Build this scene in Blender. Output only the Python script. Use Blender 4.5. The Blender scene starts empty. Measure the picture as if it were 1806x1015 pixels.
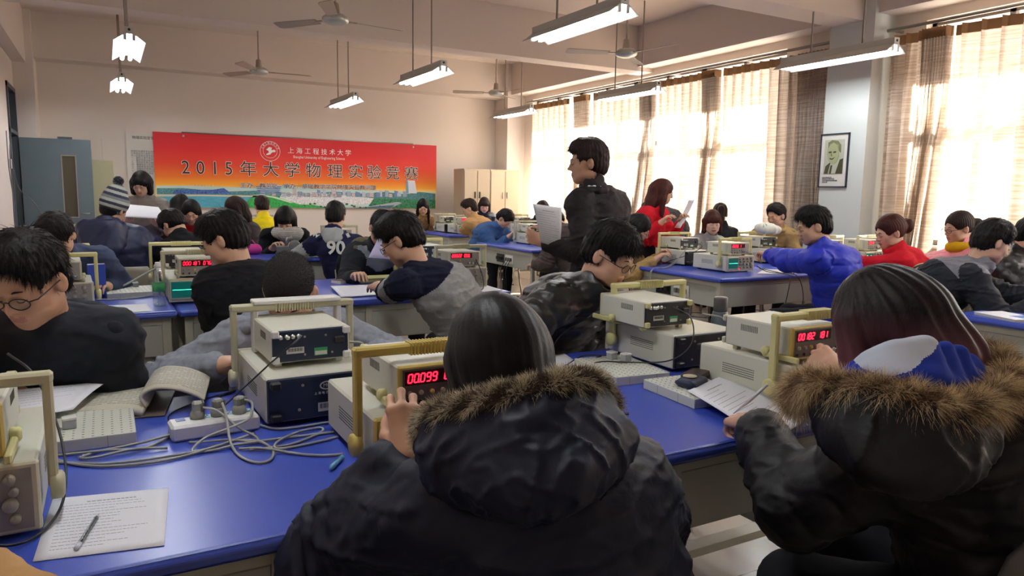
import bpy, bmesh, math, random
import numpy as np
from mathutils import Vector, Matrix, Euler
random.seed(7); np.random.seed(7)
S = bpy.context.scene
COL = S.collection
PI = math.pi
# ------------------------------------------------------------------ camera
cam_d = bpy.data.cameras.new('camera'); cam = bpy.data.objects.new('camera', cam_d); COL.objects.link(cam)
cam_d.sensor_width = 36.0; cam_d.lens = 1280.0 / 1806.0 * 36.0; cam_d.clip_start = 0.05; cam_d.clip_end = 200
def _camera_axes():
    f = 1280.0
    d = lambda u, v: np.array([u - 903.0, 507.5 - v, -f])
    y = d(185.0, 328.0); y /= np.linalg.norm(y)
    z = -d(748.0, 10400.0); z -= z.dot(y) * y; z /= np.linalg.norm(z)
    return np.array([np.cross(y, z), y, z])
CAMR = _camera_axes()
CAMP = np.array([0.0, 0.0, 1.4])
m4 = Matrix.Identity(4)
for i in range(3):
    for j in range(3): m4[i][j] = CAMR[i][j]
    m4[i][3] = CAMP[i]
cam.matrix_world = m4
S.camera = cam
# ------------------------------------------------------------------ world, sun, exposure
S.view_settings.view_transform = 'Standard'; S.view_settings.look = 'None'
S.view_settings.gamma = 1.0; S.view_settings.use_curve_mapping = False
S.view_settings.exposure = 0.38
w = bpy.data.worlds.new('world'); S.world = w; w.use_nodes = True
bg = w.node_tree.nodes['Background']
bg.inputs['Color'].default_value = (1.0, 0.97, 0.93, 1); bg.inputs['Strength'].default_value = 7.0
sun_d = bpy.data.lights.new('sun', 'SUN'); sun = bpy.data.objects.new('sun', sun_d); COL.objects.link(sun)
sun_d.energy = 42.0; sun_d.color = (1.0, 0.93, 0.83); sun_d.angle = math.radians(1.5)
_sd = Vector((-1.0, 0.16, -0.62)).normalized()
sun.rotation_euler = _sd.to_track_quat('-Z', 'Y').to_euler(); sun.location = (12, 6, 6)
S.cycles.max_bounces = 7; S.cycles.diffuse_bounces = 4; S.cycles.glossy_bounces = 3
S.cycles.transmission_bounces = 5; S.cycles.transparent_max_bounces = 8
S.cycles.caustics_reflective = False; S.cycles.caustics_refractive = False
S.cycles.sample_clamp_indirect = 6.0
S.cycles.use_denoising = True

# ------------------------------------------------------------------ materials
def lin(c):
    out = []
    for v in c[:3]:
        v = v / 255.0
        out.append(v / 12.92 if v <= 0.04045 else ((v + 0.055) / 1.055) ** 2.4)
    return (*out, 1.0)
MATS = {}
def mat(name, col, rough=0.6, metal=0.0, bump=None, var=None, spec=0.5, emit=None, alpha=None, sheen=0.0, coat=0.0, stretch=None, trans=0.0):
    """bump=(scale, strength, distance) noise bump; var=(scale, amount) colour variation of the thing itself."""
    if name in MATS: return MATS[name]
    m = bpy.data.materials.new(name); m.use_nodes = True
    nt = m.node_tree; b = nt.nodes['Principled BSDF']
    c = lin(col)
    b.inputs['Base Color'].default_value = c; b.inputs['Roughness'].default_value = rough
    b.inputs['Metallic'].default_value = metal; b.inputs['Specular IOR Level'].default_value = spec
    if sheen: b.inputs['Sheen Weight'].default_value = sheen
    if coat: b.inputs['Coat Weight'].default_value = coat; b.inputs['Coat Roughness'].default_value = 0.1
    if trans: b.inputs['Transmission Weight'].default_value = trans
    if alpha is not None: b.inputs['Alpha'].default_value = alpha
    if emit: b.inputs['Emission Color'].default_value = lin(emit[0]); b.inputs['Emission Strength'].default_value = emit[1]
    if bump or var:
        tc = nt.nodes.new('ShaderNodeTexCoord'); mp = nt.nodes.new('ShaderNodeMapping')
        nt.links.new(tc.outputs['Object'], mp.inputs['Vector'])
        if stretch: mp.inputs['Scale'].default_value = stretch
        src = mp.outputs['Vector']
    if var:
        n = nt.nodes.new('ShaderNodeTexNoise'); n.inputs['Scale'].default_value = var[0]; n.inputs['Detail'].default_value = 3
        nt.links.new(src, n.inputs['Vector'])
        r = nt.nodes.new('ShaderNodeValToRGB')
        a = var[1]
        r.color_ramp.elements[0].color = (*[max(0, x * (1 - a)) for x in c[:3]], 1); r.color_ramp.elements[0].position = 0.3
        r.color_ramp.elements[1].color = (*[min(1, x * (1 + a)) for x in c[:3]], 1); r.color_ramp.elements[1].position = 0.7
        nt.links.new(n.outputs['Fac'], r.inputs['Fac']); nt.links.new(r.outputs['Color'], b.inputs['Base Color'])
    if bump:
        n = nt.nodes.new('ShaderNodeTexNoise'); n.inputs['Scale'].default_value = bump[0]; n.inputs['Detail'].default_value = 4
        nt.links.new(src, n.inputs['Vector'])
        bp = nt.nodes.new('ShaderNodeBump'); bp.inputs['Strength'].default_value = bump[1]; bp.inputs['Distance'].default_value = bump[2]
        nt.links.new(n.outputs['Fac'], bp.inputs['Height']); nt.links.new(bp.outputs['Normal'], b.inputs['Normal'])
    MATS[name] = m
    return m
def stripes_mat(name, cols, axis, period, rough=0.85, duty=None):
    """hard stripes printed or knitted into a cloth along an object axis"""
    if name in MATS: return MATS[name]
    m = mat(name, cols[0], rough); nt = m.node_tree; b = nt.nodes['Principled BSDF']
    tc = nt.nodes.new('ShaderNodeTexCoord'); sx = nt.nodes.new('ShaderNodeSeparateXYZ')
    nt.links.new(tc.outputs['Object'], sx.inputs[0])
    d = nt.nodes.new('ShaderNodeMath'); d.operation = 'DIVIDE'; d.inputs[1].default_value = period
    nt.links.new(sx.outputs[axis], d.inputs[0])
    fr = nt.nodes.new('ShaderNodeMath'); fr.operation = 'FRACT'; nt.links.new(d.outputs[0], fr.inputs[0])
    r = nt.nodes.new('ShaderNodeValToRGB'); r.color_ramp.interpolation = 'CONSTANT'
    n = len(cols)
    pos = duty or [i / n for i in range(n)]
    r.color_ramp.elements[0].position = 0; r.color_ramp.elements[0].color = lin(cols[0])
    r.color_ramp.elements[1].position = pos[1]; r.color_ramp.elements[1].color = lin(cols[1])
    for i in range(2, n):
        e = r.color_ramp.elements.new(pos[i]); e.color = lin(cols[i])
    nt.links.new(fr.outputs[0], r.inputs['Fac']); nt.links.new(r.outputs['Color'], b.inputs['Base Color'])
    return m

# ------------------------------------------------------------------ mesh builder
class MB:
    def __init__(s): s.v = []; s.f = []; s.mi = []; s.sm = []
    def add(s, vs, fs, mi=0, smooth=False):
        o = len(s.v); s.v += [tuple(v) for v in vs]
        for f in fs: s.f.append(tuple(i + o for i in f)); s.mi.append(mi); s.sm.append(smooth)
        return s
    def box(s, x0, x1, y0, y1, z0, z1, mi=0, M=None):
        vs = [(x, y, z) for x in (x0, x1) for y in (y0, y1) for z in (z0, z1)]
        if M is not None: vs = [tuple(M @ Vector(v)) for v in vs]
        return s.add(vs, [(0, 1, 3, 2), (4, 6, 7, 5), (0, 4, 5, 1), (2, 3, 7, 6), (0, 2, 6, 4), (1, 5, 7, 3)], mi)
    def rbox(s, x0, x1, y0, y1, z0, z1, r=0.004, mi=0, M=None):
        """box with all edges chamfered"""
        r = min(r, (x1 - x0) / 2.01, (y1 - y0) / 2.01, (z1 - z0) / 2.01)
        X = (x0, x1); Y = (y0, y1); Z = (z0, z1)
        idx = {}; vs = []
        for i in (0, 1):
            for j in (0, 1):
                for k in (0, 1):
                    sx, sy, sz = (1 - 2 * i), (1 - 2 * j), (1 - 2 * k)
                    for a in range(3):
                        p = [X[i] + sx * r, Y[j] + sy * r, Z[k] + sz * r]
                        p[a] = (X[i], Y[j], Z[k])[a]
                        idx[i, j, k, a] = len(vs); vs.append(tuple(p))
        fs = []
        for a in range(3):
            b_, c_ = (a + 1) % 3, (a + 2) % 3
            for e in (0, 1):
                q = []
                for (p_, q_) in ((0, 0), (1, 0), (1, 1), (0, 1)):
                    t = [0, 0, 0]; t[a] = e; t[b_] = p_; t[c_] = q_
                    q.append(idx[t[0], t[1], t[2], a])
                fs.append(tuple(q if e else q[::-1]))
            for p_ in (0, 1):
                for q_ in (0, 1):
                    t0 = [0, 0, 0]; t0[b_] = p_; t0[c_] = q_; t1 = list(t0); t1[a] = 1
                    fs.append((idx[(*t0, b_)], idx[(*t1, b_)], idx[(*t1, c_)], idx[(*t0, c_)]))
        for i in (0, 1):
            for j in (0, 1):
                for k in (0, 1): fs.append(tuple(idx[i, j, k, a] for a in range(3)))
        if M is not None: vs = [tuple(M @ Vector(v)) for v in vs]
        return s.add(vs, fs, mi)
    def tube(s, pts, r, n=8, mi=0, caps=True, smooth=True, flat=None):
        pts = [Vector(p) for p in pts]
        rs = r if isinstance(r, (list, tuple)) else [r] * len(pts)
        vs = []; prev = None
        for i, p in enumerate(pts):
            t = (pts[min(i + 1, len(pts) - 1)] - pts[max(i - 1, 0)])
            if t.length < 1e-9: t = Vector((0, 0, 1))
            t.normalize()
            if prev is None:
                a = Vector((0, 0, 1)) if abs(t.z) < 0.9 else Vector((1, 0, 0))
                u = t.cross(a).normalized()
            else:
                u = (prev - t * prev.dot(t)); u = u.normalized() if u.length > 1e-6 else t.orthogonal().normalized()
            prev = u; w_ = t.cross(u)
            for k in range(n):
                a = 2 * PI * k / n
                vs.append(p + (u * math.cos(a) + w_ * math.sin(a)) * rs[i])
        fs = []
        for i in range(len(pts) - 1):
            for k in range(n): fs.append((i * n + k, i * n + (k + 1) % n, (i + 1) * n + (k + 1) % n, (i + 1) * n + k))
        if caps: fs.append(tuple(range(n - 1, -1, -1))); fs.append(tuple((len(pts) - 1) * n + k for k in range(n)))
        return s.add(vs, fs, mi, smooth)
    def lathe(s, prof, c=(0, 0, 0), n=20, mi=0, M=None, smooth=True):
        vs = []
        for r, z in prof:
            for k in range(n):
                a = 2 * PI * k / n; vs.append(Vector((c[0] + r * math.cos(a), c[1] + r * math.sin(a), c[2] + z)))
        if M is not None: vs = [M @ v for v in vs]
        fs = [(i * n + k, i * n + (k + 1) % n, (i + 1) * n + (k + 1) % n, (i + 1) * n + k) for i in range(len(prof) - 1) for k in range(n)]
        fs.append(tuple(range(n - 1, -1, -1))); fs.append(tuple((len(prof) - 1) * n + k for k in range(n)))
        return s.add(vs, fs, mi, smooth)
    def prism(s, poly, z0, z1, mi=0, M=None):
        """2-D polygon (ccw) extruded along z"""
        n = len(poly)
        vs = [Vector((x, y, z0)) for x, y in poly] + [Vector((x, y, z1)) for x, y in poly]
        if M is not None: vs = [M @ v for v in vs]
        fs = [tuple(range(n - 1, -1, -1)), tuple(range(n, 2 * n))] + [(i, (i + 1) % n, n + (i + 1) % n, n + i) for i in range(n)]
        return s.add(vs, fs, mi)
    def build(s, name, mats, parent=None, bevel=0.0, loc=None, rot=None):
        me = bpy.data.meshes.new(name); me.from_pydata(s.v, [], s.f); me.validate(verbose=False)
        if not isinstance(mats, (list, tuple)): mats = [mats]
        for m in mats: me.materials.append(m)
        if len(me.polygons) == len(s.f):
            me.polygons.foreach_set('material_index', s.mi); me.polygons.foreach_set('use_smooth', s.sm)
        if bevel:
            bm = bmesh.new(); bm.from_mesh(me)
            es = [e for e in bm.edges if len(e.link_faces) == 2 and e.calc_face_angle(0) > 0.5]
            bmesh.ops.bevel(bm, geom=es, offset=bevel, segments=2, affect='EDGES', profile=0.5, clamp_overlap=True)
            bm.to_mesh(me); bm.free()
        me.update()
        o = bpy.data.objects.new(name, me); COL.objects.link(o)
        if parent is not None: o.parent = parent
        if loc is not None: o.location = loc
        if rot is not None: o.rotation_euler = rot
        return o
def mesh_np(name, v, f, mats, parent=None, mi=None, smooth=True):
    """arrays to a mesh object; f may be a quad or triangle array or a list of both"""
    me = bpy.data.meshes.new(name)
    v = np.asarray(v, np.float32).reshape(-1, 3)
    fl = f if isinstance(f, list) else [f]
    loops = np.concatenate([x.reshape(-1) for x in fl]).astype(np.int32)
    tot = np.concatenate([np.full(len(x), x.shape[1]) for x in fl]).astype(np.int32)
    st = np.concatenate([[0], np.cumsum(tot)[:-1]]).astype(np.int32)
    me.vertices.add(len(v)); me.vertices.foreach_set('co', v.ravel())
    me.loops.add(len(loops)); me.loops.foreach_set('vertex_index', loops)
    me.polygons.add(len(tot)); me.polygons.foreach_set('loop_start', st); me.polygons.foreach_set('loop_total', tot)
    if not isinstance(mats, (list, tuple)): mats = [mats]
    for m in mats: me.materials.append(m)
    if mi is not None: me.polygons.foreach_set('material_index', np.asarray(mi, np.int32))
    me.polygons.foreach_set('use_smooth', np.full(len(tot), smooth))
    me.update(calc_edges=True); me.validate(verbose=False)
    o = bpy.data.objects.new(name, me); COL.objects.link(o)
    if parent is not None: o.parent = parent
    return o
def tag(o, label=None, cat=None, group=None, kind=None):
    if label: o['label'] = label
    if cat: o['category'] = cat
    if group: o['group'] = group
    if kind: o['kind'] = kind
    return o
def empty(name, loc=(0, 0, 0), rz=0.0, label=None, cat=None, group=None):
    o = bpy.data.objects.new(name, None); COL.objects.link(o); o.empty_display_size = 0.1
    o.location = loc; o.rotation_euler = (0, 0, rz)
    return tag(o, label, cat, group)
def copy_tree(o, parent=None):
    c = o.copy(); COL.objects.link(c); c.parent = parent
    for ch in list(o.children): copy_tree(ch, c)
    return c
def struct(o): o['kind'] = 'structure'; return o
def spline(pts, n=8):
    """Catmull-Rom through the points"""
    P = [Vector(p) for p in pts]
    if len(P) < 3: return P
    P = [P[0] * 2 - P[1]] + P + [P[-1] * 2 - P[-2]]
    out = []
    for i in range(1, len(P) - 2):
        for k in range(n):
            t = k / n; a, b, c, d = P[i - 1], P[i], P[i + 1], P[i + 2]
            out.append(0.5 * ((2 * b) + (c - a) * t + (2 * a - 5 * b + 4 * c - d) * t * t + (3 * b - a - 3 * c + d) * t ** 3))
    out.append(P[-2]); return out
def text(body, size, matl, parent, loc, rot=(PI / 2, 0, 0), name='lettering', align='CENTER', extrude=0.0008, offset=0.0, sx=1.0, spacing=1.0):
    """lettering turned into a mesh"""
    cu = bpy.data.curves.new(name, 'FONT'); cu.body = body; cu.size = size; cu.align_x = align; cu.align_y = 'CENTER'
    cu.extrude = extrude; cu.offset = offset; cu.space_character = spacing; cu.resolution_u = 3
    t = bpy.data.objects.new(name + '_source', cu); COL.objects.link(t)
    me = bpy.data.meshes.new_from_object(t.evaluated_get(bpy.context.evaluated_depsgraph_get()))
    bpy.data.objects.remove(t); bpy.data.curves.remove(cu)
    me.name = name; me.materials.clear(); me.materials.append(matl)
    o = bpy.data.objects.new(name, me); COL.objects.link(o)
    if parent is not None: o.parent = parent
    o.location = loc; o.rotation_euler = rot; o.scale = (sx, 1, 1)
    return o
# ------------------------------------------------------------------ room
XL, XR, YB, YF, ZC = -1.05, 7.2, 13.0, -2.2, 3.83
TT = 0.78   # height of the tabletops
M_wall = mat('wall_paint', (222, 211, 202), 0.85, bump=(60, 0.08, 0.004))
M_beam = mat('beam_paint', (216, 204, 194), 0.85, bump=(60, 0.08, 0.004))
M_ceil = mat('ceiling_paint', (214, 200, 188), 0.9)
M_pillar = mat('pillar_paint', (206, 212, 208), 0.8)
def floor_material():
    m = mat('floor_tiles', (170, 164, 156), 0.22); nt = m.node_tree; b = nt.nodes['Principled BSDF']
    tc = nt.nodes.new('ShaderNodeTexCoord'); br = nt.nodes.new('ShaderNodeTexBrick'); br.offset = 0
    br.inputs['Scale'].default_value = 1.0; br.inputs['Brick Width'].default_value = 0.6; br.inputs['Row Height'].default_value = 0.6
    br.inputs['Mortar Size'].default_value = 0.004; br.inputs['Mortar Smooth'].default_value = 0.2
    br.inputs['Color1'].default_value = lin((176, 170, 162)); br.inputs['Color2'].default_value = lin((164, 158, 150)); br.inputs['Mortar'].default_value = lin((110, 98, 86))
    nt.links.new(tc.outputs['Object'], br.inputs['Vector'])
    n = nt.nodes.new('ShaderNodeTexNoise'); n.inputs['Scale'].default_value = 9; n.inputs['Detail'].default_value = 6
    nt.links.new(tc.outputs['Object'], n.inputs['Vector'])
    mx = nt.nodes.new('ShaderNodeMixRGB'); mx.blend_type = 'MULTIPLY'; mx.inputs['Fac'].default_value = 0.25
    nt.links.new(br.outputs['Color'], mx.inputs['Color1']); nt.links.new(n.outputs['Color'], mx.inputs['Color2'])
    nt.links.new(mx.outputs['Color'], b.inputs['Base Color'])
    return m
def slab(name, x0, x1, y0, y1, z0, z1, m):
    return struct(MB().box(x0, x1, y0, y1, z0, z1).build(name, m))
slab('floor', XL - .3, XR + .4, YF - .2, YB + .2, -0.12, 0, floor_material())
slab('ceiling', XL - .3, XR + .4, YF - .2, YB + .2, ZC, ZC + .15, M_ceil)
slab('wall_back', XL - .3, XR + .4, YB, YB + .2, 0, ZC, M_wall)
slab('wall_front', XL - .3, XR + .4, YF - .2, YF, 0, ZC, M_wall)
# left wall with a door opening (Y 11.5..12.48)
DY0, DY1, DZ = 11.5, 12.48, 2.72
lw = MB(); lw.box(XL - .24, XL, YF, DY0, 0, ZC); lw.box(XL - .24, XL, DY1, YB, 0, ZC); lw.box(XL - .24, XL, DY0, DY1, DZ, ZC)
struct(lw.build('wall_left', M_wall))
slab('wall_corridor', XL - 2.2, XL - 2.0, 9.5, 13.2, 0, ZC, M_wall)
slab('floor_corridor', XL - 2.0, XL - .3, 9.5, 13.2, -0.12, 0, M_wall)
slab('ceiling_corridor', XL - 2.0, XL - .3, 9.5, 13.2, 2.9, 3.0, M_wall)
slab('wall_corridor', XL - 2.0, XL - .24, 9.4, 9.5, 0, ZC, M_wall)
slab('wall_corridor', XL - 2.0, XL - .24, 13.2, 13.3, 0, ZC, M_wall)
# right wall: two window openings between the pillars
WZ0, WZ1 = 0.95, 3.16
WIN = [(6.25, 12.2), (-1.4, 4.55)]
rw = MB()
rw.box(XR, XR + .24, YF, YB, 0, WZ0); rw.box(XR, XR + .24, YF, YB, WZ1, ZC)
for a, b_ in ((YF, -1.4), (4.55, 6.25), (12.2, YB)): rw.box(XR, XR + .24, a, b_, WZ0, WZ1)
struct(rw.build('wall_right', M_wall))
struct(MB().box(6.85, XR, 4.87, 5.39, 0, ZC).build('wall_pillar', M_pillar))
struct(MB().box(6.82, XR, 12.5, YB, 0, ZC).build('wall_pillar', M_wall))
struct(MB().box(XL, -0.80, 12.5, YB, 0, ZC).build('wall_pillar', M_wall))
# ceiling beams
for y0, y1 in ((8.70, 9.02), (5.0, 5.36), (12.62, 13.0), (1.2, 1.56)):
    struct(MB().box(XL, XR, y0, y1, 3.2, ZC).build('ceiling_beam', M_beam))
struct(MB().box(XR - .30, XR, YF, YB, 3.26, ZC).build('ceiling_beam', M_beam))
struct(MB().box(XL, XL + .16, YF, 12.5, 3.1, ZC).build('ceiling_beam', M_beam))
# windows: aluminium frame with glass panes, mullions and a transom
M_alu = mat('window_frame_metal', (120, 112, 104), 0.5, 0.2)
def glass_mat(name, tint=(1, 1, 1, 1), a=0.08):
    m = bpy.data.materials.new(name); m.use_nodes = True; nt = m.node_tree
    for n in list(nt.nodes): nt.nodes.remove(n)
    o = nt.nodes.new('ShaderNodeOutputMaterial'); t = nt.nodes.new('ShaderNodeBsdfTransparent'); g = nt.nodes.new('ShaderNodeBsdfGlossy')
    g.inputs['Roughness'].default_value = 0.03; t.inputs['Color'].default_value = tint
    mx = nt.nodes.new('ShaderNodeMixShader')
    lw = nt.nodes.new('ShaderNodeLayerWeight'); lw.inputs['Blend'].default_value = .12
    ml = nt.nodes.new('ShaderNodeMath'); ml.operation = 'MULTIPLY_ADD'; ml.inputs[1].default_value = .35; ml.inputs[2].default_value = a * .5
    nt.links.new(lw.outputs['Facing'], ml.inputs[0]); nt.links.new(ml.outputs[0], mx.inputs[0])
    nt.links.new(t.outputs[0], mx.inputs[1]); nt.links.new(g.outputs[0], mx.inputs[2]); nt.links.new(mx.outputs[0], o.inputs['Surface'])
    return m
M_glass = glass_mat('window_glass', (0.96, 0.97, 0.97, 1))
M_clear = glass_mat('clear_plastic', (0.78, 0.83, 0.83, 1), .3)
for wi, (a, b_) in enumerate(WIN):
    f = MB(); xa, xb = XR + .10, XR + .16
    n = max(2, round((b_ - a) / 0.78)); tz = 2.18
    f.box(xa, xb, a, b_, WZ0, WZ0 + .05); f.box(xa, xb, a, b_, WZ1 - .05, WZ1); f.box(xa - .01, xb + .01, a, b_, tz - .035, tz + .035)
    for k in range(n + 1):
        y = a + (b_ - a) * k / n; hw = 0.045 if k % 2 == 0 else 0.025
        f.box(xa, xb, y - hw, y + hw, WZ0, WZ1)
    fo = struct(f.build('window_%d' % (wi + 1), M_alu))
    MB().box(XR + .125, XR + .131, a, b_, WZ0, WZ1).build('window_glass', M_glass, fo)['kind'] = 'structure'
    struct(MB().box(XR - .03, XR + .1, a - .05, b_ + .05, WZ0 - .03, WZ0).build('window_sill', M_wall))
# unseen blocks outside, the nearer one shaped to shade the right-hand curtain
for (x, y0, y1, z1) in ((16, -8, 1.75, 9.5), (18, 12.5, 16, 6.0)):
    slab('exterior_unseen_block', x, x + 3, y0, y1, -6, z1, M_wall)
slab('exterior_ground', XR + .5, 60, -40, 60, -6.2, -6.0, M_wall)

slab('exterior_added_sunshade', XR + .24, XR + .92, YF, YB, 3.18, 3.24, M_wall)  # slab added out of view to keep the sun off the curtain tops
# ------------------------------------------------------------------ curtains
def curtain_mat():
    m = bpy.data.materials.new('curtain_cloth'); m.use_nodes = True; nt = m.node_tree
    for n in list(nt.nodes): nt.nodes.remove(n)
    o = nt.nodes.new('ShaderNodeOutputMaterial'); d = nt.nodes.new('ShaderNodeBsdfDiffuse'); t = nt.nodes.new('ShaderNodeBsdfTranslucent')
    tc = nt.nodes.new('ShaderNodeTexCoord'); mp = nt.nodes.new('ShaderNodeMapping'); mp.inputs['Scale'].default_value = (1.5, 1.5, 34)
    nt.links.new(tc.outputs['Object'], mp.inputs['Vector'])
    n = nt.nodes.new('ShaderNodeTexNoise'); n.inputs['Scale'].default_value = 2.0; n.inputs['Detail'].default_value = 3
    nt.links.new(mp.outputs[0], n.inputs['Vector'])
    r = nt.nodes.new('ShaderNodeValToRGB'); r.color_ramp.elements[0].position = .35; r.color_ramp.elements[1].position = .65
    r.color_ramp.elements[0].color = lin((190, 172, 154)); r.color_ramp.elements[1].color = lin((222, 211, 198))
    nt.links.new(n.outputs['Fac'], r.inputs['Fac'])
    nt.links.new(r.outputs['Color'], d.inputs['Color']); nt.links.new(r.outputs['Color'], t.inputs['Color'])
    mx = nt.nodes.new('ShaderNodeMixShader'); mx.inputs[0].default_value = 0.5
    nt.links.new(d.outputs[0], mx.inputs[1]); nt.links.new(t.outputs[0], mx.inputs[2]); nt.links.new(mx.outputs[0], o.inputs['Surface'])
    return m
M_curt = curtain_mat()
M_tape = mat('curtain_tape', (176, 140, 100), 0.9)
def curtain(y0, y1, full, label, amp=0.05, lean=0.0, seed=0, top_squeeze=1.0):
    """a hanging cloth between y0 and y1 on the rod; `full` pleats; lean shifts the foot in y"""
    rnd = random.Random(seed); nu = int(full * 14); nz = 26; z0, z1 = 0.32, 3.015
    ph = [rnd.uniform(-.5, .5) for _ in range(full + 2)]; aa = [rnd.uniform(.6, 1.25) for _ in range(full + 2)]
    V = []; F = []
    for j in range(nz + 1):
        tz = j / nz; z = z1 + (z0 - z1) * tz
        for i in range(nu + 1):
            u = i / nu; q = u * full; k = int(q); fr = q - k
            # pinch pleats at the heading, soft rolls below
            a = aa[k] + (aa[min(k + 1, full)] - aa[k]) * fr
            sharp = math.exp(-((fr - .5) / .09) ** 2)
            roll = math.sin(2 * PI * q + ph[k] * tz * 1.5)
            x = 7.05 - amp * (sharp * (1 - tz) ** 2 * 1.3 + roll * a * (0.15 + 0.85 * min(1, tz * 2.2)))
            y = y0 + (y1 - y0) * u + lean * tz * tz + 0.02 * math.sin(q * 5.1 + tz * 3) * tz
            V.append((x, y, z))
    for j in range(nz):
        for i in range(nu):
            a = j * (nu + 1) + i; F.append((a, a + 1, a + nu + 2, a + nu + 1))
    o = mesh_np('curtain', V, np.array(F), [M_curt])
    t = MB(); vt = []; ft = []
    for i in range(nu + 1):
        x, y, z = V[i]; vt += [(x - .004, y, z + .01), (V[(nu + 1) + i][0] - .004, V[(nu + 1) + i][1], z - .085)]
    for i in range(nu): ft.append((2 * i, 2 * i + 2, 2 * i + 3, 2 * i + 1))
    t.add(vt, ft); t.build('heading_tape', M_tape, o)
    tag(o, label, 'curtain', 'sheer window curtains'); return o
curtain(10.7, 11.95, 7, 'sunlit beige curtain panel ending at the wall beside the beige cabinet', seed=1)
curtain(10.08, 10.5, 8, 'narrow beige curtain bunched right after the bright gap', amp=.06, seed=2, lean=.12)
curtain(8.75, 10.0, 7, 'beige curtain panel behind the standing man with papers', seed=3)
curtain(8.42, 8.72, 9, 'gathered dark edge of beige curtain falling behind the girl in red', amp=.085, seed=4, lean=.3)
curtain(7.45, 8.38, 6, 'beige curtain panel glowing behind the long haired standing girl', seed=5)
curtain(7.15, 7.42, 9, 'gathered fold of beige curtain left of the widest sunlit panel', amp=.085, seed=6, lean=.1)
curtain(5.95, 7.12, 8, 'widest beige curtain panel with sun patches and window bar shadows', seed=7)
curtain(5.42, 5.93, 10, 'shaded beige curtain stacked against the grey pillar', amp=.05, seed=8)
curtain(4.42, 4.80, 3, 'narrow curtain strip next to the right side of the grey pillar', seed=9)
curtain(4.18, 4.44, 9, 'dark gathered curtain bunch in the window right of the pillar', amp=.085, seed=10, lean=.12)
curtain(2.6, 4.16, 9, 'broad dotted beige curtain at the right end of the windows', seed=11)
M_steel = mat('brushed_steel', (170, 165, 158), 0.35, 0.8)
for (y0, y1, l) in ((5.42, 12.1, 'long curtain rod over the windows between pillar and back corner'), (-1.6, 4.84, 'curtain rod over the window right of the portrait pillar')):
    t = empty('curtain_rod', (7.02, (y0 + y1) / 2, 3.09), 0, l, 'curtain rod')
    h = (y1 - y0) / 2
    MB().tube([(0, -h, 0), (0, h, 0)], .016, 10).build('rod', M_steel, t)
    k = int((y1 - y0) / 1.2)
    for i in range(k + 1):
        y = -h + .05 + (2 * h - .1) * i / k
        MB().box(-.01, .17, y - .012, y + .012, -.012, .012).build('bracket', M_steel, t)
# ------------------------------------------------------------------ lamps
M_lampm = mat('lamp_sheet_metal', (196, 196, 190), 0.5, 0.0)
M_tube = mat('lamp_tube', (255, 255, 255), 0.4, emit=((246, 250, 255), 38.0))
M_rod = mat('grey_rod_paint', (150, 140, 128), 0.5)
M_black = mat('black_plastic', (22, 22, 24), 0.45)
def lamp_proto():
    t = empty('ceiling_lamp')
    h = 0.62
    MB().box(-.035, .035, -h, h, .03, .085).build('housing', M_lampm, t)
    r = MB()
    for s in (-1, 1):
        q = [(s * .03, .035), (s * .13, -.035), (s * .128, -.041), (s * .03, .027)]
        vs = [(x, y, z) for y in (-h, h) for x, z in q]
        r.add(vs, [(0, 1, 2, 3), (7, 6, 5, 4), (0, 4, 5, 1), (1, 5, 6, 2), (2, 6, 7, 3), (3, 7, 4, 0)])
    r.box(-.03, .03, -h, h, .024, .034)
    r.build('reflector', M_lampm, t)
    for s in (-1, 1):
        MB().tube([(s * .036, -h + .03, -.012), (s * .036, h - .03, -.012)], .019, 10).build('fluorescent_tube', M_tube, t)
        for e in (-1, 1): MB().box(s * .036 - .013, s * .036 + .013, e * (h - .02) - .012, e * (h - .02) + .012, -.03, .03).build('lamp_holder', M_lampm, t)
    for e in (-1, 1):
        MB().tube([(0, e * .28, .085), (0, e * .28, ZC - 2.72)], .009, 8).build('hanging_rod', M_rod, t)
    MB().tube([(0, -h - .004, .06), (0, -h + .002, .06)], .012, 10).build('end_plug', M_black, t)
    return t
lp = lamp_proto()
LAMPS = [(.255, 8.12, 'end-on fluorescent lamp hanging above the beanie wearer, nearer of the two in line'),
 (.25, 11.1, 'end-on fluorescent lamp farther back, under the nearer one in line'),
 (3.26, 8.05, 'twin tube lamp hanging before the middle of the banner top'),
 (3.22, 11.1, 'small far twin tube lamp just above the banner'),
 (3.30, 4.95, 'largest bright twin tube lamp, hanging near the ceiling edge in the middle'),
 (6.08, 7.85, 'twin tube lamp hanging before the curtain tops beside the wall beam end'),
 (6.02, 10.85, 'far twin tube lamp above the beige cabinet and curtain end'),
 (6.13, 4.75, 'long twin tube lamp hanging before the grey pillar')]
for i, (x, y, l) in enumerate(LAMPS):
    t = lp if i == 0 else copy_tree(lp)
    t.location = (x, y, 2.72); tag(t, l, 'ceiling lamp', 'hanging fluorescent lamps')
for i, (x, y) in enumerate(((.25, 5.0), (.25, 1.9), (3.3, 1.9), (6.13, 1.7))):
    t = copy_tree(lp); t.location = (x, y, 2.72); tag(t, 'fluorescent lamp of the same rows hanging out of the picture above the near tables', 'ceiling lamp', 'fluorescent lamps overhead')
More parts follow.
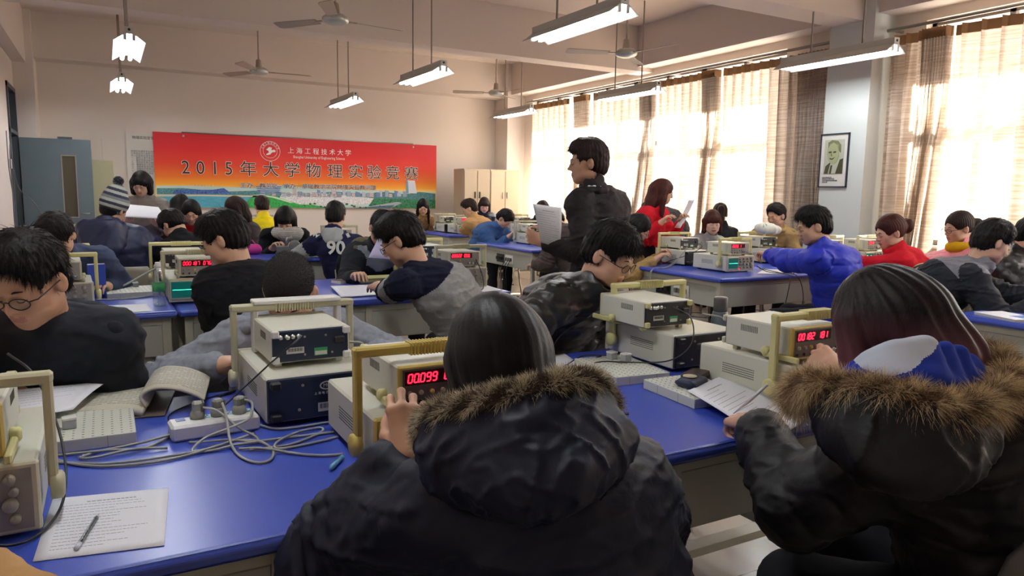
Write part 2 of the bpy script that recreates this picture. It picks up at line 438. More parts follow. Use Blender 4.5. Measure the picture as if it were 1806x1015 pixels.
# ------------------------------------------------------------------ fans
M_fan = mat('fan_enamel', (172, 160, 146), 0.45)
M_fan2 = mat('fan_motor_metal', (190, 196, 190), 0.3, 0.5)
def fan_proto():
    t = empty('ceiling_fan')
    MB().tube([(0, 0, .07), (0, 0, ZC - 3.0)], .011, 8).build('down_rod', M_fan, t)
    MB().lathe([(.012, .16), (.035, .15), (.045, .05), (.05, .045)], n=16).build('canopy_cup', M_fan, t)
    MB().lathe([(.02, .05), (.09, .045), (.125, .015), (.125, -.015), (.1, -.035), (.05, -.05), (.02, -.055)], n=24).build('motor', M_fan2, t)
    for k in range(3):
        a = k * 2 * PI / 3
        M = Matrix.Rotation(a, 4, 'Z')
        b = MB().box(.1, .22, -.018, .018, -.006, .004, M=M)
        P = [(.2, -.05), (.66, -.072), (.7, -.05), (.7, .05), (.66, .06), (.2, .045)]
        b.prism(P, -.004, .003, M=M @ Matrix.Rotation(math.radians(13), 4, 'X'))
        b.build('blade', M_fan, t)
    return t
fp = fan_proto()
for i, (x, y, z, a, l) in enumerate(((1.99, 7.09, 3.0, 8, 'nearest ceiling fan, beside the top edge over the banner'), (1.93, 10.7, 3.0, 0, 'ceiling fan over the left half of the banner'),
        (5.28, 6.87, 3.0, 40, 'ceiling fan hanging before the wall beam between two lamps'), (5.62, 10.7, 3.0, 38, 'smallest far ceiling fan near the back right corner'))):
    t = fp if i == 0 else copy_tree(fp); t.location = (x, y, z); t.rotation_euler = (0, 0, math.radians(a))
    tag(t, l, 'ceiling fan', 'three bladed ceiling fans')
# ------------------------------------------------------------------ door, cabinets, wall papers
M_door = mat('door_steel_paint', (98, 112, 120), 0.5, bump=(25, .05, .004))
M_dframe = mat('door_frame_paint', (70, 78, 84), 0.45)
M_smoke = mat('wired_door_glass', (86, 78, 64), 0.12)
df = MB()
for y in (DY0, DY1 - .06): df.box(XL - .25, XL + .02, y, y + .06, 0, DZ)
df.box(XL - .25, XL + .02, DY0, DY1, DZ - .06, DZ); df.box(XL - .25, XL + .02, DY0, DY1, 2.08, 2.13)
dfo = struct(df.build('door_1', M_dframe))
MB().box(XL - .15, XL - .14, DY0 + .06, DY1 - .06, 2.13, DZ - .06).build('transom_glass', M_smoke, dfo)['kind'] = 'structure'
# the open leaf, parallel to the back wall
dl = empty('open_door', (XL + .03, 12.44, 0), 0, 'open grey-blue steel door leaf with a narrow glass slot', 'door')
b = MB(); b.box(0, .50, -.045, 0, .01, 2.06); b.box(.66, .87, -.045, 0, .01, 2.06); b.box(.50, .66, -.045, 0, .01, .95); b.box(.50, .66, -.045, 0, 1.82, 2.06)
b.build('leaf', M_door, dl)
MB().box(.50, .66, -.03, -.02, .95, 1.82).build('glass_slot', M_smoke, dl)
b = MB()
for (x0, x1, z0, z1) in ((.485, .5, .94, 1.83), (.66, .675, .94, 1.83), (.485, .675, .935, .95), (.485, .675, 1.82, 1.835)): b.box(x0, x1, -.052, -.045, z0, z1)
b.build('slot_trim', M_steel, dl)
MB().box(.46, .64, -.05, .0, 2.06, 2.09).build('door_closer', M_dframe, dl)
MB().tube([(.80, -.045, 1.0), (.80, -.10, 1.0), (.70, -.10, 1.0)], .01, 8).build('handle', M_steel, dl)
M_cab = mat('cabinet_cream', (206, 190, 164), 0.5)
M_cab2w = mat('cabinet_cream_dull', (186, 170, 146), 0.5)
M_cab2 = mat('cabinet_green_cream', (168, 164, 132), 0.5)
def cabinet(name, label, x0, x1, y0, y1, h, m, doors, twin=False):
    t = empty(name, ((x0 + x1) / 2, (y0 + y1) / 2, 0), 0, label, 'cabinet')
    hx, hy = (x1 - x0) / 2, (y1 - y0) / 2
    MB().rbox(-hx, hx, -hy, hy, 0, h, .004, 0).build('body', m, t)
    w_ = 2 * hx / doors
    for k in range(doors):
        a = -hx + k * w_ + .008; b2 = a + w_ - .016
        for (z0, z1) in ((.08, .9), (.92, h - .03)):
            d = MB().rbox(a, b2, -hy - .016, -hy, z0, z1, .004).build('door', m, t)
            MB().rbox((b2 - .05 if k % 2 == 0 else a + .03), (b2 - .03 if k % 2 == 0 else a + .05), -hy - .035, -hy - .016, z1 - .5, z1 - .38, .003).build('handle', M_black if twin else M_steel, d)
    return t
cabinet('storage_cabinet', 'cream metal cabinet with two dark twin handles beside the banner end', 5.66, 6.19, 11.98, 12.42, 1.82, M_cab2w, 2, twin=True)
cabinet('storage_cabinet', 'bright cream cabinet between the twin handled one and the curtains', 6.20, 6.80, 11.98, 12.42, 1.82, M_cab, 2)
cabinet('storage_cabinet', 'greenish cream cabinet half hidden behind the open grey door', -.72, .13, 12.52, 12.96, 1.78, M_cab2, 2)
t = empty('wall_bracket', (.0, 12.7, 1.78), 0, 'small pale upright standing on the greenish cabinet', 'bracket')
MB().box(-.02, .02, -.02, .02, 0, .012).box(-.015, -.005, -.01, .01, 0, .33).build('post', M_lampm, t)
# rules notice
M_paper = mat('white_paper', (232, 234, 240), 0.7)
M_paper2 = mat('notice_paper', (216, 214, 206), 0.7)
M_ink = mat('ink', (40, 40, 46), 0.7)
M_ink2 = mat('grey_ink', (96, 98, 106), 0.7)
nt_ = empty('rules_notice', (.62, 12.99, 1.75), 0, 'white rules notice on the wall left of the red banner', 'notice')
MB().box(-.30, .30, -.012, 0, -.48, .48).build('sheet', M_paper2, nt_)
text('物理实验室学生守则', .052, M_ink, nt_, (.02, -.014, .41), name='title')
_ln = ['物理实验课是学生在教师指导下进行的课程', '实验前必须认真预习写出预习报告内容', '进入实验室应保持安静遵守课堂纪律', '一、按时上课不得迟到早退', '二、爱护仪器设备严格遵守操作规程', '三、实验前检查仪器是否完好', '四、接通电源之前须经教师检查', '五、实验数据须经教师签字', '六、实验完毕整理仪器和桌面', '七、损坏仪器应及时报告教师', '八、按时交实验报告']
text('\n'.join(_ln), .034, M_ink2, nt_, (-.24, -.014, .03), name='rules_text', align='LEFT')
# sockets, cables on the left wall
for (y, z) in ((11.2, 1.66),):
    t = empty('wall_socket', (XL, y, z), 0, 'white wall socket next to the door frame', 'socket')
    MB().rbox(0, .035, -.05, .05, -.06, .06, .005).build('plate', M_lampm, t)
for i, pts in enumerate((((XL + .03, 11.2, 1.9), (XL + .05, 10.9, 1.72), (XL + .06, 10.8, 1.3), (XL + .05, 10.9, .9), (XL + .08, 11.0, .6)),
        ((XL + .03, 11.2, 2.0), (XL + .05, 11.25, 1.6), (XL + .08, 11.35, 1.35), (XL + .2, 11.5, 1.2), (XL + .3, 11.6, 1.0)),
        ((XL + .03, 10.9, 2.05), (XL + .04, 10.8, 1.6), (XL + .06, 10.85, 1.2), (XL + .05, 10.9, .8)))):
    tag(MB().tube(spline(pts), .006, 6).build('loose_cable', M_ink2), 'loose grey cable drooping beside the door frame', 'cable', 'cables on the left wall')
# ------------------------------------------------------------------ portrait on the pillar
pf = empty('portrait_frame', (6.849, 5.225, 1.80), 0, 'framed sepia portrait of an elderly man on the grey pillar', 'picture')
pf.rotation_euler = (0, 0, -PI / 2)   # local x runs towards -Y, local -y faces the room
hw, hh = .175, .285
b = MB(); fw = .012
b.box(-hw, hw, -.02, 0, hh - fw, hh); b.box(-hw, hw, -.02, 0, -hh, -hh + fw); b.box(-hw, -hw + fw, -.02, 0, -hh, hh); b.box(hw - fw, hw, -.02, 0, -hh, hh)
b.build('frame', mat('dark_blue_frame', (40, 44, 60), .4), pf)
MB().box(-hw, hw, -.008, 0, -hh, hh).build('mount', M_paper2, pf)
_pz = lambda pts: [(x, z) for x, z in pts]
def flat(poly, y0, y1, m, parent, name):
    """polygon in the x-z plane given thickness along y"""
    M = Matrix(((1, 0, 0, 0), (0, 0, 1, 0), (0, 1, 0, 0), (0, 0, 0, 1)))
    return MB().prism(poly[::-1], y0, y1, M=M).build(name, m, parent)
def ell_poly(cx, cz, rx, rz, n=24, a0=0.0, tilt=0.0):
    out = []
    for k in range(n):
        a = 2 * PI * k / n; x, z = rx * math.cos(a), rz * math.sin(a)
        out.append((cx + x * math.cos(tilt) - z * math.sin(tilt), cz + x * math.sin(tilt) + z * math.cos(tilt)))
    return out
S1 = mat('sepia_pale', (176, 180, 164), .7); S2 = mat('sepia_face', (158, 164, 124), .7); S3 = mat('sepia_dark', (62, 60, 32), .7); S4 = mat('sepia_mid', (112, 116, 78), .7)
flat([(-.12, -.14), (.12, -.14), (.12, .22), (-.12, .22)], -.011, -.008, S1, pf, 'photo_print')
flat([(-.11, -.14), (-.095, -.06), (-.03, -.01), (.06, .0), (.115, .02), (.115, -.14)], -.013, -.010, S3, pf, 'printed_suit')
flat([(-.06, -.14), (-.035, -.03), (.045, .03), (.085, .035), (.03, -.14)], -.0145, -.010, S1, pf, 'printed_shirt')
flat([(-.045, -.14), (-.03, -.05), (-.008, -.05), (-.02, -.14)], -.0155, -.010, S3, pf, 'printed_tie')
flat(ell_poly(-.01, .075, .072, .115, tilt=.12), -.017, -.010, S2, pf, 'printed_face')
flat([(-.07, .13), (-.075, .19), (-.03, .215), (.04, .205), (.08, .16), (.082, .08), (.062, .10), (.05, .16), (-.01, .19), (-.05, .17)], -.0185, -.010, S4, pf, 'printed_hair')
for x in (-.045, .012): flat(ell_poly(x, .088, .02, .009, 12, tilt=.15), -.0195, -.010, S3, pf, 'printed_eye')
flat([(-.05, .03), (-.02, .02), (.02, .035), (-.012, .008), (-.04, .012)], -.0195, -.010, S3, pf, 'printed_mouth')
flat([(-.03, .09), (-.035, .05), (-.012, .045), (-.02, .06)], -.0195, -.010, S4, pf, 'printed_nose')
text('杰出的物理学家\n曾获诺贝尔物理学奖\n为近代物理作出重要贡献\n永垂史册', .017, M_ink2, pf, (-.13, -.0095, -.205), name='caption', align='LEFT')
# ------------------------------------------------------------------ lab tables
M_top = mat('blue_laminate', (56, 78, 176), 0.30, bump=(220, .05, .002), spec=.6)
M_frame = mat('table_frame_paint', (178, 176, 160), 0.45)
M_apron = mat('table_panel_paint', (166, 166, 156), 0.5)
M_white = mat('white_plastic', (226, 226, 222), 0.4)
def lab_table(x0, x1, y0, y1, label, seams=(), plates=False, top=None):
    t = empty('lab_table', ((x0 + x1) / 2, (y0 + y1) / 2, 0), 0, label, 'table', 'blue topped lab tables')
    hx, hy = (x1 - x0) / 2, (y1 - y0) / 2
    b = MB(); b.rbox(-hx, hx, -hy, hy, TT - .032, TT, .010); b.build('tabletop', top or M_top, t, bevel=.004)
    ax, ay = hx - .05, hy - .06
    f = MB()
    for s in (-1, 1):
        f.box(-ax, ax, s * ay - .015, s * ay + .015, TT - .072, TT - .0325)
        f.box(s * ax - .015, s * ax + .015, -ay, ay, TT - .072, TT - .0325)
    f.build('top_frame', M_frame, t)
    xs = [-ax] + [s - (x0 + x1) / 2 for s in seams] + [ax]
    for s in (-1, 1):
        for a, b_ in zip(xs[:-1], xs[1:]):
            MB().rbox(a + .02, b_ - .02, s * ay - .012, s * ay + .006, TT - .235, TT - .074, .003).build('apron_panel', M_apron, t)
    for s in (-1, 1): MB().rbox(s * ax - .012, s * ax + .006, -ay + .02, ay - .02, TT - .235, TT - .074, .003).build('end_panel', M_apron, t)
    for x in xs:
        for s in (-1, 1):
            l = MB().rbox(x - .02, x + .02, s * ay - .02, s * ay + .02, .012, TT - .033, .003).build('leg', M_frame, t)
            MB().box(x - .016, x + .016, s * ay - .016, s * ay + .016, 0, .012).build('foot_cap', M_black, l)
    for x in (-ax, ax): MB().box(x - .015, x + .015, -ay + .02, ay - .02, .14, .18).build('end_rail', M_frame, t)
    MB().box(-ax + .015, ax - .015, -.03, .03, .145, .175).build('foot_rail', M_frame, t)
    if plates:
        for k, y in enumerate((-.12, .10)):
            p = MB().rbox(-ax - .022, -ax - .012, y - .09, y + .09, TT - .20, TT - .10, .003).build('socket_plate', M_white if k == 0 else M_black, t)
            q = MB()
            for j in range(3): q.rbox(-ax - .05, -ax - .022, y - .07 + j * .05, y - .04 + j * .05, TT - .17, TT - .13, .004)
            q.build('plug_row', M_black if k else mat('grey_plug', (110, 108, 104), .5), p)
    return t
lab_table(-.75, 2.22, 1.28, 2.33, 'long nearest blue topped lab table carrying the power strip and open book', seams=(.257, 1.218))
lab_table(-.75, .29, 3.98, 5.05, 'blue lab table under the water bottle in the second row')
lab_table(.295, 2.22, 3.98, 5.05, 'blue lab table beside the boy in the striped sweater', seams=(1.3,))
lab_table(-.75, .29, 6.62, 7.7, 'third row lab table in front of the person with the striped beanie')
lab_table(.295, 2.22, 6.62, 7.7, 'third row lab table under the grey gauge and open exercise book', seams=(1.3,))
lab_table(-.75, .9, 9.5, 10.5, 'far lab table behind the standing woman in grey')
lab_table(.905, 2.22, 9.5, 10.5, 'far lab table before the student in the yellow jacket')
lab_table(4.05, 6.5, .9, 2.28, 'blue lab table end with the white booklet at the right edge', seams=(5.2,))
lab_table(4.05, 6.45, 4.0, 5.18, 'blue lab table the boy in the blue jacket reaches over', seams=(5.2,), plates=True)
lab_table(4.05, 6.45, 6.82, 8.2, 'blue lab table with sockets on its end, left of the standing man', seams=(5.2,), plates=True)
lab_table(4.3, 6.5, 9.6, 10.7, 'far blue lab table between the long haired girl and the tan coat', seams=(5.4,))
# ------------------------------------------------------------------ instruments
M_case = mat('instrument_case_cream', (206, 206, 190), 0.42, bump=(300, .06, .0015))
M_case_o = mat('instrument_case_olive', (176, 176, 158), 0.45)
M_bez = mat('bezel_yellowed', (196, 172, 92), 0.45)
M_bezp = mat('bezel_pale', (196, 192, 168), 0.45)
M_hy = mat('handle_yellow', (186, 164, 84), 0.5)
M_hp = mat('handle_pale', (184, 180, 148), 0.5)
M_hc = mat('handle_cream_yellow', (206, 200, 140), 0.5)
M_panel = mat('front_panel_grey', (148, 142, 132), 0.5)
M_panel_d = mat('front_panel_brown', (92, 80, 76), 0.5)
M_navy = mat('back_panel_navy', (32, 42, 66), 0.4)
M_dark = mat('back_panel_black', (34, 34, 36), 0.45)
M_screen = mat('crt_glass', (18, 78, 74), 0.15, emit=((20, 96, 88), .35))
M_trace = mat('crt_trace', (60, 255, 190), 0.4, emit=((70, 255, 190), 3.5))
M_led = mat('red_led_digits', (255, 30, 50), 0.4, emit=((255, 24, 48), 5.0))
M_ledwin = mat('led_window', (54, 10, 22), 0.2)
M_knob = mat('knob_grey', (150, 146, 130), 0.4)
M_silver = mat('connector_nickel', (190, 190, 186), 0.25, 0.9)
M_stick = mat('sticker_white', (214, 216, 210), 0.6)
M_green = mat('sticker_green', (50, 150, 90), 0.6)
M_slot = mat('vent_slot_dark', (60, 60, 54), 0.7)
SEG = {'0': 'abcdef', '1': 'bc', '2': 'abged', '3': 'abgcd', '4': 'fgbc', '5': 'afgcd', '6': 'afgedc', '7': 'abc', '8': 'abcdefg', '9': 'abcdfg', ' ': ''}
def digits(txt, x0, z0, h, y, parent, m):
    """slanted seven segment digits on a plane facing -y"""
    b = MB(); w_ = h * .5; t = h * .13; adv = h * .78; x = x0
    def seg(xa, za, xb, zb):
        sl = .14
        P = [(xa, za), (xb, zb)]
        d = Vector((xb - xa, zb - za)).normalized(); n = Vector((-d.y, d.x)) * t / 2
        q = [Vector(P[0]) + n, Vector(P[0]) - n, Vector(P[1]) - n, Vector(P[1]) + n]
        vs = []
        for yy in (y, y - .0012):
            for p in q: vs.append((x + p.x + sl * p.y, yy, z0 + p.y))
        b.add(vs, [(0, 1, 2, 3), (7, 6, 5, 4), (0, 4, 5, 1), (1, 5, 6, 2), (2, 6, 7, 3), (3, 7, 4, 0)])
    g = t * .35
    for c in txt:
        if c == '.':
            b.box(x - adv + w_ + t * .4, x - adv + w_ + t * 1.4, y - .0012, y, z0 - t * .5, z0 + t * .5); continue
        for s_ in SEG[c]:
            {'a': lambda: seg(g, h, w_ - g, h), 'b': lambda: seg(w_, h - g, w_, h / 2 + g), 'c': lambda: seg(w_, h / 2 - g, w_, g), 'd': lambda: seg(g, 0, w_ - g, 0),
             'e': lambda: seg(0, h / 2 - g, 0, g), 'f': lambda: seg(0, h - g, 0, h / 2 + g), 'g': lambda: seg(g, h / 2, w_ - g, h / 2)}[s_]()
        x += adv
    return b.build('readout_digits', m, parent) if b.v else None
def knob(parent, x, z, y, r, m, name='knob', l=.014):
    M = Matrix.Translation((x, y, z)) @ Matrix.Rotation(PI / 2, 4, 'X')
    b = MB().lathe([(r, 0), (r, l * .7), (r * .85, l)], n=14, M=M)
    b.box(-.0015, .0015, 0, r * .95, l, l + .001, M=M)
    return b.build(name, m, parent)
def carry_handle(parent, w_, yp, zp, ztop, m, thick=.017, lean=0.0):
    """U shaped handle pivoting at (yp, zp) on both flanks, ribbed grip on top"""
    h = MB(); a = w_ / 2
    Mr = Matrix.Translation((0, yp, zp)) @ Matrix.Rotation(lean, 4, 'X') @ Matrix.Translation((0, -yp, -zp))
    for s in (-1, 1):
        h.rbox(s * a - (thick if s > 0 else 0), s * a + (0 if s > 0 else thick), yp - .0135, yp + .0135, zp, ztop - .006, .004, M=Mr)
    h.rbox(-a - .0012, a + .0012, yp - .015, yp + .015, ztop - .022, ztop, .005, M=Mr)
    o = h.build('carry_handle', m, parent)
    g = MB(); n = 15
    for k in range(n):
        x = -.055 + .11 * k / (n - 1); g.rbox(x - .0022, x + .0022, yp - .0185, yp + .0185, ztop - .0255, ztop + .0035, .001, M=Mr)
    g.build('grip_ribs', m, o)
    for s in (-1, 1):
        M = Matrix.Translation((s * (a - .001), yp, zp)) @ Matrix.Rotation(s * PI / 2, 4, 'Y')
        MB().lathe([(.026, -.012), (.026, .006), (.02, .010)], n=20, M=M).build('pivot_disc', m, o)
    return o
def scope(case=M_case, bez=M_bezp, hm=M_hp, back=M_dark, trace='flat', oval=False, handle=True):
    t = empty('oscilloscope')
    W, H, D = .155, .122, .20; z0 = .012
    b = MB(); b.rbox(-W, W, -D + .015, D - .006, z0, z0 + H, .005); b.build('case', case, t)
    b = MB(); b.rbox(-W - .003, W + .003, -D, -D + .02, z0 - .003, z0 + H + .003, .004); b.build('front_bezel', bez, t)
    MB().box(-W + .008, W - .008, -D - .0015, -D, z0 + .006, z0 + H - .006).build('front_panel', M_panel, t)
    b = MB(); sx0, sx1, sz0, sz1 = -.143, -.035, z0 + .022, z0 + .108
    b.rbox(sx0 - .008, sx1 + .008, -D - .007, -D - .001, sz0 - .008, sz1 + .008, .003); b.build('screen_frame', bez, t)
    sc = MB().box(sx0, sx1, -D - .009, -D - .006, sz0, sz1).build('screen', M_screen, t)
    tr = MB(); n = 48; cz = (sz0 + sz1) / 2
    pts = []
    for i in range(n + 1):
        u = i / n; x = sx0 + .006 + (sx1 - sx0 - .012) * u
        z = cz + (0 if trace == 'flat' else .026 * math.sin(2 * PI * (1.9 * u + .1)))
        pts.append((x, -D - .0096, z))
    tr.tube(pts, .0011, 5); tr.build('trace', M_trace, sc)
    for r_, z in ((0, .105), (1, .083), (2, .060), (3, .034)):
        for k in range(4):
            x = -.012 + k * .042
            if x > .145: continue
            rr = (.008, .006, .010, .007)[r_] * (1.25 if k == 3 else 1)
            knob(t, x + (.006 if r_ % 2 else 0), z0 + z - .006, -D - .0015, rr, M_knob)
    knob(t, -.016, z0 + .016, -D - .0015, .004, M_led, 'power_led', .003)
    v = MB()
    for s in (-1, 1):
        for i in range(24):
            for j in range(5):
                y = -.04 + i * .0055 ; z = z0 + .05 + j * .007
                x = s * (W + .0003)
                v.box(min(x, x - s * .001), max(x, x - s * .001), y - .0018, y + .0018, z - .0015, z + .0015)
    v.build('side_vent', M_slot, t)
    bp = MB(); bp.rbox(-W + .004, W - .004, D - .010, D, z0 + .004, z0 + H - .004, .003); bpo = bp.build('back_panel', back, t)
    if oval:
        ov = MB(); ring = lambda rx, rz, y: [(x, y, z) for x, z in ell_poly(-.005, z0 + .088, rx, rz, 20)]
        A, B_ = ring(.020, .012, D + .0006), ring(.016, .0085, D + .0006); vs = A + B_
        ov.add(vs, [(k, (k + 1) % 20, 20 + (k + 1) % 20, 20 + k) for k in range(20)]); ov.build('maker_emblem', M_stick, bpo)
        text('MC', .014, M_stick, bpo, (-.005, D + .0006, z0 + .088), rot=(PI / 2, 0, PI), name='emblem_letters')
        text('上 海 电 子 仪 器 厂', .008, M_stick, bpo, (-.005, D + .0006, z0 + .068), rot=(PI / 2, 0, PI), name='maker_line')
    MB().box(-.05, .02, D, D + .0012, z0 + .018, z0 + .042).build('serial_label', M_stick, bpo)
    bb = MB(); [bb.box(-.045 + i * .0034, -.045 + i * .0034 + (.0018 if i % 3 else .0008), D + .0012, D + .0018, z0 + .026, z0 + .039) for i in range(18)]
    bb.build('barcode', M_ink, bpo)
    for (x, z) in ((.055, .095), (-.06, .095), (.05, .03), (-.07, .03)): knob(bpo, -x, z0 + z, D + .001, .004, M_knob, 'screw', -.003)
    M = Matrix.Translation((-.08, D, z0 + .085)) @ Matrix.Rotation(-PI / 2, 4, 'X')
    MB().lathe([(.007, 0), (.007, .004), (.005, .005), (.005, .014)], n=12, M=M).build('socket_connector', M_silver, bpo)
    MB().rbox(-.125, -.095, D, D + .014, z0 + .03, z0 + .055, .003).build('mains_socket', M_black, bpo)
    for s in (-1, 1):
        for z in (z0 + .018, z0 + H - .018): MB().rbox(s * .132 - .014, s * .132 + .014, D, D + .022, z - .010, z + .010, .004).build('rear_foot', M_black, t)
        for y in (-D + .05, D - .05): MB().rbox(s * .12 - .012, s * .12 + .012, y - .012, y + .012, 0, z0, .003).build('rubber_foot', M_black, t)
    if handle: carry_handle(t, .366, -.13, z0 + .052, .282, hm)
    return t
def counter(case=M_case, bez=M_bezp, back=M_dark, foot=M_bezp, txt='00000 000', bail=M_hp, panel=M_panel):
    t = empty('frequency_counter')
    W, H, D = .108, .093, .135; z0 = .014
    MB().rbox(-W, W, -D + .012, D - .004, z0, z0 + H, .004).build('case', case, t)
    b = MB(); b.rbox(-W - .002, W + .002, -D, -D + .016, z0 - .002, z0 + H + .002, .004); b.build('front_bezel', bez, t)
    MB().box(-W + .007, W - .007, -D - .0015, -D, z0 + .006, z0 + H - .006).build('front_panel', panel, t)
    wn = MB().box(-W + .012, W - .055, -D - .003, -D - .001, z0 + .052, z0 + .083).build('readout_window', M_ledwin, t)
    digits(txt, -W + .018, z0 + .058, .0185, -D - .0032, wn, M_led)
    text('FREQUENCY  COUNTER', .006, M_ink2, t, (-.03, -D - .002, z0 + .087), name='panel_lettering', extrude=.0002)
    for k in range(5): knob(t, -.085 + k * .026, z0 + .034, -D - .0015, .0055, M_bez if k == 2 else M_knob, 'button', .006)
    for k in range(3): knob(t, -.09 + k * .03, z0 + .014, -D - .0015, .0045, M_black, 'small_socket', .004)
    for k in range(3): knob(t, .03 + k * .027, z0 + .02, -D - .0015, .008, M_silver, 'input_connector', .016)
    v = MB()
    for s in (-1, 1):
        for i in range(14):
            x = s * (W + .0003); y = .0 + i * .005
            v.box(min(x, x - s * .001), max(x, x - s * .001), y - .0012, y + .0012, z0 + .055, z0 + .075)
    v.build('side_vent', M_slot, t)
    bpo = MB().rbox(-W + .003, W - .003, D - .008, D, z0 + .003, z0 + H - .003, .003).build('back_panel', back, t)
    MB().box(.02, .068, D, D + .0012, z0 + .025, z0 + .042).build('serial_label', M_stick, bpo)
    bb = MB(); [bb.box(.024 + i * .0026, .024 + i * .0026 + (.0014 if i % 3 else .0007), D + .0012, D + .0018, z0 + .031, z0 + .040) for i in range(16)]
    bb.build('barcode', M_ink, bpo)
    gl = MB().box(-.045, -.008, D, D + .0012, z0 + .014, z0 + .036).build('check_label', M_green, bpo)
    MB().box(-.043, -.010, D + .0012, D + .0018, z0 + .016, z0 + .027).build('label_field', M_stick, gl)
    for i, x in enumerate((.083, .066, .050, .034)):
        M = Matrix.Translation((x, D, z0 + .072)) @ Matrix.Rotation(-PI / 2, 4, 'X')
        MB().lathe([(.0075, 0), (.0075, .003), (.0055, .004), (.0055, .013 if i == 1 else .005)], n=12, M=M).build('socket_connector', M_silver, bpo)
    for (x, z) in ((.018, .07), (-.04, .07), (.018, .02), (-.058, .02)): knob(bpo, x, z0 + z, D + .001, .003, M_knob, 'screw', -.003)
    MB().rbox(-.092, -.062, D, D + .012, z0 + .045, z0 + .065, .003).build('mains_socket', M_black, bpo)
    for s in (-1, 1):
        for z in (z0 + .011, z0 + H - .011): MB().rbox(s * .098 - .010, s * .098 + .010, D - .002, D + .012, z - .010, z + .010, .003).build('corner_foot', foot, t)
        for y in (-D + .04, D - .035): MB().rbox(s * .085 - .010, s * .085 + .010, y - .010, y + .010, 0, z0, .002).build('foot', foot, t)
    if bail is not None:
        bl = MB(); bl.rbox(-W - .014, -W - .002, -D - .03, -D + .10, z0 - .006, z0 + .012, .003); bl.rbox(W + .002, W + .014, -D - .03, -D + .10, z0 - .006, z0 + .012, .003)
        for s in (-1, 1): bl.lathe([(.014, 0), (.014, .014), (.010, .018)], n=14, M=Matrix.Translation((s * (W + .001), -D + .09, z0 + .012)) @ Matrix.Rotation(s * PI / 2, 4, 'Y'))
        bl.rbox(-W, W, -D + .094, -D + .10, .002, .008, .002); bl.build('tilt_bail', bail, t)
    return t
GRP_S, GRP_C = 'oscilloscopes on the lab tables', 'counters on top of the oscilloscopes'
def station(x, y, rot, sl, cl, txt='00000 000', z=TT, kw=None, ckw=None, cdx=0.0, cdy=None, crot=0.0):
    """an oscilloscope with a frequency counter standing on it; rot 0 faces -Y"""
    s = scope(**(kw or {})); s.location = (x, y, z); s.rotation_euler = (0, 0, rot); tag(s, sl, 'oscilloscope', GRP_S)
    c = counter(txt=txt, **(ckw or {}))
    dy = -.05 if cdy is None else cdy
    dx, dy = cdx * math.cos(rot) - dy * math.sin(rot), cdx * math.sin(rot) + dy * math.cos(rot)
    c.location = (x + dx, y + dy, z + .134); c.rotation_euler = (0, 0, rot + crot); tag(c, cl, 'frequency counter', GRP_C)
    return s, c
R180 = PI
Y_ = dict(bez=M_bez, hm=M_hy); YC = dict(bez=M_bez, bail=M_hc, foot=M_hc, panel=M_panel_d)
station(-.285, 1.68, 0, 'oscilloscope at the left picture edge over the loose exam sheet', 'counter on the oscilloscope at the left picture edge', '00128 34', ckw=YC)
station(-.46, 2.10, R180, 'oscilloscope turned away in front of the boy in glasses at the left edge', 'counter on the oscilloscope before the boy at the left edge', '00128 34', kw=dict(hm=M_hy))
station(.635, 1.64, 0, 'oscilloscope in front of the girl with the long black hair', 'counter reading 00.099 05 beside the raised hand', '00.099 05', kw=Y_, ckw=YC, cdx=.01)
station(.487, 2.10, R180 + .02, 'oscilloscope seen from behind showing its round back emblem', 'counter with navy back panel before the bowed cropped head', '00120 55', kw=dict(back=M_navy, oval=True), ckw=dict(back=M_navy, foot=M_white, bail=None), cdx=.01, cdy=-.03)
station(1.87, 2.10, R180, 'oscilloscope before the boy in the shiny padded jacket', 'counter with black back and yellow corner feet by the shiny jacket', '00310 20', kw=dict(hm=M_hc), ckw=dict(foot=M_hc, bail=M_hc), cdx=.105, cdy=-.03)
station(1.87, 1.58, 0, 'oscilloscope before the girl with the blue hood', 'counter reading 00182 181 at the hand of the girl with the blue hood', '00182 181', kw=dict(hm=M_hc), ckw=dict(bez=M_bez, bail=M_hc, panel=M_panel_d), cdx=-.03, cdy=-.03)
wh = empty('white_handle_plate', (.50, 2.24, TT + .134), 0, 'white flat handle plate standing behind the navy backed counter', 'handle plate')
b = MB(); b.rbox(-.135, .125, -.03, .03, .145, .158, .003); b.build('top_plate', M_white, wh)
for s_ in (-1, 1): MB().rbox(s_ * .125 - .012, s_ * .125 + .004, -.02, .02, 0, .145, .003).build('side_arm', M_white, wh)
O_ = dict(case=M_case_o, bez=M_bezp)
station(.425, 4.43, 0, 'oscilloscope with a flat green trace beside the water bottle', 'counter with long red digits before the boy in the black coat', '000187 076', kw=dict(case=M_case_o), ckw=dict(case=M_case_o), cdx=.01)
station(.40, 4.86, R180, 'oscilloscope back to back behind the flat trace one', 'counter hidden behind the long red digit one', '00000 000', kw=dict(hm=M_hc))
station(-.24, 4.43, .04, 'oscilloscope behind the near boy with glasses in the second row', 'counter with red digits just right of the near boy hair', '0001 28', kw=dict(case=M_case_o, hm=M_hc), ckw=dict(case=M_case_o))
station(-.28, 4.86, R180, 'oscilloscope before the black haired boy bent over in the second row', 'counter before the black haired bent boy of the second row', '00000 000', kw=dict(hm=M_hc))
station(2.00, 4.40, 0, 'oscilloscope with many knobs at the right of the striped sweater', 'counter with red readout right of the striped sweater shoulder', '00022 056', kw=dict(case=M_case_o), ckw=dict(case=M_case_o), cdx=.0)
station(1.99, 4.84, R180, 'oscilloscope back to back behind the striped sweater boy', 'counter with navy back behind the striped sweater boy', '00000 000', kw=dict(hm=M_hc), ckw=dict(back=M_navy))
station(-.12, 7.0, 0, 'oscilloscope in the third row by the open door', 'counter of the third row with a small red readout by the door', '00128', kw=dict(hm=M_hc))
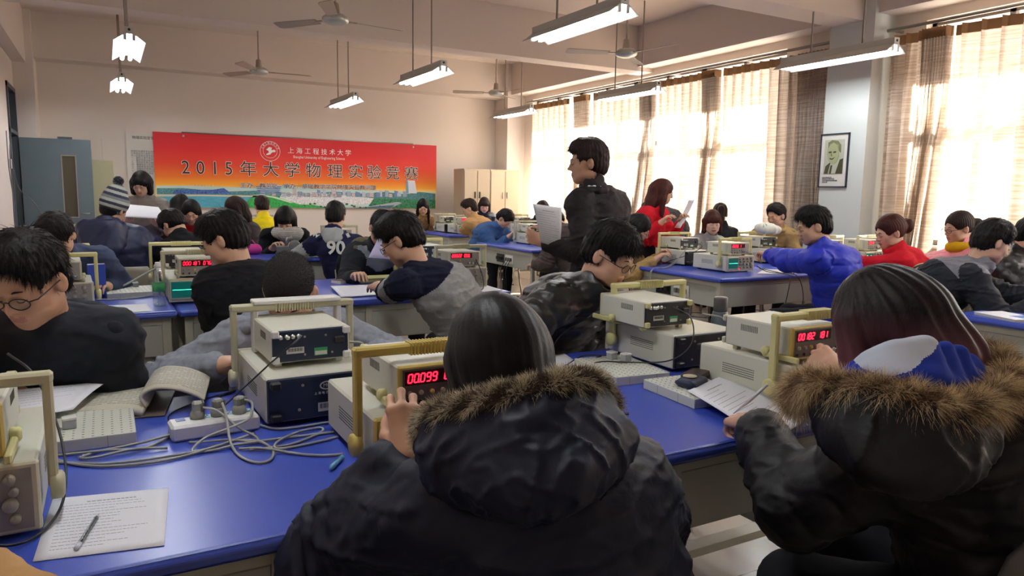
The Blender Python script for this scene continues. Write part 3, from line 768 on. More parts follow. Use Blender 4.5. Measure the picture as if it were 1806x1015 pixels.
station(-.10, 7.4, R180, 'oscilloscope turned away in the third row by the open door', 'counter turned away in the third row by the open door', '00000')
station(1.0, 7.35, R180, 'oscilloscope in front of the peeping girl of the third row', 'counter in front of the peeping girl of the third row', '00000')
station(1.98, 7.15, 0, 'oscilloscope in front of the player number ninety jersey', 'counter in front of the player number ninety jersey', '00000')
station(.45, 9.9, 0, 'oscilloscope on the far table behind the standing woman', 'counter with a red glow beside the beanie pompom', '00128')
station(1.75, 10.1, 0, 'oscilloscope on the far table before the yellow jacket', 'counter on the far table before the yellow jacket', '00000')
station(4.56, 4.50, 0, 'oscilloscope the boy in the blue jacket leans towards', 'counter touched by the boy in the blue jacket', '00256 1', kw=dict(hm=M_hc), cdx=.0)
station(4.62, 5.06 - .0, R180, 'oscilloscope turned away before the girl in the khaki coat', 'counter turned away before the girl in the khaki coat', '00000', kw=dict(hm=M_hc))
station(5.75, 4.5, .05, 'oscilloscope hidden behind the blue jacket sleeve', 'counter right of the red jacket with its cable', '00000')
station(5.55, 4.98, R180, 'oscilloscope carrying the counter and white bundle', 'counter under the white bundled bag', '00000', kw=dict(hm=M_hc))
station(6.25, 4.45, 0, 'oscilloscope with a green screen between red and pink jackets', 'counter with red digits between red and pink jackets', '00310', kw=dict(trace='sine'))
station(4.61, 7.22, 0, 'oscilloscope with a double wave beside the standing man', 'counter half hidden by the sheet of the standing man', '00312', kw=dict(trace='sine', hm=M_hc), ckw=dict(bez=M_bez))
station(4.60, 7.75, R180, 'oscilloscope turned away before the person in denim', 'counter turned away before the person in denim', '00000')
station(5.55, 7.6, R180, 'oscilloscope in the third row behind the standing man', 'counter behind the standing man near the red sweater', '00451', kw=dict(hm=M_hc))
station(5.62, 7.15, 0, 'oscilloscope with red counter on it left of the red sweater', 'counter glowing red left of the red sweater', '00451')
station(4.70, 10.0, 0, 'far oscilloscope with a wave before the long haired girl', 'far counter with red digits before the long haired girl', '00098', kw=dict(trace='sine'))
station(4.66, 10.42, R180, 'far oscilloscope turned away before the long haired girl', 'far counter turned away before the long haired girl', '00000')
station(5.75, 10.0, R180, 'far oscilloscope in front of the girl with blunt fringe', 'far counter in front of the girl with blunt fringe', '00000')
station(6.15, 9.9, 0, 'far oscilloscope at the end of the table nearest the windows', 'far counter with red readout above the denim shoulder', '00127')
# ------------------------------------------------------------------ implicit surfaces -> meshes
def V3(*a): return np.array(a, float)
def nrm(v): v = np.asarray(v, float); return v / max(np.linalg.norm(v), 1e-9)
class SDF:
    """signed distance field built from blended tapered capsules and ellipsoids, meshed with surface nets"""
    def __init__(s, h): s.h = h; s.ops = []
    def cap(s, a, b, ra, rb=None, k=.03, u=0.0, lat=None, w=1.0, op='u', tag=0):
        """tapered capsule; lat/w: widen along lat by factor w"""
        s.ops.append(('cap', np.asarray(a, float), np.asarray(b, float), ra, ra if rb is None else rb, k, u, None if lat is None else nrm(lat), w, op, tag)); return s
    def ell(s, c, r, R=None, k=.03, op='u', u=0.0, tag=0):
        s.ops.append(('ell', np.asarray(c, float), np.asarray(r, float), np.eye(3) if R is None else np.asarray(R, float), None, k, u, None, 1, op, tag)); return s
    def field(s, pad=.03):
        lo = np.full(3, 1e9); hi = np.full(3, -1e9)
        for o in s.ops:
            if o[9] != 'u': continue
            if o[0] == 'cap': r = max(o[3], o[4]) * o[8]; l = np.minimum(o[1], o[2]) - r; g = np.maximum(o[1], o[2]) + r
            else: r = o[2].max(); l = o[1] - r; g = o[1] + r
            lo = np.minimum(lo, l); hi = np.maximum(hi, g)
        lo -= pad; hi += pad; n = np.ceil((hi - lo) / s.h).astype(int) + 1
        F = np.full(n, 1.0, np.float32); U = np.zeros(n, np.float32); T = np.zeros(n, np.int8)
        ax = [lo[i] + s.h * np.arange(n[i]) for i in range(3)]
        for (ty, A, B, ra, rb, k, u, lat, w_, op, tg) in s.ops:
            if ty == 'cap': r = max(ra, rb) * w_; l = np.minimum(A, B) - r; g = np.maximum(A, B) + r
            else: r = B.max(); l = A - r; g = A + r
            m = k + 3 * s.h
            i0 = np.clip(((l - m - lo) / s.h).astype(int), 0, n - 1); i1 = np.clip(((g + m - lo) / s.h).astype(int) + 2, 1, n)
            if (i1 <= i0).any(): continue
            sl = tuple(slice(i0[i], i1[i]) for i in range(3))
            X = ax[0][sl[0]][:, None, None]; Y = ax[1][sl[1]][None, :, None]; Z = ax[2][sl[2]][None, None, :]
            if ty == 'cap':
                ba = B - A; L2 = max(ba.dot(ba), 1e-12)
                px, py, pz = X - A[0], Y - A[1], Z - A[2]
                t = np.clip((px * ba[0] + py * ba[1] + pz * ba[2]) / L2, 0, 1)
                qx, qy, qz = px - t * ba[0], py - t * ba[1], pz - t * ba[2]
                if lat is not None:
                    dl = (qx * lat[0] + qy * lat[1] + qz * lat[2]); sc = (1 / w_ - 1) * dl
                    qx, qy, qz = qx + lat[0] * sc, qy + lat[1] * sc, qz + lat[2] * sc
                d = np.sqrt(qx * qx + qy * qy + qz * qz) - (ra + (rb - ra) * t); uu = u + t * math.sqrt(L2)
            else:
                px, py, pz = X - A[0], Y - A[1], Z - A[2]; R = ra
                q = [(px * R[0, i] + py * R[1, i] + pz * R[2, i]) for i in range(3)]
                k0 = np.sqrt(sum((q[i] / B[i]) ** 2 for i in range(3))); k1 = np.sqrt(sum((q[i] / B[i] ** 2) ** 2 for i in range(3))) + 1e-9
                d = k0 * (k0 - 1) / k1; uu = u + np.zeros_like(d)
            f = F[sl]
            if op == 'u':
                near = d < f; U[sl] = np.where(near, uu, U[sl]); T[sl] = np.where(near, tg, T[sl])
                hh = np.maximum(k - np.abs(f - d), 0) / max(k, 1e-6)
                F[sl] = np.minimum(f, d) - hh * hh * k * .25
            else:
                hh = np.maximum(k - np.abs(f + d), 0) / max(k, 1e-6)
                F[sl] = np.maximum(f, -d) + hh * hh * k * .25
        return F, U, T, lo
    def mesh(s, disp=None):
        """disp(P, u, tag) -> outward displacement in metres"""
        F, U, T, lo = s.field(); h = s.h
        if disp is not None:
            idx = np.nonzero(np.abs(F) < 3.5 * h + .012)
            P = lo + h * np.stack(idx, 1)
            F[idx] -= disp(P, U[idx], T[idx])
        for a in range(3):   # close the field at the grid border
            sl = [slice(None)] * 3; sl[a] = 0; F[tuple(sl)] = np.maximum(F[tuple(sl)], .01); sl[a] = -1; F[tuple(sl)] = np.maximum(F[tuple(sl)], .01)
        return surf_nets(F, lo, h, U, T)
def surf_nets(F, lo, h, U=None, T=None):
    Sg = F < 0; nx, ny, nz = F.shape
    C = np.zeros((nx - 1, ny - 1, nz - 1), np.int8)
    offs = [(i, j, k) for i in (0, 1) for j in (0, 1) for k in (0, 1)]
    for (i, j, k) in offs: C += Sg[i:nx - 1 + i, j:ny - 1 + j, k:nz - 1 + k]
    act = (C > 0) & (C < 8); I = np.stack(np.nonzero(act), 1)
    idx = np.full(act.shape, -1, np.int32); idx[act] = np.arange(len(I))
    val = {o: F[I[:, 0] + o[0], I[:, 1] + o[1], I[:, 2] + o[2]] for o in offs}
    acc = np.zeros((len(I), 3)); cnt = np.zeros(len(I))
    for o in offs:
        for a in range(3):
            if o[a]: continue
            p = list(o); p[a] = 1; p = tuple(p); v0, v1 = val[o], val[p]
            cr = (v0 < 0) != (v1 < 0); t = np.where(cr, v0 / np.where(cr, v0 - v1, 1), 0)
            for b in range(3): acc[:, b] += np.where(cr, (o[b] + (t if b == a else 0)), 0)
            cnt += cr
    V = lo + h * (I + acc / np.maximum(cnt, 1)[:, None])
    Q = []
    for a in range(3):
        b, c = (a + 1) % 3, (a + 2) % 3
        s0 = [slice(None)] * 3; s1 = [slice(None)] * 3; s0[a] = slice(0, -1); s1[a] = slice(1, None)
        for ax_ in (b, c): s0[ax_] = slice(1, -1); s1[ax_] = slice(1, -1)
        A_, B_ = Sg[tuple(s0)], Sg[tuple(s1)]; ch = A_ != B_
        E = np.stack(np.nonzero(ch), 1)
        if not len(E): continue
        fl = A_[ch]; E[:, b] += 1; E[:, c] += 1
        def g(db, dc):
            e = E.copy(); e[:, b] -= db; e[:, c] -= dc; return idx[e[:, 0], e[:, 1], e[:, 2]]
        q = np.stack([g(1, 1), g(0, 1), g(0, 0), g(1, 0)], 1)
        q[~fl] = q[~fl][:, ::-1]; Q.append(q)
    Q = np.concatenate(Q) if Q else np.zeros((0, 4), int)
    u = U[I[:, 0], I[:, 1], I[:, 2]] if U is not None else None
    t = T[I[:, 0], I[:, 1], I[:, 2]] if T is not None else None
    return V, Q, u, t
def snoise(P, f, seed=0.0):
    """cheap smooth 3-D noise in -1..1"""
    x, y, z = P[:, 0] * f + seed * 1.7, P[:, 1] * f + seed * 2.3, P[:, 2] * f - seed
    a = np.sin(x + 1.3 * np.sin(y * 1.1 + z * .7)) * np.cos(y * .9 + 1.1 * np.sin(z * 1.3 - x * .6))
    b = np.sin(z * 1.2 + 1.4 * np.sin(x * .8 + y * .5 + 2.1))
    return .6 * a + .4 * b
def ridges(P, f, seed=0.0, sharp=3.0):
    """thin creases: 0 nearly everywhere, 1 on crease lines"""
    return np.clip(1 - np.abs(snoise(P, f, seed)) * sharp, 0, 1) ** 1.5
def rot_to(fwd_deg, pitch=0.0, roll=0.0):
    """columns: right, forward, up of a frame heading fwd_deg (0 = +Y, counter-clockwise), pitched down, rolled to its right"""
    a = math.radians(fwd_deg); p = math.radians(pitch); r = math.radians(roll)
    M = Matrix.Rotation(a, 3, 'Z') @ Matrix.Rotation(-p, 3, 'X') @ Matrix.Rotation(r, 3, 'Y')
    return np.array(M)
def join_np(parts):
    """[(V,Q,mi)] -> one"""
    V = []; Q = []; M = []; o = 0
    for v, q, mi in parts:
        if len(v) == 0: continue
        V.append(v); Q.append(q + o); o += len(v); M.append(np.broadcast_to(np.asarray(mi), (len(q),)))
    return np.concatenate(V), np.concatenate(Q), np.concatenate(M)
def tube_np(pts, r, n=6):
    mb = MB().tube(pts, r, n, caps=False); return np.array([tuple(v) for v in mb.v]), np.array(mb.f, int)
# ------------------------------------------------------------------ strands (fur, tufts of hair)
def spikes(P, D, L, R, bend=None, seg=2):
    """thin three sided tapering strands from points P along D; returns verts, quads"""
    n = len(P); D = D / (np.linalg.norm(D, axis=1, keepdims=True) + 1e-9)
    a = np.cross(D, np.random.randn(n, 3)); a /= np.linalg.norm(a, axis=1, keepdims=True) + 1e-9; b = np.cross(D, a)
    L = np.broadcast_to(L, (n,))[:, None]; R = np.broadcast_to(R, (n,))[:, None]
    rings = []
    for j in range(seg + 1):
        t = j / seg; c = P + D * L * t + (bend * L * t * t if bend is not None else 0)
        rr = R * (1 - .92 * t)
        for k in range(3):
            an = 2 * PI * k / 3; rings.append(c + (a * math.cos(an) + b * math.sin(an)) * rr)
    Vv = np.stack(rings, 1).reshape(-1, 3); base = np.arange(n)[:, None, None] * (3 * (seg + 1))
    q = np.array([[j * 3 + k, j * 3 + (k + 1) % 3, (j + 1) * 3 + (k + 1) % 3, (j + 1) * 3 + k] for j in range(seg) for k in range(3)])[None]
    return Vv, (base + q).reshape(-1, 4)
# ------------------------------------------------------------------ materials for people
def skin(tone):
    c = {0: (216, 176, 150), 1: (204, 160, 132), 2: (184, 138, 110), 3: (226, 190, 168)}[tone]
    return mat('skin_%d' % tone, c, .5, var=(9, .08), bump=(120, .06, .001))
def lips(): return mat('lips', (170, 112, 98), .5)
def hair_mat(name, col, tip=None):
    if name in MATS: return MATS[name]
    m = mat(name, col, .52, spec=.16); nt = m.node_tree; b = nt.nodes['Principled BSDF']
    tc = nt.nodes.new('ShaderNodeTexCoord'); mp = nt.nodes.new('ShaderNodeMapping'); mp.inputs['Scale'].default_value = (1, 1, .05)
    nt.links.new(tc.outputs['Object'], mp.inputs[0])
    n = nt.nodes.new('ShaderNodeTexNoise'); n.inputs['Scale'].default_value = 260; n.inputs['Detail'].default_value = 3
    nt.links.new(mp.outputs[0], n.inputs['Vector'])
    r = nt.nodes.new('ShaderNodeValToRGB'); c = lin(col)
    r.color_ramp.elements[0].position = .3; r.color_ramp.elements[0].color = (*[x * .45 for x in c[:3]], 1)
    r.color_ramp.elements[1].position = .75; r.color_ramp.elements[1].color = (*[x * 1.35 for x in c[:3]], 1)
    nt.links.new(n.outputs['Fac'], r.inputs['Fac'])
    src = r.outputs['Color']
    if tip:
        sx = nt.nodes.new('ShaderNodeSeparateXYZ'); nt.links.new(tc.outputs['Object'], sx.inputs[0])
        mr = nt.nodes.new('ShaderNodeMapRange'); mr.inputs['From Min'].default_value = tip[1]; mr.inputs['From Max'].default_value = tip[2]
        nt.links.new(sx.outputs['Z'], mr.inputs['Value'])
        mx = nt.nodes.new('ShaderNodeMixRGB'); nt.links.new(mr.outputs[0], mx.inputs['Fac']); mx.inputs['Color1'].default_value = lin(tip[0]); nt.links.new(src, mx.inputs['Color2']); src = mx.outputs['Color']
    nt.links.new(src, b.inputs['Base Color'])
    bp = nt.nodes.new('ShaderNodeBump'); bp.inputs['Strength'].default_value = .35; bp.inputs['Distance'].default_value = .0012
    nt.links.new(n.outputs['Fac'], bp.inputs['Height']); nt.links.new(bp.outputs['Normal'], b.inputs['Normal'])
    return m
H_BLACK = hair_mat('hair_black', (26, 22, 21)); H_BROWN = hair_mat('hair_dark_brown', (46, 32, 28)); H_RED = hair_mat('hair_chestnut', (72, 36, 30))
M_dbrow = mat('brow_and_lash', (26, 20, 18), .6)
M_lens = glass_mat('spectacle_lens', (.95, .97, .97, 1))
def cloth(name, col, rough=.85, bump=(900, .25, .0012), var=None, sheen=.0, spec=.25):
    return mat('cloth_' + name, col, rough, bump=bump, var=var, sheen=sheen, spec=spec)
M_shoe = mat('shoe_leather', (28, 26, 26), .5)
# ------------------------------------------------------------------ one hand
def hand_sdf(s, wrist, d, n, side, curl=.5, spread=.0, scale=1.0, thumb=.5, fr=.0088):
    """wrist point, d towards the fingers, n out of the back of the hand, side = +1 when the thumb lies towards cross(d,n)"""
    d = nrm(d); n = nrm(np.asarray(n, float) - d * np.dot(n, d)); t = np.cross(d, n) * side   # t: towards the thumb
    w = np.asarray(wrist, float); q = scale; k = .012
    kn = []
    for i, (off, ln) in enumerate(((.033, .092), (.011, .096), (-.011, .091), (-.031, .083))):
        p = w + d * ln * q + t * off * q + n * (.003 - .0015 * abs(i - 1.3)) * q
        s.cap(w + d * .012 * q + t * off * .55 * q, p, .0165 * q, .0115 * q, k=.014); kn.append(p)
    s.cap(w - d * .03 * q, w + d * .03 * q, .026 * q, .022 * q, k=.02, lat=t, w=1.25)
    L = ((.040, .025, .020), (.045, .028, .021), (.041, .026, .020), (.032, .020, .018))
    cs = curl if isinstance(curl, (list, tuple)) else [curl] * 4
    for i, p in enumerate(kn):
        a = 0.0; c = cs[i]; sp = (1.5 - i) * spread; r = fr * q * (1.0, 1.02, .98, .88)[i]
        dd0 = nrm(d + t * sp)
        for j in range(3):
            a += (c * 1.15, c * 1.35, c * .9)[j]
            dd = dd0 * math.cos(a) - n * math.sin(a)
            e = p + dd * L[i][j] * q; s.cap(p, e, r * (1 - .07 * j), r * (.93 - .09 * j), k=.006); p = e
    a0 = w + d * .018 * q + t * .022 * q - n * .006 * q
    d1 = nrm(d * .62 + t * .75 - n * (.15 + .5 * thumb)); a1 = a0 + d1 * .042 * q
    d2 = nrm(d * .9 + t * (.35 - .5 * thumb) - n * (.1 + .5 * thumb)); a2 = a1 + d2 * .031 * q; a3 = a2 + nrm(d2 + d * .3 - t * .2 * thumb) * .025 * q
    s.cap(a0, a1, .0155 * q, .0115 * q, k=.016); s.cap(a1, a2, .0112 * q, .010 * q, k=.006); s.cap(a2, a3, .010 * q, .0078 * q, k=.006)
# ------------------------------------------------------------------ one person
def ik(a, b, l1, l2, hint):
    """elbow position between a and b bending towards hint; b is pulled in when out of reach"""
    a = np.asarray(a, float); b = np.asarray(b, float); d = b - a; L = np.linalg.norm(d)
    if L > (l1 + l2) * .995: b = a + d / L * (l1 + l2) * .995; d = b - a; L = np.linalg.norm(d)
    x = (l1 * l1 - l2 * l2 + L * L) / (2 * L); y = math.sqrt(max(l1 * l1 - x * x, 0)); u = d / L
    hn = np.asarray(hint, float); hn = hn - u * hn.dot(u); hn = nrm(hn)
    return a + u * x + hn * y, b
def person(label, pelvis, head, hd=0, hyaw=None, hpitch=20, hroll=0, seat=.45, sw=.175, hands=None, hint=None, tone=1,
           res=.011, hres=.006, top=None, thick=.03, puff=None, trousers=None, hair='short', hairm=None, glasses=None, hood=None, collar='high',
           shirt=None, standing=False, S_=1.0, hand=None, bulk=1.0, legs=True, group=None, hairk=1.0, body_only=False, waist=None, wr=None, tufts=0, sleeve=1.0, mi_fn=None, sleeve_stop=1.0, thigh_dir=None, hs=1.0):
    """pelvis (x, y); head = centre of the head; hd = heading of the hips and shoulders in degrees (0 looks to +Y)"""
    px, py = pelvis; origin = V3(px, py, 0)
    H = np.asarray(head, float) - origin
    Rb = rot_to(hd); rx, fy = Rb[:, 0], Rb[:, 1]; up = V3(0, 0, 1)
    Rh = rot_to(hd if hyaw is None else hyaw, hpitch, hroll)
    P0 = V3(0, 0, seat + .10) if not standing else V3(0, 0, .92 * S_)
    hl = lambda x, y, z: H + Rh @ (V3(x, y, z) * S_ * hs)
    N = H + (.55 * (Rh @ V3(0, -.035, -.168)) + .45 * (V3(0, 0, -.168) - fy * .05)) * S_
    sp = N - P0; Ls = np.linalg.norm(sp)
    M1 = P0 + sp * .33 - fy * .02 + up * .035; M2 = P0 + sp * .70 - fy * .035 + up * .035
    ax = nrm(N - M2)
    sr = np.asarray(rx)
    if hint is None: hint = {}
    shp = {s: N + sr * s * (sw - .012) * S_ - ax * .080 * S_ + fy * .01 for s in (-1, 1)}
    root = empty('person', (px, py, 0))
    arms = {}
    hands = hands or {}
    for s, key in ((-1, 'L'), (1, 'R')):
        tgt = hands.get(key)
        if tgt is None: tgt = origin + shp[s] + fy * .28 + sr * s * .03 - up * .30
        tgt = np.asarray(tgt, float) - origin
        hn = hint.get(key, sr * s * .38 - up * .95 - fy * .15)
        E, Wr = ik(shp[s], tgt, .285 * S_, .255 * S_, hn); arms[s] = (shp[s], E, Wr)
    # ---- skin: head, neck, hands, and the trunk under the clothes, one mesh
    parts = []
    sd = SDF(hres * S_)
    hk = .02
    C = lambda x, y, z, r, k=hk, R=None: sd.ell(hl(x, y, z), V3(*r) * S_ * hs, Rh, k=k)
    C(0, -.012, .032, (.074, .094, .088)); C(0, .028, -.02, (.060, .062, .080)); C(0, .038, -.062, (.046, .050, .050)); C(0, .060, -.088, (.024, .022, .020))
    for s in (-1, 1): C(s * .038, .052, -.022, (.022, .026, .024)); C(s * .046, .018, -.062, (.018, .035, .025))
    C(0, .082, .018, (.040, .014, .010), .016)
    sd.cap(hl(0, .088, .004), hl(0, .104, -.026), .0070 * S_, .0100 * S_, k=.012)
    for s in (-1, 1): sd.cap(hl(s * .008, .095, -.030), hl(s * .012, .091, -.031), .0075 * S_, .0065 * S_, k=.006)
    for s in (-1, 1): sd.ell(hl(s * .030, .096, .001), V3(.017, .012, .010) * S_, Rh, k=.010, op='s'); C(s * .030, .078, .000, (.0135, .0125, .0115), .006)
    C(0, .087, -.056, (.021, .008, .0050), .008); C(0, .085, -.066, (.018, .008, .0060), .008)
    for s in (-1, 1):
        sd.ell(hl(s * .077, -.006, -.006), V3(.010, .019, .031) * S_, Rh @ rot_to(s * 22), k=.006)
        sd.ell(hl(s * .086, .002, -.002), V3(.006, .009, .017) * S_, Rh @ rot_to(s * 22), k=.005, op='s')
    sd.cap(hl(0, -.030, -.045), N - ax * .02, .050 * S_, .056 * S_, k=.03)
    v, q, u, t = sd.mesh()
    lc = hl(0, .096, -.061); dl = (v[q].mean(1) - lc) @ Rh
    mi = ((np.abs(dl[:, 0]) < .021 * S_) & (np.abs(dl[:, 2]) < .0095 * S_) & (dl[:, 1] > -.012)).astype(int)
    parts.append((v, q, mi))
    bs = SDF(.02)
    bs.cap(P0, M1, .11, .115, k=.06, lat=rx, w=1.25).cap(M1, M2, .11, .12, k=.06, lat=rx, w=1.3).cap(M2, N - ax * .05, .10, .05, k=.06, lat=rx, w=1.3)
    for s in (-1, 1):
        a, e, w_ = arms[s]; bs.cap(a, e, .042, .036, k=.03).cap(e, w_, .035, .026, k=.02)
    HP = {s: P0 + rx * s * .095 * S_ - up * .01 for s in (-1, 1)}
    if standing: KN = {s: HP[s] * V3(1, 1, 0) + rx * s * .01 + fy * .03 + up * .50 * S_ for s in (-1, 1)}; AN = {s: HP[s] * V3(1, 1, 0) + rx * s * .02 - fy * .02 + up * .09 for s in (-1, 1)}
    else:
        td = nrm(thigh_dir if thigh_dir is not None else fy)
        KN = {s: HP[s] + td * .40 * S_ + rx * s * .05 - up * .03 for s in (-1, 1)}; AN = {s: KN[s] * V3(1, 1, 0) - td * .02 + up * .10 for s in (-1, 1)}
    for s in (-1, 1): bs.cap(HP[s], KN[s], .075, .052, k=.04).cap(KN[s], AN[s], .05, .035, k=.03)
    if not body_only: v, q, u, t = bs.mesh(); parts.append((v, q, 0))
    hand = hand or {}
    for s, key in ((-1, 'L'), (1, 'R')):
        hp = hand.get(key, {})
        if hp is False: continue
        a, e, w_ = arms[s]; d = nrm(hp.get('d', (w_ - e) * V3(1, 1, 1)))
        n = np.asarray(hp.get('n', up), float)
        if abs(np.dot(nrm(n), d)) > .95: n = fy
        side = hp.get('side', 1 if s < 0 else -1)
        hsd = SDF(min(hres, .005) if hp.get('fine') is None else .0032)
        hand_sdf(hsd, w_, d, n, side, curl=hp.get('curl', .45), spread=hp.get('spread', .05), scale=hp.get('scale', S_ * .98), thumb=hp.get('thumb', .5))
        hsd.cap(w_ - nrm(w_ - e) * .09, w_, .030 * S_, .025 * S_, k=.02)
        v, q, u, t = hsd.mesh(); parts.append((v, q, 0))
    # brows and lashes
    for s in (-1, 1):
        pts = [hl(s * x, y, z) for x, y, z in ((.013, .0925, .020), (.026, .0935, .0255), (.040, .084, .022))]
        v, q = tube_np(pts, [.0022, .0028, .0012], 5); parts.append((v, q, 2))
        pts = [hl(s * x, y, z) for x, y, z in ((.018, .0905, -.003), (.025, .0925, -.0065), (.033, .0905, -.0065), (.042, .083, -.002))]
        v, q = tube_np(pts, [.0011, .0017, .0017, .0012], 5); parts.append((v, q, 2))
    V, Q, MI = join_np(parts)
    body = mesh_np('body', V, Q, [skin(tone), lips(), M_dbrow], root, MI)
    # ---- trousers and shoes
    if legs:
        ts = SDF(max(res, .014)); tr = trousers or cloth('black_trousers', (30, 30, 36))
        ts.cap(P0 - up * .01 - rx * .05, P0 - up * .01 + rx * .05, .125 * S_, .125 * S_, k=.05)
        for s in (-1, 1): ts.cap(HP[s], KN[s], .095 * S_, .070 * S_, k=.05).cap(KN[s], AN[s] - up * .02, .068 * S_, .055 * S_, k=.03)
        v, q, u, t = ts.mesh(lambda P, u, t: .004 * snoise(P, 45) + .005 * snoise(P, 21, 3))
        mesh_np('trousers', v, q, tr, root)
        for s in (-1, 1):
            ss = SDF(.012); a = AN[s] * V3(1, 1, 0); td2 = fy if standing else nrm(td)
            ss.cap(a + up * .045 - td2 * .03, a + td2 * .14 + up * .035, .042, .034, k=.03, lat=rx, w=1.05).cap(a + up * .09, a + up * .045, .042, .044, k=.02)
            v, q, u, t = ss.mesh(); v[:, 2] = np.maximum(v[:, 2], .004); mesh_np('shoe', v, q, M_shoe, root)
    # ---- jacket
    th = thick
    topm = top or cloth('plain_dark', (34, 36, 44))
    js = SDF(res)
    lo_z = P0 - up * (.0 if not standing else .12)
    if waist is not None: lo_z = P0 + up * waist
    js.cap(lo_z, M1, (.112 + th) * bulk, (.104 + th) * bulk, k=.05, lat=rx, w=1.26, u=0)
    js.cap(M1, M2, (.104 + th) * bulk, (.108 + th) * bulk, k=.05, lat=rx, w=1.30, u=np.linalg.norm(M1 - lo_z))
    u2 = np.linalg.norm(M1 - lo_z) + np.linalg.norm(M2 - M1)
    js.cap(M2, N - ax * .075, (.106 + th) * bulk, (.074 + th * .7) * bulk, k=.06, lat=rx, w=1.28, u=u2)
    if not standing: js.ell(P0 - up * .30, V3(.5, .5, .19), k=.02, op='s')
    for s in (-1, 1):
        a, e, w_ = arms[s]; st = sleeve_stop
        js.cap(N - ax * .055 + rx * s * .04, a + ax * .012, .048 + th * .5, .048 + th * .7, k=.05, u=u2 + .1)
        js.cap(a, e, (.050 + th * .8) * sleeve, (.042 + th * .8) * sleeve, k=.035, u=0, tag=1 + (s > 0))
        w2 = e + (w_ - e) * st * .97
        if st == 1.0: w2 = w_ - nrm(w_ - e) * (.031 + th * .55) * sleeve * .75
        js.cap(e, w2, (.042 + th * .8) * sleeve, (.031 + th * .55) * sleeve, k=.02, u=.285, tag=1 + (s > 0))
    nb = N + ax * .0
    if collar == 'high':
        ca = nrm(ax * .6 + (H - N) / np.linalg.norm(H - N) * .4)
        js.cap(N - ax * .05, N + ca * .048, .070 + th * .40, .064 + th * .30, k=.025, tag=3)
        js.ell(N + ca * .105 + fy * .018, V3(.066, .066, .060), k=.008, op='s')
    elif collar == 'crew': js.cap(N - ax * .04, N + ax * .014, .074, .061, k=.02, tag=3)
    hood_sdf = None
    if hood in ('down', 'big', 'small'):
        g = {'down': 1.0, 'big': 1.22, 'small': .74}[hood]; hr = .027 * g + th * .18
        hood_sdf = SDF(res)
        for k in range(11):
            a_ = (k - 5) / 5; b_ = 1 - a_ * a_; cu = max(abs(a_) - .7, 0) / .3
            rim = N + rx * a_ * (.118 + th * .35) * g - fy * ((.062 + th * .5) + .05 * b_ - .09 * cu) * g + ax * (.040 - .035 * cu)
            bag = N + rx * a_ * (.098 + th * .35) * g - fy * ((.105 + th * .7) + .025 * b_ - .08 * cu) * g - ax * (.045 + .075 * b_) * g * (.45 if hood == 'small' else 1)
            hood_sdf.cap(rim, bag, hr * (1 - .45 * cu), hr * (1.15 - .6 * cu), k=.035, tag=4)
    amp, per = (puff or (0, .06))
    sdn = random.random() * 9
    def disp(P, u, t):
        d = .0030 * snoise(P, 38, sdn) + .0022 * snoise(P, 75, sdn + 2)
        Pw = P + .03 * np.stack([snoise(P, 11, sdn + 1), snoise(P, 13, sdn + 4), snoise(P, 9, sdn + 6)], 1)
        d += (.0075 * ridges(Pw * np.array([.55, .55, 1.5]), 17, sdn + 5) + .004 * ridges(Pw * np.array([1, 1, 1.6]), 36, sdn + 3)) * (1.0 if not amp else .55) * (wr if wr is not None else 1.0)
        if amp:
            uu = np.where(t == 0, P[:, 2] + .02 * snoise(P, 8, sdn), u)
            ring = np.abs(np.sin(PI * uu / per)) ** .42
            d = d + amp * (ring - .8) * np.where(t >= 3, 0, 1)
        else:   # sleeve creases at the elbow
            el = np.exp(-((u - .285) / .09) ** 2) * (t > 0) * (t < 3)
            d = d + el * .006 * np.sin(u * 190 + 3 * snoise(P, 14, sdn))
        return d
    v, q, u, t = js.mesh(disp)
    mats_ = topm if isinstance(topm, list) else [topm]
    mi = None
    if mi_fn is not None:
        c = v[q].mean(1); mi = mi_fn(c, u[q[:, 0]], t[q[:, 0]], dict(N=N, ax=ax, rx=rx, fy=fy, M1=M1, M2=M2, P0=P0, H=H))
    jk = mesh_np('jacket', v, q, mats_, root, mi)
    if hood_sdf is not None:
        v, q, u, t = hood_sdf.mesh(lambda P, u, t: .003 * snoise(P, 30, sdn) + .007 * ridges(P * np.array([1.3, 1.3, .7]), 22, sdn + 4))
        mesh_np('hood', v, q, mats_[-1], root)
    # ---- hair
    hm = hairm or H_BLACK; hh = hres * S_ if hres < .007 else hres
    hsdf = SDF(hh); K = hairk * hs
    Hh = lambda x, y, z, r, k=.02, op='u': hsdf.ell(hl(x, y, z), V3(*r) * S_ * hs, Rh, k=k, op=op)
    g = .010 * K if hair != 'buzz' else .0035
    Hh(0, -.014, .036, (.075 + g, .097 + g, .092 + g))
    style = hair
    if style in ('short', 'buzz', 'tuft', 'side'):
        if style != 'buzz': Hh(0, .015, .085, (.062 + g, .072 + g, .046 + g), .03); Hh(0, -.06, -.02, (.058 + g * .5, .042 + g, .06), .03)
        else: Hh(0, -.055, -.02, (.060, .042, .06), .03)
        if style == 'side': Hh(.02, .065, .075, (.06, .04, .035), .02)
        Hh(0, .105, -.030, (.085, .085, .105 if style != 'side' else .098), .010, 's')
        for s in (-1, 1): Hh(s * .085, .034, -.034, (.032, .050, .064), .008, 's')
        for s in (-1, 1): Hh(s * .088, -.004, -.012, (.024, .026, .038), .006, 's')
        Hh(0, -.02, -.135, (.16, .16, .075), .01, 's')
    else:
        dn = Rh @ V3(0, 0, -1); dn = nrm(dn * .25 + V3(0, 0, -1) * .75)
        back = Rh @ V3(0, -1, 0)
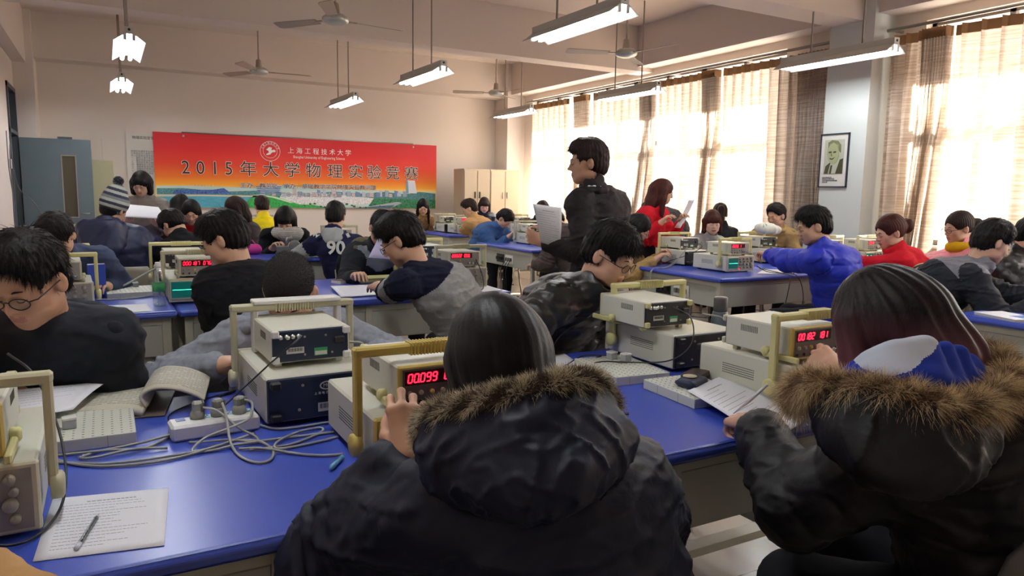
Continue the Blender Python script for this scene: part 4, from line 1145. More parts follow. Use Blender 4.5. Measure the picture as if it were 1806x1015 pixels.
        if style == 'bob':
            for s in (-1, 1): hsdf.cap(hl(s * .070, -.01, .01), hl(s * .078, .012, -.085), .034 * K, .026 * K, k=.03)
            hsdf.cap(hl(0, -.06, .0), hl(0, -.055, -.10), .06 * K, .045 * K, k=.04, lat=Rh[:, 0], w=1.25)
            Hh(0, .118, -.050, (.058, .075, .092), .008, 's')
            Hh(0, .068, .062, (.056, .034, .030), .02)
        elif style in ('long', 'longfront'):
            L = .30 if style == 'long' else .26
            base = hl(0, -.065, .01)
            p1 = base + dn * .12 + back * .02; p2 = base + dn * L * .7 + back * .035; p3 = base + dn * L + back * .03
            hsdf.cap(base, p1, .070 * K, .066 * K, k=.04, lat=rx, w=1.25); hsdf.cap(p1, p2, .062 * K, .052 * K, k=.04, lat=rx, w=1.45); hsdf.cap(p2, p3, .048 * K, .026 * K, k=.04, lat=rx, w=1.7)
            for s in (-1, 1):
                a0 = hl(s * .070, .005, .02); a1 = hl(s * .080, .012, -.07); a2 = a1 + dn * (.16 if style == 'long' else .19) + Rh @ V3(s * .01, .01, 0)
                hsdf.cap(a0, a1, .027 * K, .026 * K, k=.03); hsdf.cap(a1, a2, .027 * K, .014 * K, k=.03)
            Hh(0, .118, -.040, (.056, .072, .105), .008, 's')
        elif style in ('pony', 'bun', 'tied'):
            Hh(0, .105, -.040, (.080, .078, .100), .010, 's')
            for s in (-1, 1): Hh(s * .085, .022, -.045, (.028, .045, .060), .008, 's')
            Hh(0, -.02, -.140, (.16, .16, .072), .01, 's')
            k0 = hl(0, -.100, .045)
            if style == 'pony':
                p1 = k0 + back * .055 + V3(0, 0, -.03); p2 = p1 + V3(0, 0, -.12) + back * .01; p3 = p2 + V3(0, 0, -.10) - back * .01
                hsdf.cap(k0, p1, .026, .036, k=.02); hsdf.cap(p1, p2, .038, .034, k=.02); hsdf.cap(p2, p3, .034, .014, k=.02)
            elif style == 'bun': hsdf.ell(k0 + back * .045 - V3(0, 0, .03), V3(.045, .045, .055), k=.02)
        if style in ('longfringe',):
            pass
        if hood == 'fringe': pass
    if style in ('bob', 'long', 'longfront') and isinstance(glasses, dict) and glasses.get('fringe'): Hh(0, .080, .045, (.058, .026, .036), .012)
    sd2 = random.random() * 9
    def hdisp(P, u, t):
        l = (P - H) @ Rh; ang = np.arctan2(l[:, 0], -l[:, 1] + .02)
        d = .0016 * np.sin(ang * 34 + 4 * snoise(P, 9, sd2)) + .0022 * snoise(P, 34, sd2)
        if style in ('short', 'tuft', 'side'): d += .0045 * snoise(P * np.array([1, 1, .6]), 62, sd2 + 1) + .002 * snoise(P, 120, sd2)
        if style == 'buzz': d = .001 * snoise(P, 60, sd2)
        return d
    v, q, u, t = hsdf.mesh(hdisp)
    hp_ = [(v, q, 0)]
    if tufts and len(v):
        idx = np.random.randint(0, len(q), tufts); fq = q[idx]; c = v[fq].mean(1)
        nn = np.cross(v[fq[:, 2]] - v[fq[:, 0]], v[fq[:, 3]] - v[fq[:, 1]]); nn /= np.linalg.norm(nn, axis=1, keepdims=True) + 1e-9
        l = (c - H) @ Rh
        crown = Rh @ V3(0, -.05, .13)
        if style in ('short', 'tuft', 'side', 'buzz'):
            away = (c - H) - crown; away /= np.linalg.norm(away, axis=1, keepdims=True)
            away = away - nn * (away * nn).sum(1, keepdims=True)
            D = nn * (.55 if style == 'tuft' else .28) + away * .9 + np.random.randn(len(c), 3) * .12 + V3(0, 0, -.25)
            Lh = np.where(l[:, 2] > .04, 1, .6) * (.016 if style == 'buzz' else .034) * np.random.uniform(.5, 1.1, len(c))
            if style == 'buzz': D = nn + np.random.randn(len(c), 3) * .15; Lh *= .8
            vv, qq = spikes(c - nn * .004, D, Lh, .0010 if style != 'buzz' else .0006)
        else:
            dn = V3(0, 0, -1); D = dn - nn * (nn @ dn)[:, None] + nn * .04 + np.random.randn(len(c), 3) * .05
            up_ = nn[:, 2] > .8; D[up_] = (c[up_] - (H + crown * .8)); D[up_] -= nn[up_] * (D[up_] * nn[up_]).sum(1, keepdims=True)
            vv, qq = spikes(c - nn * .002, D, np.random.uniform(.03, .075, len(c)), .0012, bend=np.broadcast_to(V3(0, 0, -.2), (len(c), 3)))
        hp_.append((vv, qq, 0))
    V, Q, MI = join_np(hp_)
    if style != 'none': mesh_np('hair', V, Q, hm, root)
    # ---- glasses
    if glasses:
        gm = mat('glasses_rim_black', (20, 18, 20), .35) if not isinstance(glasses, dict) or not glasses.get('metal') else mat('glasses_rim_metal', (150, 140, 130), .3, .8)
        gr = .0017 if gm.name.endswith('black') else .0010
        if isinstance(glasses, dict) and glasses.get('only_fringe'): glasses = None
        else:
            G = MB(); Ln = []
            for s in (-1, 1):
                pts = [hl(s * .032 + .0225 * math.cos(a) * (1 + .12 * abs(math.cos(a))), .104 - .006 * abs(math.cos(a)) * (1 if s * math.cos(a) > 0 else 0), -.004 + .0165 * math.sin(a)) for a in [2 * PI * k / 20 for k in range(21)]]
                G.tube(pts, gr, 5, caps=False); Ln.append(pts[:-1])
                G.tube([hl(s * .056, .097, .001), hl(s * .072, .085, .002), hl(s * .081, .0, .004), hl(s * .080, -.015, -.008)], gr * 1.1, 5)
            G.tube([hl(-.010, .105, .0), hl(0, .107, .003), hl(.010, .105, .0)], gr, 5)
            go = G.build('glasses', gm, root)
            for pts in Ln:
                MB().add([tuple(p) for p in pts], [tuple(range(20))]).build('lens', M_lens, go)
    tag(root, label, 'person', group)
    if standing: root['standing'] = True
    return root, dict(N=N + origin, H=H + origin, ax=ax, rx=rx, fy=fy, M1=M1 + origin, M2=M2 + origin, P0=P0 + origin, arms={k: tuple(x + origin for x in v_) for k, v_ in arms.items()}, Rh=Rh, hl=lambda x, y, z: hl(x, y, z) + origin, o=origin, js=js)
def stool(x, y, label, h=.45, rz=0):
    t = empty('lab_stool', (x, y, 0), rz, label, 'stool', 'round lab stools')
    MB().lathe([(.14, 0), (.155, .006), (.155, .022), (.145, .03)], c=(0, 0, h - .03), n=24).build('seat', mat('stool_seat', (120, 84, 56), .5), t)
    for k in range(4):
        a = PI / 4 + k * PI / 2; MB().tube([(.11 * math.cos(a), .11 * math.sin(a), h - .03), (.17 * math.cos(a), .17 * math.sin(a), 0)], .011, 8).build('leg', M_rod, t)
    r = MB(); r.tube([(.152 * math.cos(2 * PI * k / 16), .152 * math.sin(2 * PI * k / 16), .14) for k in range(17)], .007, 6, caps=False); r.build('foot_ring', M_rod, t)
    return t
M_chair = mat('chair_shell_grey', (136, 130, 116), .5); M_chair2 = mat('chair_shell_pale', (176, 168, 146), .5)
def chair(x, y, rz, label, m=None, h=.44, bh=.84):
    """steel chair with a moulded back; its back is on the local -y side"""
    t = empty('lab_chair', (x, y, 0), math.radians(rz), label, 'chair', 'steel framed lab chairs')
    m = m or M_chair
    MB().rbox(-.20, .20, -.19, .20, h - .022, h, .012).build('seat', m, t, bevel=.006)
    b = MB(); n = 12
    vs = []; fs = []
    for j in range(9):
        z = h + .12 + (bh - h - .12) * j / 8; w_ = .205 * (1 - .12 * (j / 8) ** 4) if j < 8 else .165
        for i in range(n + 1):
            u = -1 + 2 * i / n
            vs.append((u * w_, -.235 - .05 * j / 8 + .035 * u * u, z))
    front = len(vs); vs += [(x_, y_ + .012, z_) for x_, y_, z_ in vs]
    for j in range(8):
        for i in range(n):
            a = j * (n + 1) + i; fs.append((a, a + n + 1, a + n + 2, a + 1)); fs.append((a + front, a + 1 + front, a + n + 2 + front, a + n + 1 + front))
    rim = [i for i in range(n + 1)] + [j * (n + 1) + n for j in range(1, 9)] + [8 * (n + 1) + i for i in range(n - 1, -1, -1)] + [j * (n + 1) for j in range(7, 0, -1)]
    for k in range(len(rim)): a, c = rim[k], rim[(k + 1) % len(rim)]; fs.append((a, c, c + front, a + front))
    b.add(vs, fs, 0, True); bo = b.build('backrest', m, t)
    MB().rbox(-.10, .10, -.268, -.262, h + .24, h + .30, .02).build('back_recess', m, bo)
    for s in (-1, 1):
        MB().tube(spline([(s * .19, .17, .0), (s * .18, .16, h - .03), (s * .18, -.15, h - .03)], 5), .011, 8).build('front_leg', M_rod, t)
        MB().tube(spline([(s * .20, -.24, 0), (s * .185, -.19, h - .03), (s * .195, -.27, bh - .08)], 5), .011, 8).build('rear_leg', M_rod, t)
    return t
# ------------------------------------------------------------------ people
def sheet(name, label, cat, pts, m=None, lines=0, curl=0.0, th=.0008, group=None, title=None, nu=10):
    """a thin sheet through four corners (tl, tr, br, bl seen from its printed side), slightly curled"""
    m = m or M_paper
    tl, tr, br, bl = [Vector(p) for p in pts]; c = (tl + tr + br + bl) / 4
    n = (tr - tl).cross(bl - tl).normalized() * -1
    def P(u, v, o=0.0):
        p = tl * (1 - u) * (1 - v) + tr * u * (1 - v) + br * u * v + bl * (1 - u) * v
        return p + n * (curl * math.sin(PI * v) * (.6 + .4 * u) + o) - c
    b = MB(); N_ = nu
    for side in (0, 1):
        off = th if side == 0 else 0
        vs = [P(i / N_, j / N_, off) for j in range(N_ + 1) for i in range(N_ + 1)]
        fs = [(j * (N_ + 1) + i, j * (N_ + 1) + i + 1, (j + 1) * (N_ + 1) + i + 1, (j + 1) * (N_ + 1) + i) for j in range(N_) for i in range(N_)]
        b.add(vs, [f[::-1] for f in fs] if side == 0 else fs, 0, True)
    k0 = 0; k1 = (N_ + 1) ** 2
    ring = [i for i in range(N_ + 1)] + [j * (N_ + 1) + N_ for j in range(1, N_ + 1)] + [N_ * (N_ + 1) + i for i in range(N_ - 1, -1, -1)] + [j * (N_ + 1) for j in range(N_ - 1, 0, -1)]
    for a, d in zip(ring, ring[1:] + ring[:1]): b.f.append((a, d, d + k1, a + k1)); b.mi.append(0); b.sm.append(False)
    o = b.build(name, m); o.location = c; tag(o, label, cat, group)
    if lines:
        L = MB(); rnd = random.Random(len(label))
        for k in range(lines):
            v0 = .12 + .80 * k / lines; w0 = .10 if k else .3; w1 = rnd.uniform(.5, .92) if k else .72; hgt = .0035 if k else .008
            x = w0
            while x < w1:
                x2 = min(w1, x + rnd.uniform(.015, .05)); hv = (.006 if k else .012)
                L.add([P(x, v0, th + .0003), P(x2, v0, th + .0003), P(x2, v0 + hv, th + .0003), P(x, v0 + hv, th + .0003)], [(0, 1, 2, 3)])
                x = x2 + .008
        L.build('printed_lines', mat('pale_ink', (128, 130, 138), .7), o)
    return o
def A_(x0, y0, z0): return V3(x0, y0, z0)
def fur(name, path, r, n, mats, parent, origin, L=(.02, .035), seed=0, droop=.25, thick=.0012, core=None, bias=None):
    """fur band: a soft core tube with many tapering hairs"""
    np.random.seed(seed)
    pts = [Vector(tuple(np.asarray(p) - origin)) for p in path]; sp_ = spline(pts, 8)
    rs = [r * (1 + .12 * math.sin(i * 1.7) + .08 * math.sin(i * .7)) for i in range(len(sp_))]
    mb = MB().tube(sp_, rs, 14); V0 = np.array([tuple(v) for v in mb.v]); 
    co = mb.build(name, core or mats[0], parent)
    seg = np.array([tuple(p) for p in sp_]); i = np.random.randint(0, len(seg) - 1, n); t = np.random.rand(n, 1)
    c = seg[i] * (1 - t) + seg[i + 1] * t; tan = seg[i + 1] - seg[i]; tan /= np.linalg.norm(tan, axis=1, keepdims=True) + 1e-9
    d = np.random.randn(n, 3); d -= tan * (d * tan).sum(1, keepdims=True); d /= np.linalg.norm(d, axis=1, keepdims=True)
    start = c + d * r * .8
    D = d + tan * np.random.randn(n, 1) * .35 + np.random.randn(n, 3) * .25
    if bias is not None: D = D + np.asarray(bias)
    bend = np.zeros((n, 3)); bend[:, 2] = -droop
    clump = .5 + .5 * np.sin(i * .9 + t[:, 0] * .9 + np.arctan2(d[:, 2], d[:, 0]) * 3)
    Ls = np.random.uniform(L[0], L[1], n) * (.75 + .45 * clump)
    vv, qq = spikes(start, D, Ls, thick, bend)
    k = len(mats); pick = np.clip(((clump + np.random.randn(n) * .35) * k).astype(int), 0, k - 1)
    mesh_np('fur_hairs', vv, qq, mats, co, np.repeat(pick, 6), smooth=True)
    return co
def soft(name, ops, h, m, parent, origin, amp=.004, f=30, seed=1, extra=None, mi_fn=None):
    s = SDF(h)
    for o in ops:
        if o[0] == 'c': s.cap(np.asarray(o[1]) - origin, np.asarray(o[2]) - origin, o[3], o[4], k=o[5] if len(o) > 5 else .03, lat=o[6] if len(o) > 6 else None, w=o[7] if len(o) > 7 else 1.0)
        elif o[0] == 'e': s.ell(np.asarray(o[1]) - origin, o[2], o[4] if len(o) > 4 else None, k=o[3] if len(o) > 3 else .03)
        elif o[0] == 'x': s.ell(np.asarray(o[1]) - origin, o[2], o[4] if len(o) > 4 else None, k=o[3] if len(o) > 3 else .01, op='s')
    fn = lambda P, u, t: amp * snoise(P, f, seed) + amp * .6 * snoise(P, f * 2.1, seed + 2) + (extra(P, u, t) if extra else 0)
    v, q, u, t = s.mesh(fn)
    mi = mi_fn(v[q].mean(1)) if mi_fn else None
    return mesh_np(name, v, q, m, parent, mi)
C_navy = cloth('navy_down', (30, 36, 66), .45, spec=.4); C_black = cloth('black_wool', (22, 22, 26), .95)
C_charc = cloth('charcoal', (32, 34, 41), .8); C_slate = cloth('slate_grey_hoodie', (136, 140, 150), .95, var=(60, .12))
C_grey = cloth('grey_fleece', (134, 126, 118), .95, var=(150, .1)); C_yel = cloth('yellow_down', (226, 200, 12), .5)
C_tan = cloth('camel_wool', (180, 140, 92), .9); C_khaki = cloth('khaki_cotton', (158, 130, 84), .85)
C_blue = cloth('royal_blue_down', (26, 44, 178), .5, spec=.35); C_red = cloth('red_wool', (196, 22, 40), .9)
C_pink = cloth('pink_down', (232, 150, 158), .6); C_denim = cloth('denim_blue', (56, 86, 132), .85, var=(90, .2))
C_brown = cloth('dark_brown_jacket', (36, 29, 32), .7); C_shiny = mat('cloth_shiny_nylon', (30, 31, 28), .32, bump=(260, .5, .002), spec=.6)
C_scarf = cloth('knit_grey_white', (170, 168, 160), .95); C_dred = cloth('crimson', (150, 20, 30), .9)
C_heather = cloth('heather_grey_knit', (146, 146, 146), .95, var=(220, .15)); C_nknit = cloth('navy_knit', (24, 26, 48), .95, var=(200, .15))
C_olive = cloth('olive_fleece', (96, 90, 66), .95); C_lgrey = cloth('light_grey_cotton', (158, 162, 160), .95)
C_jeans = cloth('jeans_dark', (36, 44, 66), .9); C_grtr = cloth('grey_trousers', (86, 84, 86), .9); C_pleath = mat('cloth_black_leather', (20, 20, 22), .35, bump=(90, .5, .003), spec=.6)
# --- boy in glasses, left edge, far side of the first table
p, I = person('boy in thin black glasses and black hooded jacket at the left edge, head bowed', (-.17, 2.76), (-.185, 2.27, 1.15), hd=172, hyaw=150, hpitch=26, sw=.16,
    hands={'L': (-.20, 2.40, .82), 'R': (-.42, 2.38, .83)}, hint={'L': V3(.45, .2, -.9)}, hair='short', tufts=5200, hres=.0042, res=.008, top=C_charc, thick=.042, glasses=True, hood='big', tone=2, collar='crew', hairk=1.05)
# --- black haired boy, second row far side
person('boy with thick black hair in slate blue hoodie bent over the second row table', (-.10, 5.38), (-.24, 4.62, 1.13), hd=182, hyaw=165, hpitch=48, hands={'L': (-.02, 4.72, .83), 'R': (-.45, 4.8, .83)},
    hair='short', tufts=2500, top=cloth('slate_blue_hoodie', (60, 68, 92), .95), thick=.035, hood='down', hairk=1.1, hres=.005, res=.009)
# --- beanie
p, I = person('person in navy padded coat and striped grey beanie seen from behind', (.10, 6.33), (.05, 6.22, 1.235), hd=-18, hyaw=-40, hpitch=12, hroll=14, hands={'L': (-.25, 6.6, .86), 'R': (.42, 6.6, .86)},
    hair='buzz', puff=(.012, .13), top=C_navy, thick=.06, hood='big', bulk=1.12, sw=.2, hint={'R': V3(.9, -.2, -.5), 'L': V3(-.9, -.2, -.5)})
hl = I['hl']; Rh = I['Rh']
bm_ = [mat('beanie_light', (176, 178, 172), .95, bump=(500, .4, .002)), mat('beanie_dark', (52, 58, 74), .95, bump=(500, .4, .002)), mat('beanie_mid', (120, 126, 130), .95)]
def beanie_mi(c):
    z = (c - (I['H'] - I['o'])) @ Rh[:, 2]; k = ((z + .1) / .021).astype(int)
    return np.array([0, 1, 0, 2, 1])[k % 5]
soft('beanie', [('e', hl(0, -.012, .045), V3(.094, .112, .100), .03, Rh), ('e', hl(0, -.025, .115), V3(.070, .080, .072), .03, Rh), ('x', hl(0, .13, -.07), V3(.11, .11, .10), .01, Rh), ('x', hl(0, 0, -.125), V3(.2, .2, .09), .01, Rh)],
     .0035, bm_, p, I['o'], amp=.0015, f=60, mi_fn=beanie_mi)
pc = hl(0, -.04, .205) - I['o']; np.random.seed(3)
dv = np.random.randn(1500, 3); dv /= np.linalg.norm(dv, axis=1, keepdims=True)
po = soft('pompom', [('e', hl(0, -.04, .205), V3(.028, .028, .028))], .006, bm_[1], p, I['o'])
vv, qq = spikes(pc + dv * .02, dv, .020, .0016); mesh_np('pompom_yarn', vv, qq, [bm_[1], bm_[0]], po, np.repeat((np.random.rand(1500) > .72).astype(int), 6))
# --- standing woman in grey
p, I = person('standing woman in grey fleece jacket with black bob reading papers', (.33, 8.12), (.31, 8.03, 1.425), hd=168, hyaw=160, hpitch=24, standing=True, S_=.93, hair='bob', hairk=1.25, top=C_grey, thick=.02,
    hands={'L': (.42, 7.80, 1.05), 'R': (.17, 7.82, 1.06)}, hand={'L': dict(n=V3(0, -.2, -1), curl=.5), 'R': dict(n=V3(0, -.2, -1))}, glasses={'metal': 1}, waist=-.25, hres=.005)
sheet('paper_stack', 'white papers held by the standing woman in grey', 'papers', [(.10, 7.84, 1.235), (.44, 7.80, 1.205), (.48, 7.64, 1.10), (.13, 7.66, 1.12)], curl=.01, th=.006)
# --- small dark head in third row, black coat with grey hood
person('person in black coat with grey hood bowed left behind the blue bottle', (.62, 6.30), (.46, 6.34, 1.10), hd=20, hyaw=35, hpitch=48, hair='short', tufts=500, top=C_black, thick=.045, hands={'L': (.35, 6.75, .84), 'R': (.78, 6.75, .84)})
person('girl with centre parted hair peeping over the counter below the banner lake', (.82, 8.30), (.76, 8.12, 1.145), hd=178, hyaw=172, hpitch=25, hair='longfront', top=C_dred, thick=.03)
person('black haired person turned away right under the banner lake', (.95, 9.1), (.74, 9.0, 1.19), hd=-10, hyaw=-20, hair='long', top=C_charc, hairk=1.15)
person('girl with wavy dark brown hair in profile left of the yellow jacket', (1.27, 8.40), (1.20, 8.26, 1.18), hd=135, hyaw=105, hpitch=18, hair='long', hairm=H_BROWN, top=cloth('dark_coat', (70, 60, 62), .9), sw=.15, hairk=1.05, tufts=300)
person('student in bright yellow padded jacket seen from behind', (1.66, 8.95), (1.62, 9.02, 1.185), hd=5, hyaw=0, hpitch=22, hair='short', tufts=500, puff=(.008, .055), top=C_yel, thick=.035, hairm=H_BROWN)
# --- scarf girl
p, I = person('girl with blunt fringe wrapped in a thick grey and white knitted scarf', (1.52, 8.12), (1.53, 7.32, 1.10), hd=178, hyaw=158, hpitch=36, hair='bob', hairk=1.22, top=C_black, thick=.03, hands={'L': (1.62, 7.18, .83), 'R': (1.38, 7.22, .83)},
    glasses={'fringe': 1, 'only_fringe': 1})
N, ax, rx, fy = I['N'], I['ax'], I['rx'], I['fy']
sm = stripes_mat('scarf_knit', [(206, 204, 194), (92, 90, 88)], 2, .013, duty=[0, .62])
ring = [('c', N + (rx * math.cos(a) * .095 + fy * math.sin(a) * .10) + ax * .035, N + (rx * math.cos(a + .8) * .095 + fy * math.sin(a + .8) * .10) + ax * .045, .052, .052) for a in np.arange(0, 6.28, .785)]
soft('knitted_scarf', ring + [('c', N + fy * .12 - ax * .02 - rx * .02, N + fy * .15 - ax * .22 - rx * .03, .075, .06, .03, rx, 1.4)], .007, sm, p, I['o'], extra=lambda P, u, t: .003 * np.sin(P[:, 0] * 260) * np.sin(P[:, 2] * 220))
# --- jersey 90
p, I = person('student in navy team shirt with white number 90 and grey hood', (1.86, 6.30), (1.76, 6.36, 1.165), hd=-22, hyaw=-30, hpitch=15, hair='short', tufts=700, top=[cloth('navy_cotton', (24, 28, 62), .9), C_lgrey], thick=.028,
    hands={'L': (1.55, 6.65, .86), 'R': (2.15, 6.6, .86)}, mi_fn=lambda c, u, t, G: ((t > 0) & (t < 3) & (u > .10) | (t == 4)).astype(int), hood='small', sw=.19, hint={'R': V3(.9, -.3, -.5), 'L': V3(-.9, -.3, -.5)})
Cc = I['M2'] + I['ax'] * .02 - I['fy'] * .158 - I['o']; hz = math.radians(-22)
M_num = mat('number_print', (214, 216, 214), .8)
text('90', .155, M_num, p, tuple(Cc - I['ax'] * .015 - I['fy'] * .006), rot=(PI / 2 - .04, 0, hz), name='number_print', extrude=.006, offset=.004)
for c_, dx, rr in (('W', -.115, .5), ('E', .115, -.5)):
    q = Cc + I['rx'] * dx * 1.18 + I['ax'] * .10 + I['fy'] * .018; text(c_, .05, M_num, p, tuple(q), rot=(PI / 2 - .3, rr, hz), name='letter_print', extrude=.008, offset=.002)
chair(1.93, 6.14, -22, 'pale chair with a black coat under the number ninety jersey', M_chair2, bh=.82)
soft('draped_coat', [('c', (1.68, 5.90, .84), (2.08, 5.74, .84), .035, .035), ('c', (1.67, 5.89, .80), (1.68, 5.90, .55), .04, .045), ('c', (2.08, 5.73, .80), (2.09, 5.74, .6), .03, .035)], .009, C_black, None, np.zeros(3)).update_tag()
tag(bpy.data.objects['draped_coat'], 'black coat draped over the chair of the number ninety jersey', 'coat')
# --- black coat man, second row near side
p, I = person('man in black wool coat and silver glasses bending to the left', (.62, 3.36), (.47, 3.56, 1.165), hd=24, hyaw=64, hpitch=24, S_=1.0, hair='short', tufts=4200, top=C_black, thick=.05, hands={'L': (.47, 3.80, .82), 'R': (.90, 3.98, .86)}, hint={'L': V3(.1, -.3, -1)},
    glasses={'metal': 1}, tone=1, hres=.0045, res=.008, hairk=1.12, waist=-.05, sw=.17, collar='crew')
N, ax, rx, fy = I['N'], I['ax'], I['rx'], I['fy']
soft('coat_collar', [('c', N + rx * math.cos(a) * .085 - fy * math.sin(a) * .075 + ax * .012, N + rx * math.cos(a + .5) * .085 - fy * math.sin(a + .5) * .075 + ax * .012, .028, .028, .02) for a in np.arange(-.3, 3.0, .5)], .006, C_black, p, I['o'])
# --- cropped head, grey hoodie
p, I = person('boy with cropped hair in grey hoodie bowed behind the navy backed counter', (.56, 2.78), (.525, 2.47, 1.055), hd=185, hyaw=158, hpitch=44, hair='buzz', tufts=9000, top=C_slate, thick=.035, hood='big', hands={'L': (.78, 2.38, .84), 'R': (.30, 2.42, .84)},
    hand={'R': dict(fine=1)}, hres=.0042, res=.008, sw=.18, hint={'L': V3(.9, .2, -.4), 'R': V3(-.9, .2, -.4)}, tone=1, hs=1.04, hairm=mat('hair_cropped', (24, 20, 19), .85, var=(420, .6), bump=(900, .8, .002)))
# --- olive hoodie with glasses
p, I = person('person in grey jacket with olive hood and glasses reading behind the striped sweater', (1.82, 5.35), (1.71, 4.98, 1.13), hd=180, hyaw=175, hpitch=32, hroll=-8, hair='side', tufts=1500, top=[C_charc, cloth('pale_blue_grey', (128, 136, 142), .95), C_olive], thick=.04,
    hands={'R': (1.43, 4.70, .83), 'L': (1.92, 4.68, .84)}, glasses=True, hood='big', mi_fn=lambda c, u, t, G: np.where(t == 4, 2, np.where((t == 0) & (((c - G['N']) @ G['fy']) > .02), 1, 0)), hres=.005, res=.009, hairk=1.1)
# --- striped sweater
def sweater(c, u, t, G):
    z = np.where(t == 0, u, 0); tot = np.linalg.norm(G['N'] - G['P0'])
    s_ = ((c - G['P0']) @ nrm(G['N'] - G['P0'])) / tot
    m = ((t == 0) | (t == 3)) & (s_ < .89) & (s_ > .28)
    m |= (t > 0) & (t < 3) & (u > .13) & (u < .27)
    return m.astype(int)
p, I = person('boy in navy sweater with a wide grey band turning a page', (1.72, 3.42), (1.29, 3.46, 1.155), hd=28, hyaw=52, hpitch=30, S_=1.05, hair='short', tufts=4200, top=[C_nknit, C_heather], thick=.022, hands={'L': (1.31, 3.93, .86), 'R': (1.62, 4.02, .86)},
    mi_fn=sweater, glasses=True, hres=.0042, res=.007, collar='crew', sleeve_stop=.22, hairk=1.12, tone=1, hand={'L': dict(n=V3(-.2, -.3, 1), curl=.25, fine=1)}, sw=.195, hint={'L': V3(-.1, -.5, -1), 'R': V3(.8, -.3, -.7)}, bulk=1.08)
# --- far right column people
person('girl with long black hair facing the room at the right end of the banner', (4.25, 10.95), (4.36, 10.72, 1.155), hd=182, hyaw=160, hpitch=24, hair='longfront', top=cloth('tan_print', (150, 116, 76), .9, var=(30, .5)), thick=.03)
person('man in camel coat seen from the back beside the cream cabinet', (4.62, 9.02), (4.36, 9.04, 1.175), hd=30, hyaw=62, hpitch=22, hair='short', tufts=600, hairm=H_BROWN, top=C_tan, thick=.045, sw=.19, hands={'L': (4.45, 9.45, .86), 'R': (4.9, 9.45, .86)})
chair(4.74, 8.86, 20, 'grey chair behind the camel coat', M_chair)
person('girl with straight dark hair and fringe before the cream cabinet', (5.62, 11.1), (5.44, 10.72, 1.19), hd=180, hyaw=155, hpitch=20, hair='bob', hairm=H_BROWN, top=C_charc, glasses={'fringe': 1, 'only_fringe': 1})
person('student in denim jacket with navy hood, head sunk behind the counter', (4.22, 8.48), (4.42, 8.15, 1.07), hd=200, hyaw=215, hpitch=50, hair='short', top=C_denim, thick=.05, puff=(.006, .05), hood='big', hands={'L': (4.62, 8.05, .84), 'R': (4.4, 8.02, .84)}, tufts=400)
person('person half hidden behind the sheet of the standing man', (5.25, 8.55), (5.12, 8.38, 1.17), hd=180, hyaw=170, hpitch=35, hair='short', top=C_charc, hairm=H_BROWN)
# --- standing man
p, I = person('standing man in dark jacket and glasses holding a sheet, seen from behind', (2.62, 3.62), (2.42, 3.47, 1.575), hd=18, hyaw=62, hpitch=4, standing=True, S_=1.03, hair='short', tufts=2600, hairk=1.1, top=C_brown, thick=.036, hairm=H_BROWN,
    hands={'L': (2.16, 3.50, 1.13), 'R': (2.70, 3.92, 1.08)}, glasses={'metal': 1}, waist=-.20, hres=.0045, res=.008, tone=2, sw=.172, trousers=cloth('dark_trousers', (40, 36, 44)), hint={'L': V3(-.1, -.35, -1), 'R': V3(.7, -.4, -.6)}, hand={'L': dict(n=V3(-.8, .2, .1), curl=.7)}, bulk=1.0)
soft('shirt_collar', [('c', I['N'] + I['rx'] * math.cos(a) * .062 - I['fy'] * math.sin(a) * .062 + I['ax'] * .045, I['N'] + I['rx'] * math.cos(a + .5) * .062 - I['fy'] * math.sin(a + .5) * .062 + I['ax'] * .045, .009, .009, .01) for a in np.arange(-1.2, 4.2, .5)], .004, mat('shirt_white', (220, 220, 224), .8), p, I['o'], amp=0)
soft('jacket_collar', [('c', I['N'] + I['rx'] * math.cos(a) * .078 - I['fy'] * math.sin(a) * .075 + I['ax'] * .02, I['N'] + I['rx'] * math.cos(a + .5) * .078 - I['fy'] * math.sin(a + .5) * .075 + I['ax'] * .02, .020, .020, .02) for a in np.arange(-.9, 3.9, .5)], .006, C_brown, p, I['o'], amp=.001)
sheet('paper_sheet', 'printed sheet hanging from the hand of the standing man', 'paper', [(1.985, 3.345, 1.345), (2.16, 3.33, 1.325), (2.21, 3.42, 1.10), (2.10, 3.44, 1.13)], lines=14, curl=.012)
# --- right column, second row far side
p, I = person('standing girl in red with very long chestnut hair reading papers', (4.72, 5.62), (4.73, 5.50, 1.43), hd=205, hyaw=236, hpitch=14, standing=True, S_=.95, hair='long', hairm=H_RED, hairk=1.15, top=C_red, thick=.022, glasses={'metal': 1}, waist=-.2,
    hands={'L': (4.80, 5.30, 1.16), 'R': (4.56, 5.32, 1.14)}, hres=.005)
sheet('paper_stack', 'white papers held upright by the standing girl in red', 'papers', [(4.86, 5.20, 1.36), (4.90, 5.32, 1.36), (4.72, 5.30, 1.10), (4.68, 5.18, 1.10)], curl=.01, th=.003)
p, I = person('person in dark grey jacket bending low beside the girl in red', (5.60, 6.35), (5.10, 6.10, 1.215), hd=98, hyaw=100, hpitch=35, standing=True, hair='short', top=cloth('dark_grey_jacket', (62, 58, 62), .8), thick=.06, hands={'L': (4.98, 5.35, .84), 'R': (5.05, 5.7, .84)}, bulk=1.2, waist=-.1)
person('person in dark grey coat stooping just right of the standing man', (4.45, 6.45), (4.28, 6.7, 1.10), hd=10, hyaw=0, hpitch=50, hair='short', top=cloth('grey_coat', (70, 60, 58), .8), thick=.06, bulk=1.1)
p, I = person('girl in khaki coat and glasses with long dark hair writing', (3.86, 5.52), (4.14, 5.12, 1.10), hd=205, hyaw=224, hpitch=30, hair='long', hairk=1.05, hairm=H_BLACK, top=C_khaki, thick=.045, glasses=True, hands={'L': (4.38, 5.12, .84), 'R': (4.22, 4.98, .83)}, hres=.005, tufts=400)
